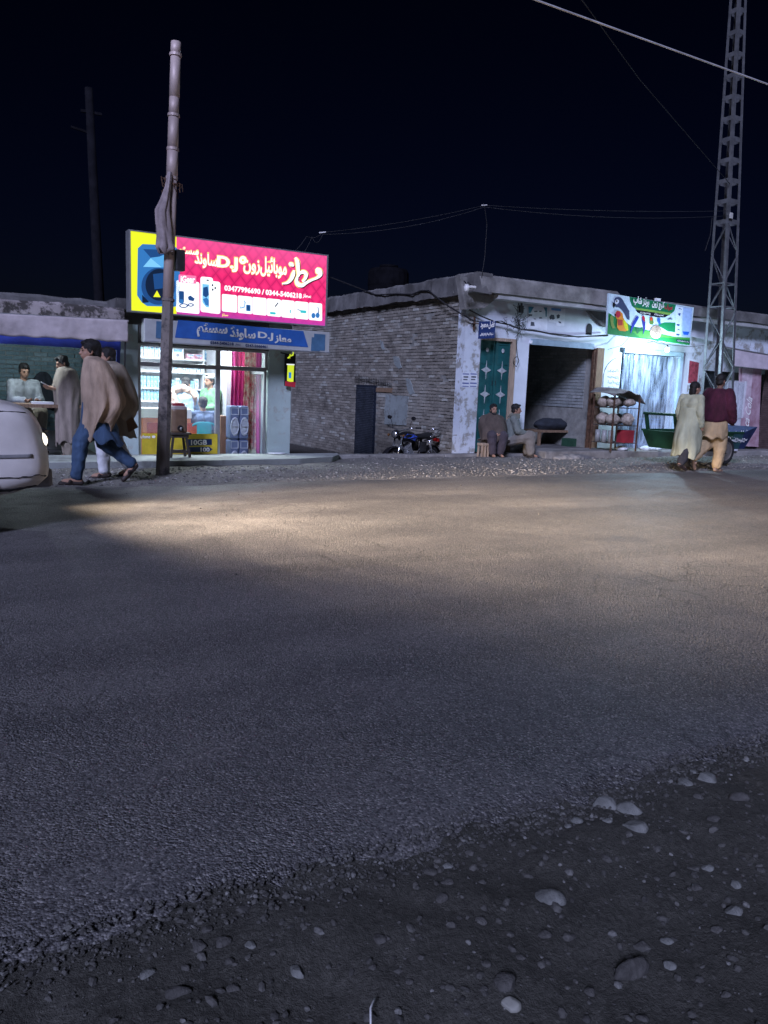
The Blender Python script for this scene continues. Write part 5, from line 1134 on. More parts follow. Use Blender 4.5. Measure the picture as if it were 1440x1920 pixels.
wire('drop wire hanging from the service wire to the corner roof', [sp2, S(913, 420, 12.7), S(909, 480, 12.85), S(903, 520, 12.88)], .006, mat('grey_wire', (.03, .03, .034), .8))
INS = mat('white_porcelain', (.6, .6, .58), .4)
for p, lb in ((sp1, 'white insulator on the service wire above the sign'), (sp2, 'white insulator where the drop wire leaves the service wire')):
    mb = MB(); mb.tube([p - Vector((.06, 0, .01)), p + Vector((.06, 0, .013))], .011, 8); tag(mb.build('insulator', INS), lb, 'insulator')
wx_ = lambda lst, X: [SX(x, y, X) for x, y in lst]
wire('black cable sagging along the top of the brick side wall', wx_([(620, 520), (672, 540), (705, 553), (745, 551), (772, 552), (790, 545), (805, 545), (818, 557), (842, 575)], XC - .16) + [S(868, 590, 13.2), S(888, 602, 13.2)], .016)
fw = lambda lst, Y=13.2: [S(x, y, Y) for x, y in lst]
wire('upper black cable across the whitewashed front', fw([(880, 581), (905, 594), (930, 604), (955, 609), (975, 617), (1000, 619), (1030, 625), (1060, 628), (1085, 632), (1110, 630), (1140, 628)]), .014)
wire('lower black cable across the whitewashed front', fw([(880, 600), (905, 604), (940, 602), (962, 613), (985, 619), (1010, 622), (1035, 627), (1062, 631), (1090, 631), (1140, 630)], 13.17), .011)
wire('looped cable hanging down the pillar beside the teal door', fw([(974, 560), (970, 580), (973, 615), (968, 640), (970, 668), (964, 672), (962, 680), (968, 688), (973, 676), (970, 668)]), .007)
mb = MB(); c = S(975, 600, 13.2)
for i in range(26):
    q = c + Vector((random.gauss(0, .10), random.uniform(-.02, .05), random.gauss(0, .14))); mb.tube([q, q + Vector((random.uniform(-.14, .14), 0, random.uniform(-.12, .12))), q + Vector((random.uniform(-.18, .18), 0, random.uniform(-.2, .05)))], .006, 5)
mb.bar(S(978, 556, 13.2), S(978, 580, 13.2), .03); mb.box(S(977, 580, 13.2), (.09, .06, .14)); tag(mb.build('cable_tangle', CABLE), 'tangle of black cables and a fuse holder above the pillar', 'cables')
wire('thin cable under the bird shop sign', fw([(1140, 655), (1165, 648), (1180, 632), (1200, 634), (1240, 645), (1290, 650), (1320, 648)], 13.1), .006)
p = S(875, 538, 12.8); 
lm = thing('flood_lamp', 'small white unlit lamp under the roof corner, left of two', 'lamp', p); mb = MB(); mb.loft([[Vector((r_ * math.cos(t * .52), r_ * math.sin(t * .52), z)) for t in range(12)] for r_, z in ((.03, .05), (.06, .0), (.045, -.07), (.01, -.1))]); mb.build('lamp_body', INS, lm, wd=False, smooth=True); mb = MB(); mb.bar((0, 0, .05), (0, .1, .12), .015); mb.build('arm', DARKM, lm, wd=False)
p = S(885, 538, 12.75); lm = thing('flood_lamp', 'flat white unlit lamp under the roof corner, right of two', 'lamp', p); mb = MB(); mb.box((0, 0, 0), (.15, .08, .045)); mb.build('lamp_body', INS, lm, wd=False, bevel=.01); mb = MB(); mb.bar((0, 0, .02), (0, .15, .1), .015); mb.build('arm', DARKM, lm, wd=False)

# ------------------------------------------------------------------ street stock
# rack with tarpaulin roof
ra = thing('display_rack', 'wire display rack with drooping tarpaulin roof outside the bird shop', 'rack', (12.9, 12.6, .13))
fl, fr_ = S(1105, 838, 12.5), S(1192, 840, 12.5); ztop = S(1150, 738, 12.5).z; X0, X1 = S(1150, 780, 12.4).x, S(1197, 780, 12.4).x; RY0, RY1 = 12.4, 13.0
for x in (X0, X1):
    for y in (RY0, RY1):
        mb = MB(); mb.bar((x, y, .13), (x, y, ztop - .02), .028); mb.build('upright', RUST, ra)
zsh = [S(1150, y, 12.5).z for y in (830, 797, 764)]
for z in zsh:
    mb = MB(); mb.bx(X0, X1, RY0, RY1, z - .015, z); mb.build('shelf', mat('dark_board', (.05, .042, .038), .8, var=.4), ra)
mb = MB(); xm = (X0 + X1) / 2
def tarp(u, v): return Vector((X0 - .10 + (X1 - X0 + .2) * u, RY0 - .08 + .76 * v, ztop + .02 + .10 * math.sin(math.pi * min(1, u * 1.15)) - .13 * (u > .8) * (u - .8) * 5 + .02 * math.sin(u * 17 + v * 4) - .07 * (1 - v) ** 2))
mb.grid(tarp, 30, 10); mb.build('tarpaulin', mat('grey_tarp', (.15, .14, .135), .85, var=.35, bump=.3, bs=9), ra, smooth=True, solid=.012)
SACK = mat('clear_bag_of_bread', (.34, .29, .24), .4, var=.4, vs=14, bump=.3, bs=18)
def sack(p, r_, seed, label, grp, m=SACK):
    b_ = MB(); b_.ell((0, 0, 0), (1, 1, 1), 18, 12); q = Vector((seed * 3.1, 1, 2)); vs = []
    for v in b_.v: k = 1 + .2 * noise.noise(v * 1.6 + q) + .1 * noise.noise(v * 4 + q); u = v * k; vs.append(Vector((u.x * r_[0], u.y * r_[1], u.z * r_[2])))
    b_.v = vs; o = b_.build('sack', m, smooth=True); o.location = p; return tag(o, label, 'bag', grp)
for i in range(4):
    x = X0 + .15 + (i // 2) * (X1 - X0 - .3); y = (RY1 - .16, RY0 + .16)[i % 2]; lb_ = ('back left', 'front left', 'back right', 'front right')[i]
    sack((x, y, zsh[2] + .115), (.15 + .02 * (i % 3), .14, .125 - .012 * i), i, lb_ + ' pale bulging plastic bag on the top shelf of the rack', 'bags on the top shelf of the rack'); sack((x, y, zsh[1] + .12), (.16 - .015 * (i % 2), .145, .13 - .01 * (i % 3)), i + 9, lb_ + ' pale bulging plastic bag on the middle shelf of the rack', 'bags on the middle shelf of the rack')
mb = MB(); mb.bx(X1 - .33, X1 - .04, RY0 + .04, RY0 + .26, zsh[0], zsh[0] + .27); tag(mb.build('crate', mat('red_plastic', (.30, .03, .04), .5, var=.2)), 'red plastic box on the lower shelf of the rack', 'box')
for i in range(3): mb = MB(); mb.tube([(X0 + .09, RY1 - .1 - i * .19, zsh[0]), (X0 + .09, RY1 - .1 - i * .19, zsh[0] + .26)], [.065, .055], 12); tag(mb.build('jar', mat('cloudy_jar', (.24, .25, .25), .3, var=.3), smooth=True), nth(i, 3) + ' cloudy plastic jar on the lower shelf of the rack', 'jar', 'jars on the lower shelf')
for i, px in enumerate((1170, 1215, 1222, 1232)):
    p = S(px, 838, 12.55); sack((p.x, 12.6, .17), (.16, .12, .06), 30 + i, nth(i, 4) + ' crumpled white plastic bag on the step by the bird shop', 'plastic bags on the step', mat('white_polythene', (.6, .66, .72), .35, var=.25, vs=9))
# shrouded cooler
cz = S(1378, 800, 12.45); ck = thing('drinks_cooler', 'white cooler cabinet wrapped in plastic behind the walking pair', 'cooler', (cz.x, 12.6, .1)); X2, X3 = S(1361, 760, 12.45).x, S(1393, 760, 12.45).x; zt_ = S(1376, 716, 12.45).z
mb = MB(); mb.bx(X2, X3, 12.45, 12.85, .1, zt_); mb.build('cabinet', mat('cooler_white', (.48, .5, .55), .5, var=.25, vs=5), ck, bevel=.02)
mb = MB(); mb.grid(lambda u, v: Vector((X2 - .03 + (X3 - X2 + .06) * u, 12.42 + .02 * nz(u * 6, v * 6, 4), zt_ + .03 - (zt_ * .5) * v)), 26, 20); mb.build('wrap', clear_mat('wrap_plastic', (.7, .75, .8), (.75, .25), .2), ck, smooth=True)
for i in range(3): mb = MB(); mb.bx(X2 + .04, X3 - .04, 12.44, 12.449, .3 + i * .2, .31 + i * .2); mb.build('shelf_line', DARKM, ck)
# table with dark bundle in the open shop
tb = thing('table', 'dark table with a covered bundle in the open shop', 'table', S(1040, 835, 14.2).xy.to_3d()); T0, T1 = S(1000, 805, 14.2), S(1088, 810, 14.2); zt_ = S(1045, 806, 14.2).z
mb = MB(); mb.bx(T0.x, T1.x, 14.0, 14.6, zt_ - .05, zt_); mb.build('table_top', WOOD, tb)
for x in (T0.x + .05, T1.x - .05):
    for y in (14.04, 14.56): mb = MB(); mb.bx(x - .03, x + .03, y - .03, y + .03, .12, zt_ - .05); mb.build('leg', WOOD, tb)
o = sack(((T0.x + T1.x) / 2 - .1, 14.3, zt_ + .11), (.52, .26, .16), 50, 'dark cloth bundle lying on the table of the open shop', None, CLO); o['category'] = 'bundle'
mb = MB(); p = S(1062, 832, 14.0); mb.bx(p.x - .2, p.x + .2, 13.7, 13.95, .12, .30); tag(mb.build('crate', mat('dark_green_crate', (.02, .06, .035), .6)), 'dark green crate on the floor under the table edge', 'crate')
hang_cloth('jacket', 'dark jacket hanging on the back wall of the open shop', S(1020, 708, 16.2), .42, .85, CLO, 8)
# small wooden stool at the teal door
p = G(906, 850, .0); sto = thing('stool', 'small pale wooden stool in front of the corner pillar', 'stool', (S(906, 840, 12.8).x, 12.8, .0)); mb = MB(); mb.box((0, 0, .25), (.19, .17, .05)); mb.build('seat', WOOD_P, sto, wd=False, bevel=.006)
for dx in (-.07, .0, .07):
    for dy in (-.06, .06):
        if dx == 0 and dy > 0: continue
        mb = MB(); mb.bar((dx, dy, .23), (dx * 1.1, dy, .0), .03); mb.build('leg', WOOD_P, sto, wd=False)
bn2 = thing('bench', 'low dark bench under the two seated men', 'bench', (10.3, 13.0, .0)); mb = MB(); mb.bx(9.75, 11.0, 12.86, 13.16, .28, .33); mb.build('seat', MATS['dark_wood'], bn2)
for x in (9.82, 10.93): mb = MB(); mb.bx(x - .03, x + .03, 12.9, 13.12, .0, .28); mb.build('leg', MATS['dark_wood'], bn2)

# ------------------------------------------------------------------ hand cart
GRN = mat('green_cart_paint', (.008, .045, .02), .6, var=.45, vs=4, bump=.1); CBL = mat('blue_cart_paint', (.012, .022, .07), .7, var=.4, bump=.1); CTL = mat('teal_cart_paint', (.02, .07, .075), .55, var=.4)
cw = G(1355, 872); YC = cw.y; ca = thing('hand_cart', 'green and blue handcart with white hand lettering and rubber wheels', 'cart', (cw.x, YC + .4, 0))
xl, xm_, xr_ = S(1268, 820, YC).x, S(1398, 820, YC).x, S(1424, 805, YC).x; zt_ = S(1330, 811, YC).z; zl = S(1330, 843, YC).z
def tray(xa, xb, y0, y1, za, zb, e0, e1):
    mb = MB(); o = [(xa, y0, za), (xb, y0, zb), (xb, y1, zb), (xa, y1, za)]; b_ = [(xa + e0, y0 + .1, zl), (xb - e1, y0 + .1, zl), (xb - e1, y1 - .1, zl), (xa + e0, y1 - .1, zl)]
    mb.add(o + b_, [(0, 4, 5, 1), (1, 5, 6, 2), (2, 6, 7, 3), (3, 7, 4, 0), (4, 7, 6, 5)]); return mb
tray(xl, xm_ - .28, YC + .06, YC + .86, zt_, zt_, .12, 0).build('tray', GRN, ca, solid=.02, fix=True)
tray(xm_ - .28, xm_, YC + .055, YC + .865, zt_, zt_ + .0, 0, .0).build('tray_end', CTL, ca, solid=.022, fix=True)
tray(xm_, xr_, YC + .06, YC + .86, zt_, zt_ + .12, .0, .22).build('nose', CBL, ca, solid=.02, fix=True)
mb = MB(); mb.bar((xl, YC + .05, zt_), (xm_, YC + .05, zt_), .03, .035); mb.bar((xl, YC + .87, zt_), (xm_, YC + .87, zt_), .03, .035); mb.build('rim_rail', GRN, ca)
h1 = S(1266, 778, YC + .1)
for dy in (0, .72):
    tp_ = h1 + Vector((0, dy, 0)); mb = MB(); mb.bar(tp_, Vector((xl + .12, tp_.y, zt_ - .02)), .055, .06); mb.build('handle_arm', GRN, ca)
mb = MB(); mb.tube([h1 + Vector((0, -.05, 0)), h1 + Vector((0, .78, 0))], .028, 8); mb.build('handle_bar', GRN, ca)
wr = .285
for y in (YC, YC + .92):
    mb = MB(); mb.torus((cw.x, y, wr), wr - .05, .05, 'Y', 30, 10, sq=.9); wh = mb.build('wheel', BLACK, ca, smooth=True); mb = MB(); mb.tube([(cw.x, y - .025, wr), (cw.x, y + .025, wr)], wr - .085, 24); mb.torus((cw.x, y - .03, wr), wr - .1, .015, 'Y', 24, 6); mb.torus((cw.x, y - .03, wr), .075, .014, 'Y', 20, 6); mb.tube([(cw.x, y - .06, wr), (cw.x, y + .04, wr)], .04, 12); mb.build('rim', mat('dusty_rim', (.13, .12, .11), .7, .3, var=.3), wh)
mb = MB(); mb.tube([(cw.x, YC, wr), (cw.x, YC + .92, wr)], .025, 8); mb.bar((cw.x - .5, YC + .2, zl - .03), (cw.x + .5, YC + .2, zl - .03), .05); mb.bar((cw.x - .5, YC + .7, zl - .03), (cw.x + .5, YC + .7, zl - .03), .05); mb.build('axle', DARKM, ca)
for i, (ya, yb) in enumerate((((1364, 818), (1401, 817)), ((1364, 829), (1400, 829)))): scribble('lettering', WPR, ca, S(*ya, YC + .075), S(*yb, YC + .075), .11, 11, 41 + i, wd_=.16)

# ------------------------------------------------------------------ motorbike in the yard
fwp = EYE + ray(739, 850) * 15.7; rwp = EYE + ray(805, 845) * 16.6; dv = fwp - rwp; ang = math.atan2(dv.y, dv.x)
mbk = thing('motorbike', 'black motorbike with blue tank flashes parked by the brick wall', 'motorbike', ((fwp.x + rwp.x) / 2, (fwp.y + rwp.y) / 2, -.47), ang); GY = -.47
def bbk(mb, n, m, sm=True, par=None): return mb.build(n, m, par or mbk, smooth=sm, wd=False)
BKP = mat('black_gloss', (.012, .012, .014), .25, var=.1, bump=0); CHR = mat('chrome', (.55, .56, .58), .18, .9, var=.05, bump=0); BLF = mat('blue_flash', (.05, .12, .62), .3, var=.2)
for x in (.62, -.62):
    mb = MB(); mb.torus((x, 0, .30), .265, .04, 'Y', 32, 10); wh = bbk(mb, 'wheel', BLACK); mb = MB(); mb.torus((x, 0, .30), .225, .016, 'Y', 30, 8); mb.tube([(x, -.05, .3), (x, .05, .3)], .05, 12)
    for k in range(14): a = k * math.pi / 7; mb.tube([(x, 0, .3), (x + .22 * math.cos(a), 0, .3 + .22 * math.sin(a))], .004, 4)
    bbk(mb, 'rim', CHR, par=wh)
for x, a0, a1 in ((.62, 25, 160), (-.62, 10, 150)):
    mb = MB(); prev = [(x + .325 * math.cos(R(a0 + (a1 - a0) * t / 12)), 0, .3 + .325 * math.sin(R(a0 + (a1 - a0) * t / 12))) for t in range(13)]; mb.grid(lambda u, v: Vector((x + .325 * math.cos(R(a0 + (a1 - a0) * u)), -.06 + .12 * v, .3 + (.325 - .02 * abs(2 * v - 1)) * math.sin(R(a0 + (a1 - a0) * u)))), 16, 4); o = bbk(mb, 'mudguard', BKP); md = o.modifiers.new('s', 'SOLIDIFY'); md.thickness = .008
for y in (-.08, .08): mb = MB(); mb.tube([(.62, y, .3), (.46, y, .82)], [.024, .02], 10); bbk(mb, 'fork', CHR)
mb = MB(); mb.tube([(.36, -.33, 1.0), (.40, -.2, .98), (.45, 0, .92), (.40, .2, .98), (.36, .33, 1.0)], .013, 8); hb = bbk(mb, 'handlebar', CHR)
for s_ in (-1, 1):
    mb = MB(); mb.tube([(.36, s_ * .33, 1.0), (.30, s_ * .42, 1.0)], .018, 8); bbk(mb, 'grip', BLACK, par=hb); mb = MB(); mb.tube([(.40, s_ * .2, .98), (.40, s_ * .27, 1.16)], .005, 6); mb.ell((.40, s_ * .3, 1.18), (.01, .06, .04)); bbk(mb, 'mirror', BKP, par=hb)
mb = MB(); mb.ell((.56, 0, .86), (.08, .09, .09), 14, 10); hl = bbk(mb, 'headlamp', BKP); mb = MB(); mb.ell((.61, 0, .86), (.035, .075, .075), 14, 8); bbk(mb, 'lens', CHR, par=hl)
for s_ in (-1, 1): mb = MB(); mb.tube([(.54, s_ * .08, .84), (.54, s_ * .17, .84)], .008, 6); mb.ell((.55, s_ * .19, .84), (.03, .025, .03)); bbk(mb, 'indicator', mat('amber', (.12, .05, .01), .4), )
mb = MB(); mb.ell((.2, 0, .80), (.27, .13, .12), 18, 10); mb.ell((.05, 0, .77), (.18, .11, .09)); tk = blob(mb, 'fuel_tank', BKP, mbk, .02, 3); 
for s_ in (-1, 1):
    mb = MB(); mb.prism([(.42, .80), (.3, .87), (.12, .85), (.0, .80), (.14, .80), (.28, .78)], 0, .01); mb.prism([(.2, .755), (.05, .78), (-.12, .74), (.06, .72)], 0, .01)
    for v in mb.v: v.y += s_ * (.128 - .9 * (v.x - .17) ** 2 - .35 * abs(v.z - .8)) + .004 * s_
    bbk(mb, 'flash', BLF, False, tk)
mb = MB(); mb.ell((-.28, 0, .80), (.36, .12, .06), 18, 8); mb.ell((-.48, 0, .83), (.16, .11, .05)); blob(mb, 'seat', BLACK, mbk, .02, 3)
mb = MB(); mb.tube([(-.4, -.13, .8), (-.62, -.13, .86), (-.78, -.1, .93), (-.80, 0, .94), (-.78, .1, .93), (-.62, .13, .86), (-.4, .13, .8)], .012, 8); bbk(mb, 'grab_rail', CHR)
mb = MB(); mb.box((-.80, 0, .72), (.06, .13, .07)); bbk(mb, 'tail_lamp', mat('red_lens', (.35, .01, .01), .3), False)
mb = MB()
for a, b_ in (((.45, 0, .85), (.1, 0, .35)), ((.4, 0, .82), (-.3, 0, .74)), ((-.3, 0, .74), (-.15, 0, .32)), ((.1, 0, .35), (-.15, 0, .32)), ((-.3, .08, .72), (-.8, .08, .80)), ((-.3, -.08, .72), (-.8, -.08, .80))): mb.tube([a, b_], .018, 8)
bbk(mb, 'frame', BKP)
mb = MB(); mb.box((.06, 0, .36), (.3, .2, .2)); mb.tube([(.1, 0, .42), (.22, 0, .62)], .08, 12); mb.tube([(-.02, -.15, .34), (-.02, .15, .34)], .085, 16); en = bbk(mb, 'engine', ALU, False)
for k in range(5): mb = MB(); q = Vector((.12, 0, .46)).lerp(Vector((.22, 0, .62)), k / 4); mb.tube([q - Vector((.006, 0, .01)), q + Vector((.006, 0, .01))], .105, 12); bbk(mb, 'cooling_fin', ALU, False, en)
mb = MB(); mb.tube([(.24, .09, .5), (.3, .12, .34), (.1, .14, .24), (-.3, .14, .27), (-.85, .15, .32)], [.02, .02, .022, .04, .042], 10); bbk(mb, 'exhaust', CHR)
mb = MB(); mb.box((-.22, .1, .6), (.22, .02, .2)); mb.box((-.22, -.1, .6), (.22, .02, .2)); bbk(mb, 'side_cover', BKP, False)
for s_ in (-1, 1): mb = MB(); mb.tube([(-.62, s_ * .07, .3), (-.42, s_ * .11, .72)], .022, 10); bbk(mb, 'shock', CHR); mb = MB(); mb.tube([(-.15, s_ * .06, .32), (-.62, s_ * .07, .3)], .02, 8); bbk(mb, 'swingarm', BKP)
mb = MB(); mb.tube([(.0, -.12, .28), (-.1, -.32, .01)], .012, 8); bbk(mb, 'side_stand', DARKM)

# ------------------------------------------------------------------ white car entering at the left, headlights on
cf = .95; cy0, cy1 = 7.0, 8.6
def beam(loc):                       # low beam: strongest just under the cut-off, fading down and sideways, hardly anything above
    ls = bpy.data.lights.new('headlight_lamp', 'SPOT'); ls.energy = 11500; ls.spot_size = R(176); ls.spot_blend = .2; ls.color = (1.0, .78, .58); ls.shadow_soft_size = .07
    ls.use_nodes = True; nt = ls.node_tree; em = [n for n in nt.nodes if n.type == 'EMISSION'][0]
    tc = _node(nt, 'ShaderNodeTexCoord'); sp_ = _node(nt, 'ShaderNodeSeparateXYZ'); nt.links.new(tc.outputs['Normal'], sp_.inputs[0])
    def M(op, a, b_=None):
        n = _node(nt, 'ShaderNodeMath', operation=op)
        for i, v in enumerate((a, b_)):
            if v is None: continue
            if isinstance(v, (int, float)): n.inputs[i].default_value = v
            else: nt.links.new(v, n.inputs[i])
        return n.outputs[0]
    az_ = M('MAXIMUM', M('ABSOLUTE', sp_.outputs[2]), .02); u = M('DIVIDE', sp_.outputs[0], az_); v = M('DIVIDE', sp_.outputs[1], az_)
    down = M('MAXIMUM', M('MULTIPLY', v, -1.0), .0)
    pat = M('POWER', M('MINIMUM', M('DIVIDE', .13, M('MAXIMUM', down, .001)), 1.0), 1.8)
    mr = _node(nt, 'ShaderNodeMapRange', interpolation_type='SMOOTHSTEP'); nt.links.new(v, mr.inputs[0]); mr.inputs[1].default_value = .0; mr.inputs[2].default_value = -.12; mr.inputs[3].default_value = .03; mr.inputs[4].default_value = 1.0
    lat = M('EXPONENT', M('MULTIPLY', M('POWER', M('MAXIMUM', M('DIVIDE', u, 1.3), M('DIVIDE', u, -.5)), 2.0), -1.0))
    cmb = _node(nt, 'ShaderNodeCombineXYZ'); nt.links.new(M('MULTIPLY', u, 3.2), cmb.inputs[0]); nt.links.new(M('MULTIPLY', v, 7.0), cmb.inputs[1]); flute = tex(nt, 'Noise', 1.0, cmb.outputs[0], 3)
    fl_ = _node(nt, 'ShaderNodeMapRange'); nt.links.new(flute.outputs[0], fl_.inputs[0]); fl_.inputs[1].default_value = .3; fl_.inputs[2].default_value = .7; fl_.inputs[3].default_value = .45; fl_.inputs[4].default_value = 1.6      # moulded lens: streaky beam
    nt.links.new(M('MULTIPLY', M('MULTIPLY', M('MULTIPLY', pat, mr.outputs[0]), lat), fl_.outputs[0]), em.inputs[1])
    lo = bpy.data.objects.new('headlight_lamp', ls); col.objects.link(lo); lo.parent = car; lo.location = loc
    d = Vector((1, -.17, 0)).normalized(); xx = d.cross(Vector((0, 0, 1))); lo.rotation_euler = Matrix((xx, Vector((0, 0, 1)), -d)).transposed().to_euler()
car = thing('car', 'white car at the left edge with headlights lighting the road', 'car', (cf, (cy0 + cy1) / 2, 0)); hw_ = (cy1 - cy0) / 2
CARP = mat('white_car_paint', (.56, .53, .50), .35, var=.14, vs=2.5, bump=0); CG = mat('car_glass', (.015, .018, .022), .08, var=.1, bump=0)
prof = [(-.03, .20), (.0, .52), (-.04, .78), (-.12, .98), (-.28, 1.06), (-1.05, 1.14), (-1.22, 1.14), (-3.9, 1.10), (-4.02, .85), (-4.02, .5), (-3.95, .20)]
def curve(pr, y, ins):
    cx, cz_ = -2.0, .75; return [Vector((cx + (x - cx) * (1 - ins / 2.0), y, cz_ + (z - cz_) * (1 - ins / .45))) for x, z in pr]
mb = MB(); rings = []
for i in range(25):
    t = -1 + 2 * i / 24; y = t * hw_; ins = .02 * abs(t) ** 3 + (.10 if abs(t) > .99 else .04 if abs(t) > .9 else 0) ; nose = .09 * abs(t) ** 4
    rg = curve(prof, y, ins)
    for v in rg:
        if v.x > -.6: v.x -= nose * (v.x + .6) / .6
    rings.append(rg)
mb.loft(rings); body = mb.build('body', CARP, car, wd=False, fix=True, smooth=True); md = body.modifiers.new('sub', 'SUBSURF'); md.levels = md.render_levels = 2
cab = [(-1.12, 1.12), (-1.75, 1.62), (-3.3, 1.66), (-3.85, 1.1)]
mb = MB(); mb.loft([[Vector((x, t * (hw_ - .05 - .14 * (z > 1.3)), z)) for x, z in cab] for t in (-1, -.9, .9, 1)]); mb.build('roof', CARP, car, wd=False, fix=True, bevel=.03)
mb = MB(); mb.add([(-1.10, -hw_ + .12, 1.17), (-1.10, hw_ - .12, 1.17), (-1.70, hw_ - .24, 1.605), (-1.70, -hw_ + .24, 1.605)], [(0, 1, 2, 3)]); mb.build('windscreen', CG, car, wd=False, solid=.01)
for s_ in (-1, 1):
    for a, b_ in ((-1.35, -2.3), (-2.36, -3.4)): mb = MB(); yy = lambda z: s_ * (hw_ - .045 - .14 * (z - 1.12) / .5 + .012); mb.add([(a, yy(1.17), 1.17), (b_, yy(1.17), 1.17), (b_, yy(1.55), 1.55), (a - (.42 if a > -2 else 0), yy(1.55), 1.55)], [(0, 1, 2, 3)]); mb.build('side_window', CG, car, wd=False, solid=.008)
    mb = MB(); mb.box((-1.3, s_ * (hw_ + .08), 1.2), (.1, .16, .12)); mb.build('mirror', BLACK, car, wd=False, bevel=.03)
    for x in (-.82, -3.3):
        mb = MB(); mb.torus((x, s_ * (hw_ - .06), .31), .225, .085, 'Y', 30, 12, sq=1.0); wh = mb.build('wheel', BLACK, car, wd=False, smooth=True); mb = MB(); mb.tube([(x, s_ * (hw_ - .08), .31), (x, s_ * (hw_ + .005), .31)], .18, 20); mb.build('rim', STEEL, wh, wd=False)
        mb = MB(); mb.torus((x, s_ * (hw_ - .02), .33), .34, .03, 'Y', 30, 8); mb.build('wheel_arch', DARKM, car, wd=False)
    mb = MB(); mb.ell((-.13, s_ * (hw_ - .30), .74), (.09, .17, .08), 16, 10); hl = mb.build('headlight', glow('headlight_glow', (1, .92, .75), 5), car, wd=False, smooth=True)
    beam((.13, s_ * (hw_ - .25), .74))
for s_ in (-1, 1):
    mb = MB(); mb.tube([(-1.18, s_ * (hw_ + .0), 1.08), (-1.2, s_ * (hw_ + .004), .75), (-1.22, s_ * (hw_ - .0), .36)], .006, 6); mb.build('panel_gap', BLACK, car, wd=False)
for s_ in (-1, 1):                   # rubbing strip, bumper joint and bonnet shut-line laid onto the body
    for nm, m_, z0_, z1_, xa, xb in (('rub_strip', mat('grey_rubber', (.16, .16, .165), .7), .615, .645, -.2, -1.15), ('bumper_joint', BLACK, .445, .453, -.02, -.5), ('bonnet_gap', BLACK, 1.0, 1.007, -.2, -1.15), ('sill_trim', DARKM, .235, .30, -.1, -1.1)):
        mb = MB(); mb.grid(lambda u, v: Vector((xa + (xb - xa) * u, s_ * (hw_ + .03 - .12 * (1 - u) ** 4), z0_ + (z1_ - z0_) * v)), 30, 3); o = mb.build(nm, m_, car, wd=False, smooth=True)
        sw = o.modifiers.new('lay', 'SHRINKWRAP'); sw.target = body; sw.wrap_method = 'NEAREST_SURFACEPOINT'; sw.wrap_mode = 'ABOVE_SURFACE'; sw.offset = .004; sd_ = o.modifiers.new('solid', 'SOLIDIFY'); sd_.thickness = .006; sd_.offset = 0
mb = MB(); mb.bx(-3.7, -.45, -hw_ + .16, hw_ - .16, .15, .42); mb.build('underbody', BLACK, car, wd=False)
mb = MB(); mb.bx(-.2, -.005, -hw_ + .28, hw_ - .28, .34, .5); mb.build('bumper', mat('grey_bumper', (.22, .22, .23), .5), car, wd=False, bevel=.03)
mb = MB()
for k in range(4): mb.bx(-.05, -.02, -.42, .42, .62 + k * .06, .64 + k * .06)
mb.build('grille', DARKM, car, wd=False)
# ------------------------------------------------------------------ people
SKIN = mat('skin', (.30, .17, .115), .55, var=.12, vs=14, bump=.03); SKIN_D = mat('skin_dark', (.16, .085, .06), .6, var=.12, vs=14, bump=.03)
HAIR = mat('black_hair', (.010, .009, .009), .6, var=.5, vs=60, bump=.5, bs=120)
def V3(*a): return Vector(a)
STAND = dict(hip=(0, 0, .93), chest=(0, .0, 1.28), neck=(0, .01, 1.44), head=(0, .035, 1.585), sL=(-.185, 0, 1.385), eL=(-.225, -.03, 1.11), hL=(-.21, .06, .87), sR=(.185, 0, 1.385), eR=(.225, -.03, 1.11), hR=(.21, .06, .87),
             kL=(-.095, .02, .49), aL=(-.10, -.01, .085), kR=(.095, .02, .49), aR=(.10, -.01, .085))
def cap_of(mb, a, b, r0, r1): mb.cap(a, b, r0, r1)
def hand(mb, e, h, sgn, curl=.7, palm_n=None):
    d = (h - e).normalized(); side = d.cross(Vector((0, 0, 1)) if abs(d.z) < .9 else Vector((0, 1, 0))).normalized(); n = palm_n or side.cross(d).normalized()
    side = d.cross(n).normalized()
    mb.cap(h, h + d * .06, .026, .03); mb.cap(h + d * .05 - side * .022, h + d * .05 + side * .022, .017, .017)
    for k, L in ((-.03, .055), (-.01, .066), (.01, .062), (.03, .048)):
        b0 = h + d * .08 + side * k; b1 = b0 + (d * math.cos(curl * .6) + n * math.sin(curl * .6)) * L * .55; b2 = b1 + (d * math.cos(curl * 1.7) + n * math.sin(curl * 1.7)) * L * .5
        mb.cap(b0, b1, .0098, .009, 6); mb.cap(b1, b2, .009, .0078, 6)
    t0 = h + d * .02 + side * .03 * sgn; t1 = t0 + (d * .7 + side * .5 * sgn + n * .4).normalized() * .042; mb.cap(t0, t1, .012, .0105, 6); mb.cap(t1, t1 + (d * .9 + n * .5).normalized() * .03, .0105, .009, 6)
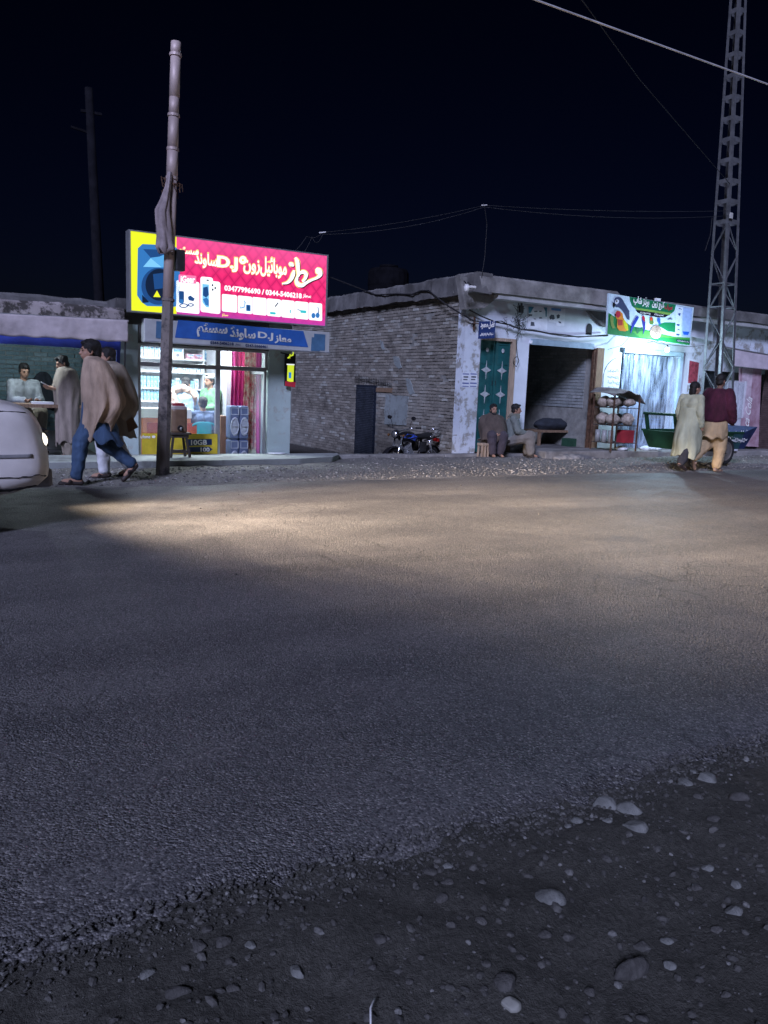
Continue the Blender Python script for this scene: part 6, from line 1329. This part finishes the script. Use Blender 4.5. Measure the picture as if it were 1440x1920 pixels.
def person(label, loc, rz, J=None, h=1.68, skin=SKIN, yaw_h=0, pitch_h=0, hair='short', beard=False, foot=None, curl=.7, group=None, shoes=None, z0=None):
    j = {k: Vector(v) for k, v in {**STAND, **(J or {})}.items()}; k_ = h / 1.68
    t = thing('person', label, 'person', loc, rz, group); t.scale = (k_,) * 3
    b = MB(); hd = j['head']; hm = (Matrix.Rotation(yaw_h, 3, 'Z') @ Matrix.Rotation(pitch_h, 3, 'X'))
    def H(x, y, z): return hd + hm @ Vector((x, y, z))
    b.ell(H(0, -.012, .035), (.074, .092, .085), 18, 12, hm); b.ell(H(0, .022, -.03), (.060, .068, .082), 16, 10, hm); b.ell(H(0, .045, -.075), (.036, .036, .034), 12, 8, hm)
    b.cap(H(0, .092, .0), H(0, .108, -.03), .010, .015, 8); b.ell(H(0, .086, -.062), (.026, .012, .010), 10, 6, hm); b.ell(H(0, .080, .022), (.055, .016, .014), 12, 6, hm)
    for s in (-1, 1): b.ell(H(s * .075, -.008, -.012), (.010, .020, .032), 8, 8, hm)
    b.cap(j['neck'] - Vector((0, .0, .03)), H(0, -.015, -.05), .056, .052)
    b.cap(j['sL'], j['sR'], .062, .062); up = (j['neck'] - j['hip']).normalized()
    for s in (-.075, .075):
        b.cap(j['hip'] + Vector((s, 0, 0)), j['chest'] + Vector((s * 1.05, 0, 0)), .105, .12); b.cap(j['chest'] + Vector((s, 0, 0)), j['neck'] + Vector((s * .5, 0, -.06)), .11, .06)
    for S_ in 'LR':
        s = -1 if S_ == 'L' else 1; hp = j['hip'] + Vector((s * .09, 0, -.02))
        b.cap(j['s' + S_], j['e' + S_], .052, .041); b.cap(j['e' + S_], j['h' + S_], .041, .028); hand(b, j['e' + S_], j['h' + S_], s, curl)
        b.cap(hp, j['k' + S_], .088, .058); b.cap(j['k' + S_], j['a' + S_], .056, .036)
        a = j['a' + S_]; fd = Vector((foot or {}).get(S_, (0, 1, -.22))).normalized(); b.cap(a + Vector((0, 0, -.035)) - fd * .04, a + Vector((0, 0, -.03)) + fd * .13, .036, .028); b.cap(a + Vector((s * .02, 0, -.035)) + fd * .08, a + Vector((s * .01, 0, -.035)) + fd * .15, .026, .022)
    body = blob(b, 'body', skin, t, .0105, 3)
    hb = MB()
    if hair == 'short':
        hb.ell(H(0, -.022, .052), (.082, .098, .085), 20, 12, hm); hb.ell(H(0, -.055, -.01), (.072, .055, .07), 14, 10, hm); hb.ell(H(0, .058, .098), (.055, .035, .025), 12, 8, hm)
        for s in (-1, 1): hb.ell(H(s * .07, .005, .02), (.016, .02, .05), 8, 8, hm)
    if hair == 'long': hb.ell(H(0, -.022, .052), (.086, .10, .088), 20, 12, hm); hb.ell(H(0, -.06, -.05), (.082, .06, .11), 14, 10, hm); hb.ell(H(0, -.07, -.13), (.06, .045, .07), 12, 8, hm)
    if hair: blob(hb, 'hair', HAIR, t, .011, 1, .02, .035)
    fb = MB()
    for s in (-1, 1): fb.ell(H(s * .030, .083, .006), (.013, .006, .006), 8, 6, hm); fb.ell(H(s * .031, .090, .030), (.019, .007, .005), 8, 6, hm)
    if beard: fb.ell(H(0, .035, -.085), (.058, .062, .052), 14, 10, hm); fb.ell(H(0, .090, -.046), (.030, .010, .007), 10, 6, hm); [fb.ell(H(s * .055, .01, -.05), (.014, .035, .05), 8, 8, hm) for s in (-1, 1)]
    o = fb.build('beard' if beard else 'brows', HAIR, t, wd=False, smooth=True)
    for S_ in 'LR':
        if shoes is None: break
        a = j['a' + S_]; fd = Vector((foot or {}).get(S_, (0, 1, -.22))).normalized(); s = -1 if S_ == 'L' else 1; c = MB(); c.cap(a + Vector((0, 0, -.062)) - fd * .055, a + Vector((s * .01, 0, -.058)) + fd * .17, .036, .034); c.cap(a + Vector((0, 0, -.035)) + fd * .07 + Vector((.035, 0, 0)), a + Vector((0, 0, -.035)) + fd * .07 - Vector((.035, 0, 0)), .022, .022); blob(c, 'shoe', shoes, t, .011, 2)
    return t, j, H
def drape(name, rings, m, t, folds=((5, .05, 0, 2), (9, .035, 1, -3)), n=84, lev=8, solid=.008, cap0=False, seed=0, hem=.05):
    """cloth tube: ring = (x, y, z, rx, ry[, fold strength])"""
    P = []; rg = [tuple(r) + ((1.0,) if len(r) == 5 else ()) for r in rings]
    for i in range(len(rg) - 1):
        a, b_, c, d = rg[max(i - 1, 0)], rg[i], rg[i + 1], rg[min(i + 2, len(rg) - 1)]
        for k in range(lev):
            q = k / lev; P.append([.5 * (2 * b_[e] + (c[e] - a[e]) * q + (2 * a[e] - 5 * b_[e] + 4 * c[e] - d[e]) * q * q + (3 * b_[e] - a[e] - 3 * c[e] + d[e]) * q ** 3) for e in range(6)])
    P.append(list(rg[-1])); out = []; N = len(P)
    for i, (x, y, z, rx_, ry_, fs) in enumerate(P):
        v = i / (N - 1); g = []
        for e in range(n):
            a = 2 * math.pi * e / n; k = 1.0
            for f, amp, ph, tw_ in folds: k += fs * amp * 1.5 * (.55 - abs(math.sin((f * a + ph + tw_ * v + 1.6 * noise.noise(Vector((math.cos(a) * 1.2, math.sin(a) * 1.2 + f, v * 2 + seed)))) / 2)))
            k += fs * .13 * noise.noise(Vector((math.cos(a) * 1.6 + seed, math.sin(a) * 1.6, v * 3.2))); zz = z + hem * fs * (noise.noise(Vector((math.cos(a) * 1.1 + seed * 2, math.sin(a) * 1.1, 5))) * 2 + .3 * math.sin(7 * a + seed)) * v * v
            g.append(Vector((x + math.cos(a) * rx_ * k, y + math.sin(a) * ry_ * k, zz)))
        out.append(g)
    mb = MB(); mb.loft(out, cap0, False); return mb.build(name, m, t, smooth=True, wd=False, solid=solid)
def sleeves(name, j, m, t, r=(.072, .068, .062), end=.9, vox=.014, disp=.022, torso=False):
    b = MB()
    for S_ in 'LR': b.cap(j['s' + S_], j['e' + S_], r[0], r[1]); b.cap(j['e' + S_], j['e' + S_].lerp(j['h' + S_], end), r[1], r[2])
    if torso:
        b.cap(j['sL'], j['sR'], .075, .075)
        for s in (-.07, .07): b.cap(j['hip'] + Vector((s, 0, .02)), j['chest'] + Vector((s * 1.1, 0, 0)), .125, .138); b.cap(j['chest'] + Vector((s, 0, 0)), j['neck'] + Vector((s * .6, 0, -.055)), .13, .075)
    return blob(b, name, m, t, vox, 2, disp, .07)
def trousers(j, m, t, r=(.125, .115, .085), disp=.03, name='trousers', end=.93, flare=.0):
    b = MB(); b.cap(j['hip'] + Vector((-.06, 0, 0)), j['hip'] + Vector((.06, 0, 0)), .125, .125)
    for S_ in 'LR':
        s = -1 if S_ == 'L' else 1; hp = j['hip'] + Vector((s * .085, 0, -.03)); b.cap(hp, j['k' + S_], r[0], r[1]); b.cap(j['k' + S_], j['k' + S_].lerp(j['a' + S_], end), r[1], r[2])
    return blob(b, name, m, t, .015, 2, disp, .085)
FEET = lambda px, py: G(px, py)
WR = dict(bump=.9, bs=8, stretch=(1, 1, .38))
SANDAL = mat('dark_sandal', (.03, .022, .02), .6, var=.3); BRSH = mat('brown_wool_shawl', (.33, .245, .18), .95, var=.35, vs=7, **WR); OLV = mat('khaki_wool_shawl', (.24, .205, .16), .95, var=.35, vs=7, **WR)
BLUK = mat('blue_cotton', (.036, .068, .125), .88, var=.35, vs=6, **WR); WHC = mat('white_cotton', (.55, .56, .58), .85, var=.15, vs=5, **WR)
face_to = lambda dx, dy: math.atan2(dy, dx) - math.pi / 2

# 1 man striding left in a brown shawl over blue clothes
p = G(186, 906); h1 = 1.70
t, j, H = person('man in brown shawl and blue clothes striding left past the pole', (p.x, p.y, 0), face_to(-1, .12), dict(head=(0, .09, 1.555), neck=(0, .05, 1.42), chest=(0, .03, 1.27), kL=(-.09, .20, .52), aL=(-.10, .26, .08), kR=(.09, -.06, .49), aR=(.10, -.40, .22), sL=(-.13, .01, 1.33), sR=(.13, .01, 1.33), eL=(-.14, .0, 1.12), hL=(-.06, .0, 1.0), eR=(.14, .0, 1.12), hR=(.06, .0, 1.0)), h1, yaw_h=.25, foot=dict(L=(0, 1, -.05), R=(0, .75, -.9)), shoes=SANDAL)
hb = MB(); hb.ell(H(0, -.03, .06), (.098, .115, .09), 18, 12); hb.ell(H(0, -.09, .0), (.085, .06, .085)); blob(hb, 'hair', HAIR, t, .014, 1, .03, .05)
trousers(j, BLUK, t, (.105, .095, .072), .035)
drape('kameez', [(0, .03, 1.15, .15, .13, .3), (0, .02, .95, .17, .15, .7), (0, .02, .78, .18, .18, 1), (0, .0, .62, .18, .23, 1.3), (0, -.02, .50, .185, .27, 1.5)], BLUK, t, seed=2)
drape('shawl', [(0, .06, 1.50, .07, .075, .1), (0, .05, 1.475, .12, .10, .2), (0, .02, 1.43, .205, .135, .25), (0, -.01, 1.27, .26, .205, .7), (0, -.04, 1.08, .285, .245, 1), (0, -.05, .90, .275, .24, 1.3), (0, .03, .68, .22, .17, 1.6)], BRSH, t, ((4, .09, .5, 3), (7, .07, 1, -4), (12, .035, 2, 5)), seed=5, hem=.08)
# 2 companion just behind, pale trousers, carrying a brown bag
p = G(208, 893); t, j, H = person('man in khaki shawl and white trousers half hidden behind the striding man', (p.x + .05, p.y, 0), face_to(-1, .1), dict(head=(0, .08, 1.55), neck=(0, .05, 1.42), kL=(-.09, .16, .5), aL=(-.1, .14, .08), kR=(.09, -.02, .49), aR=(.1, -.2, .12), sL=(-.13, .01, 1.33), sR=(.13, .01, 1.33), eL=(-.14, .0, 1.12), hL=(-.06, .0, 1.0), eR=(.14, .0, 1.12), hR=(.06, .0, 1.0)), 1.66, foot=dict(R=(0, .9, -.5)), shoes=SANDAL)
trousers(j, WHC, t, (.10, .095, .08), .035)
drape('kameez', [(0, .02, 1.1, .17, .14, .3), (0, .0, .8, .2, .2, .8), (0, 0, .52, .22, .27, 1.2)], OLV, t, seed=9)
drape('shawl', [(0, .05, 1.50, .07, .075, .1), (0, .03, 1.475, .12, .10, .2), (0, 0, 1.43, .205, .14, .25), (0, -.04, 1.24, .24, .20, .7), (0, -.07, 1.02, .25, .235, 1), (0, -.08, .86, .24, .22, 1.3), (0, -.04, .76, .21, .18, 1.4)], OLV, t, ((4, .09, 1.5, 3), (7, .07, 0, -4)), seed=11)
q = S(236, 792, p.y - .12); b = MB(); b.box(q, (.20, .12, .24), Euler((0, -.5, 0)).to_matrix()); b.tube([q + Vector((-.06, 0, .12)), q + Vector((-.04, 0, .24)), q + Vector((.04, 0, .22)), q + Vector((.06, 0, .08))], .008, 6)
o = b.build('bag', mat('brown_bag', (.14, .085, .05), .7, var=.3), bevel=.03); tag(o, 'brown bag carried behind the man in the khaki shawl', 'bag')
# 3 man reading his phone in the stall
p = G(128, 852, -.02); py_ = 13.35; x_ = S(126, 760, py_).x
t, j, H = person('man in long grey brown shawl looking down at a phone in the stall', (x_, py_, -.02), face_to(-1, -.05), dict(head=(0, .06, 1.55), neck=(0, .02, 1.43), eL=(-.2, .04, 1.12), hL=(-.05, .24, 1.16), eR=(.2, .04, 1.12), hR=(.06, .25, 1.15)), 1.60, pitch_h=-.35, shoes=SANDAL)
drape('shawl', [(0, .02, 1.50, .07, .075, .1), (0, .02, 1.475, .13, .11, .2), (0, 0, 1.43, .24, .15, .25), (0, .0, 1.2, .285, .21, .6), (0, 0, .95, .25, .2, .9), (0, 0, .6, .23, .2, 1.1), (0, -.0, .26, .22, .2, 1.2)], mat('grey_brown_wool', (.24, .20, .17), .95, var=.3, vs=7, **WR), t, ((4, .06, 2, 2), (8, .04, 1, -2)), seed=15)
trousers(j, OLV, t, (.11, .1, .085))
b = MB(); b.tube([(-.05, .10, 1.17), (-.05, .22, 1.17)], [.07, .055], 12); b.tube([(.06, .10, 1.16), (.06, .22, 1.16)], [.07, .055], 12); blob(b, 'sleeve', MATS['grey_brown_wool'], t, .014, 2, .02, .05)
ph = MB(); q = Vector((x_, py_, 0)) + Matrix.Rotation(face_to(-1, -.05), 3, 'Z') @ Vector((.0, .31, 1.13)); ph.box(q, (.14, .07, .012), Euler((0, .5, 0)).to_matrix()); tag(ph.build('phone', mat('phone_white', (.6, .62, .65), .3)), 'pale phone held by the man in the long shawl', 'phone')
# 4 man seated behind the table in the stall
x_ = S(44, 740, 14.3).x; zs_ = S(44, 682, 14.3).z
SIT = dict(hip=(0, -.05, .50), chest=(0, .0, .86), neck=(0, .03, 1.02), head=(0, .07, 1.16), sL=(-.185, .02, .965), sR=(.185, .02, .965), eL=(-.23, .1, .70), eR=(.23, .1, .70), hL=(-.1, .34, .70), hR=(.1, .34, .70), kL=(-.12, .38, .52), kR=(.12, .38, .52), aL=(-.12, .36, .09), aR=(.12, .36, .09))
t, j, H = person('young man in pale jacket seated behind the table in the left stall', (x_, 14.3, zs_ - 1.28), face_to(.25, -1), SIT, 1.68, pitch_h=-.3)
sleeves('jacket', j, mat('pale_jacket', (.30, .32, .34), .8, var=.4, vs=5, **WR), t, torso=True); trousers(j, OLV, t)
# 5-7 in the phone shop
x_ = S(343, 740, 14.25).x; zs_ = S(345, 706, 14.25).z
t, j, H = person('customer with a beige scarf leaning over the shop counter', (x_, 14.3, zs_ - 1.66), face_to(.55, .8), dict(head=(0, .2, 1.53), neck=(0, .13, 1.42), chest=(0, .06, 1.28), sL=(-.185, .1, 1.37), sR=(.185, .1, 1.37), eR=(.24, .18, 1.12), hR=(.16, .38, 1.12), eL=(-.24, .18, 1.12), hL=(-.16, .38, 1.12)), 1.66, pitch_h=-.5)
sleeves('shirt', j, mat('pale_blue_shirt', (.40, .58, .72), .8, var=.15), t, torso=True); trousers(j, WHC, t)
b = MB(); b.tube([(-.2, .02, 1.36), (-.1, -.02, 1.45), (.0, .04, 1.48), (.12, .02, 1.43), (.2, .06, 1.33), (.17, .14, 1.15)], [.07, .075, .07, .07, .07, .05], 12); b.tube([(-.16, -.06, 1.4), (-.1, -.09, 1.2), (-.04, -.1, 1.02)], .065, 10); blob(b, 'scarf', mat('beige_scarf', (.55, .40, .26), .9, var=.2, vs=8, c2=(.62, .42, .40)), t, .015, 2, .03, .06)
x_ = S(397, 740, 14.6).x; zs_ = S(396, 703, 14.6).z
t, j, H = person('shopkeeper in white cap and green kameez behind the mullion', (x_, 14.65, zs_ - 1.70), face_to(-.9, -.35), dict(eL=(-.22, .05, 1.12), hL=(-.08, .24, 1.08), eR=(.22, .05, 1.12), hR=(.08, .24, 1.05)), 1.68, beard=False)
mtg = mat('green_kameez', (.14, .32, .16), .85, var=.3, vs=5, **WR); sleeves('kameez', j, mtg, t, torso=True); trousers(j, mtg, t); drape('skirt', [(0, 0, 1.05, .17, .14, .3), (0, 0, .8, .2, .18, .8), (0, 0, .5, .22, .21, 1)], mtg, t)
b = MB(); b.loft([[H(math.cos(a) * r_, -.02 + math.sin(a) * r_ * 1.18, z) for a in [2 * math.pi * k / 20 for k in range(20)]] for r_, z in ((.086, .045), (.092, .075), (.086, .12), (.05, .14))]); b.build('cap', WHC, t, wd=False, smooth=True)
x_ = S(380, 760, 13.9).x; zs_ = S(379, 746, 13.9).z
t, j, H = person('boy in blue shirt seated with his back to the street', (x_, 13.84, zs_ - 1.22), face_to(.05, 1), SIT, 1.62)
sleeves('shirt', j, mat('denim_blue_shirt', (.085, .12, .21), .85, var=.3, vs=5, **WR), t, torso=True); trousers(j, mat('navy_trousers', (.03, .04, .07), .85), t)
# 8 bearded man seated in a shawl
x_ = S(927, 800, 12.92).x
LOWS = dict(SIT, hip=(0, -.05, .36), chest=(0, -.01, .70), neck=(0, .03, .86), head=(0, .07, 1.0), sL=(-.185, .02, .80), sR=(.185, .02, .80), eL=(-.22, .12, .56), eR=(.22, .12, .56), hL=(-.04, .32, .50), hR=(.06, .32, .48), kL=(-.13, .36, .46), kR=(.13, .36, .46), aL=(-.1, .34, .085), aR=(.1, .38, .085))
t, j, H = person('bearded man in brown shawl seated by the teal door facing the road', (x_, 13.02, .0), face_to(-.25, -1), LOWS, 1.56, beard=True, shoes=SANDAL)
drape('shawl', [(0, .03, .93, .075, .08, .1), (0, .03, .895, .13, .12, .2), (0, .02, .85, .25, .16, .25), (0, .06, .68, .31, .24, .6), (0, .12, .50, .31, .30, .9), (0, .15, .34, .30, .28, 1.1)], mat('shaded_brown_shawl', (.075, .058, .048), .95, var=.3, vs=8, **WR), t, ((3, .06, .4, 4), (7, .04, 1, -4)), seed=21)  # shawl colour darkened to stand for the shade he sits in
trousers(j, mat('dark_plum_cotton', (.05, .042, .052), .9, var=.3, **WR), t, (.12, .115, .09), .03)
# 9 older man seated beside him, turned right
x_ = S(966, 800, 12.9).x
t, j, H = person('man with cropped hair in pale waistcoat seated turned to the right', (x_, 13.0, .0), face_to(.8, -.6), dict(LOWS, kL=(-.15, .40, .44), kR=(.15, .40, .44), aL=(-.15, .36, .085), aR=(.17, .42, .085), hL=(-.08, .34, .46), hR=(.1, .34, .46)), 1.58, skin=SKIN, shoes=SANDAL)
mk = mat('shaded_grey_kameez', (.16, .18, .165), .9, var=.35, vs=6, **WR); sleeves('kameez', j, mk, t, torso=True, r=(.085, .08, .07)); trousers(j, mat('shaded_beige_shalwar', (.17, .155, .135), .9, var=.25, **WR), t, (.13, .125, .095), .03)  # kameez and shalwar colours lowered, shade of his seat painted in
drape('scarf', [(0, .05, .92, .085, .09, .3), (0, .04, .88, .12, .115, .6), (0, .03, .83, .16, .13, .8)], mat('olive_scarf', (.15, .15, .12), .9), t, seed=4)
# 10 green kameez, 11 maroon jacket, walking away to the right
p = G(1284, 882); t, j, H = person('person in long pale green kameez walking beside the maroon jacket', (p.x, p.y, 0), face_to(1, .1), dict(head=(.02, .06, 1.56), kL=(-.09, .14, .5), aL=(-.1, .16, .085), kR=(.09, -.06, .48), aR=(.1, -.3, .16)), 1.60, skin=SKIN, yaw_h=-.35, hair='long', shoes=SANDAL, foot=dict(R=(0, .9, -.4)))
gk = mat('pale_green_cotton', (.34, .35, .24), .88, var=.22, vs=6, **WR); sleeves('kameez', j, gk, t, torso=True, r=(.08, .078, .07), end=.95)
drape('skirt', [(0, .0, 1.2, .195, .165, .2), (0, 0, 1.0, .215, .185, .5), (0, -.01, .75, .235, .22, .9), (0, -.02, .48, .26, .26, 1.2), (0, -.02, .30, .26, .27, 1.3)], gk, t, ((5, .05, 1, 2), (8, .04, 0, -2)), seed=31); trousers(j, mat('dark_shalwar', (.03, .03, .035), .9), t)
p = G(1333, 883); t, j, H = person('man in maroon jacket and tan trousers seen from behind', (p.x, p.y, 0), face_to(1, .15), dict(head=(.0, .03, 1.60), kL=(-.09, -.04, .50), aL=(-.12, -.42, .24), kR=(.10, .05, .49), aR=(.09, .02, .085), eL=(-.27, -.02, 1.12), hL=(-.24, .1, .92), eR=(.27, -.02, 1.12), hR=(.24, .1, .92)), 1.72, skin=SKIN_D, hair='short', foot=dict(L=(0, .6, -.9)), shoes=mat('tan_sandal', (.25, .17, .12), .6))
mj = mat('maroon_quilted_jacket', (.05, .008, .02), .9, var=.5, vs=9, **WR)
sleeves('jacket', j, mj, t, torso=True, r=(.105, .10, .085), end=.98, disp=.03)
drape('jacket_back', [(0, .0, 1.47, .085, .085, .1), (0, 0, 1.42, .19, .14, .3), (0, 0, 1.3, .245, .19, .4), (0, -.01, 1.12, .26, .205, .5), (0, -.01, .95, .245, .2, .5), (0, -.01, .89, .225, .185, .4)], mj, t, ((4, .03, 1, 1), (9, .02, 0, 0)), seed=41)
tn = mat('tan_cotton', (.36, .26, .145), .88, var=.25, vs=6, **WR); trousers(j, tn, t, (.125, .115, .09), .035)
drape('kameez_tail', [(0, 0, .98, .2, .165, .2), (0, -.01, .8, .215, .19, .6), (0, -.02, .60, .225, .21, 1.1)], tn, t, seed=45)
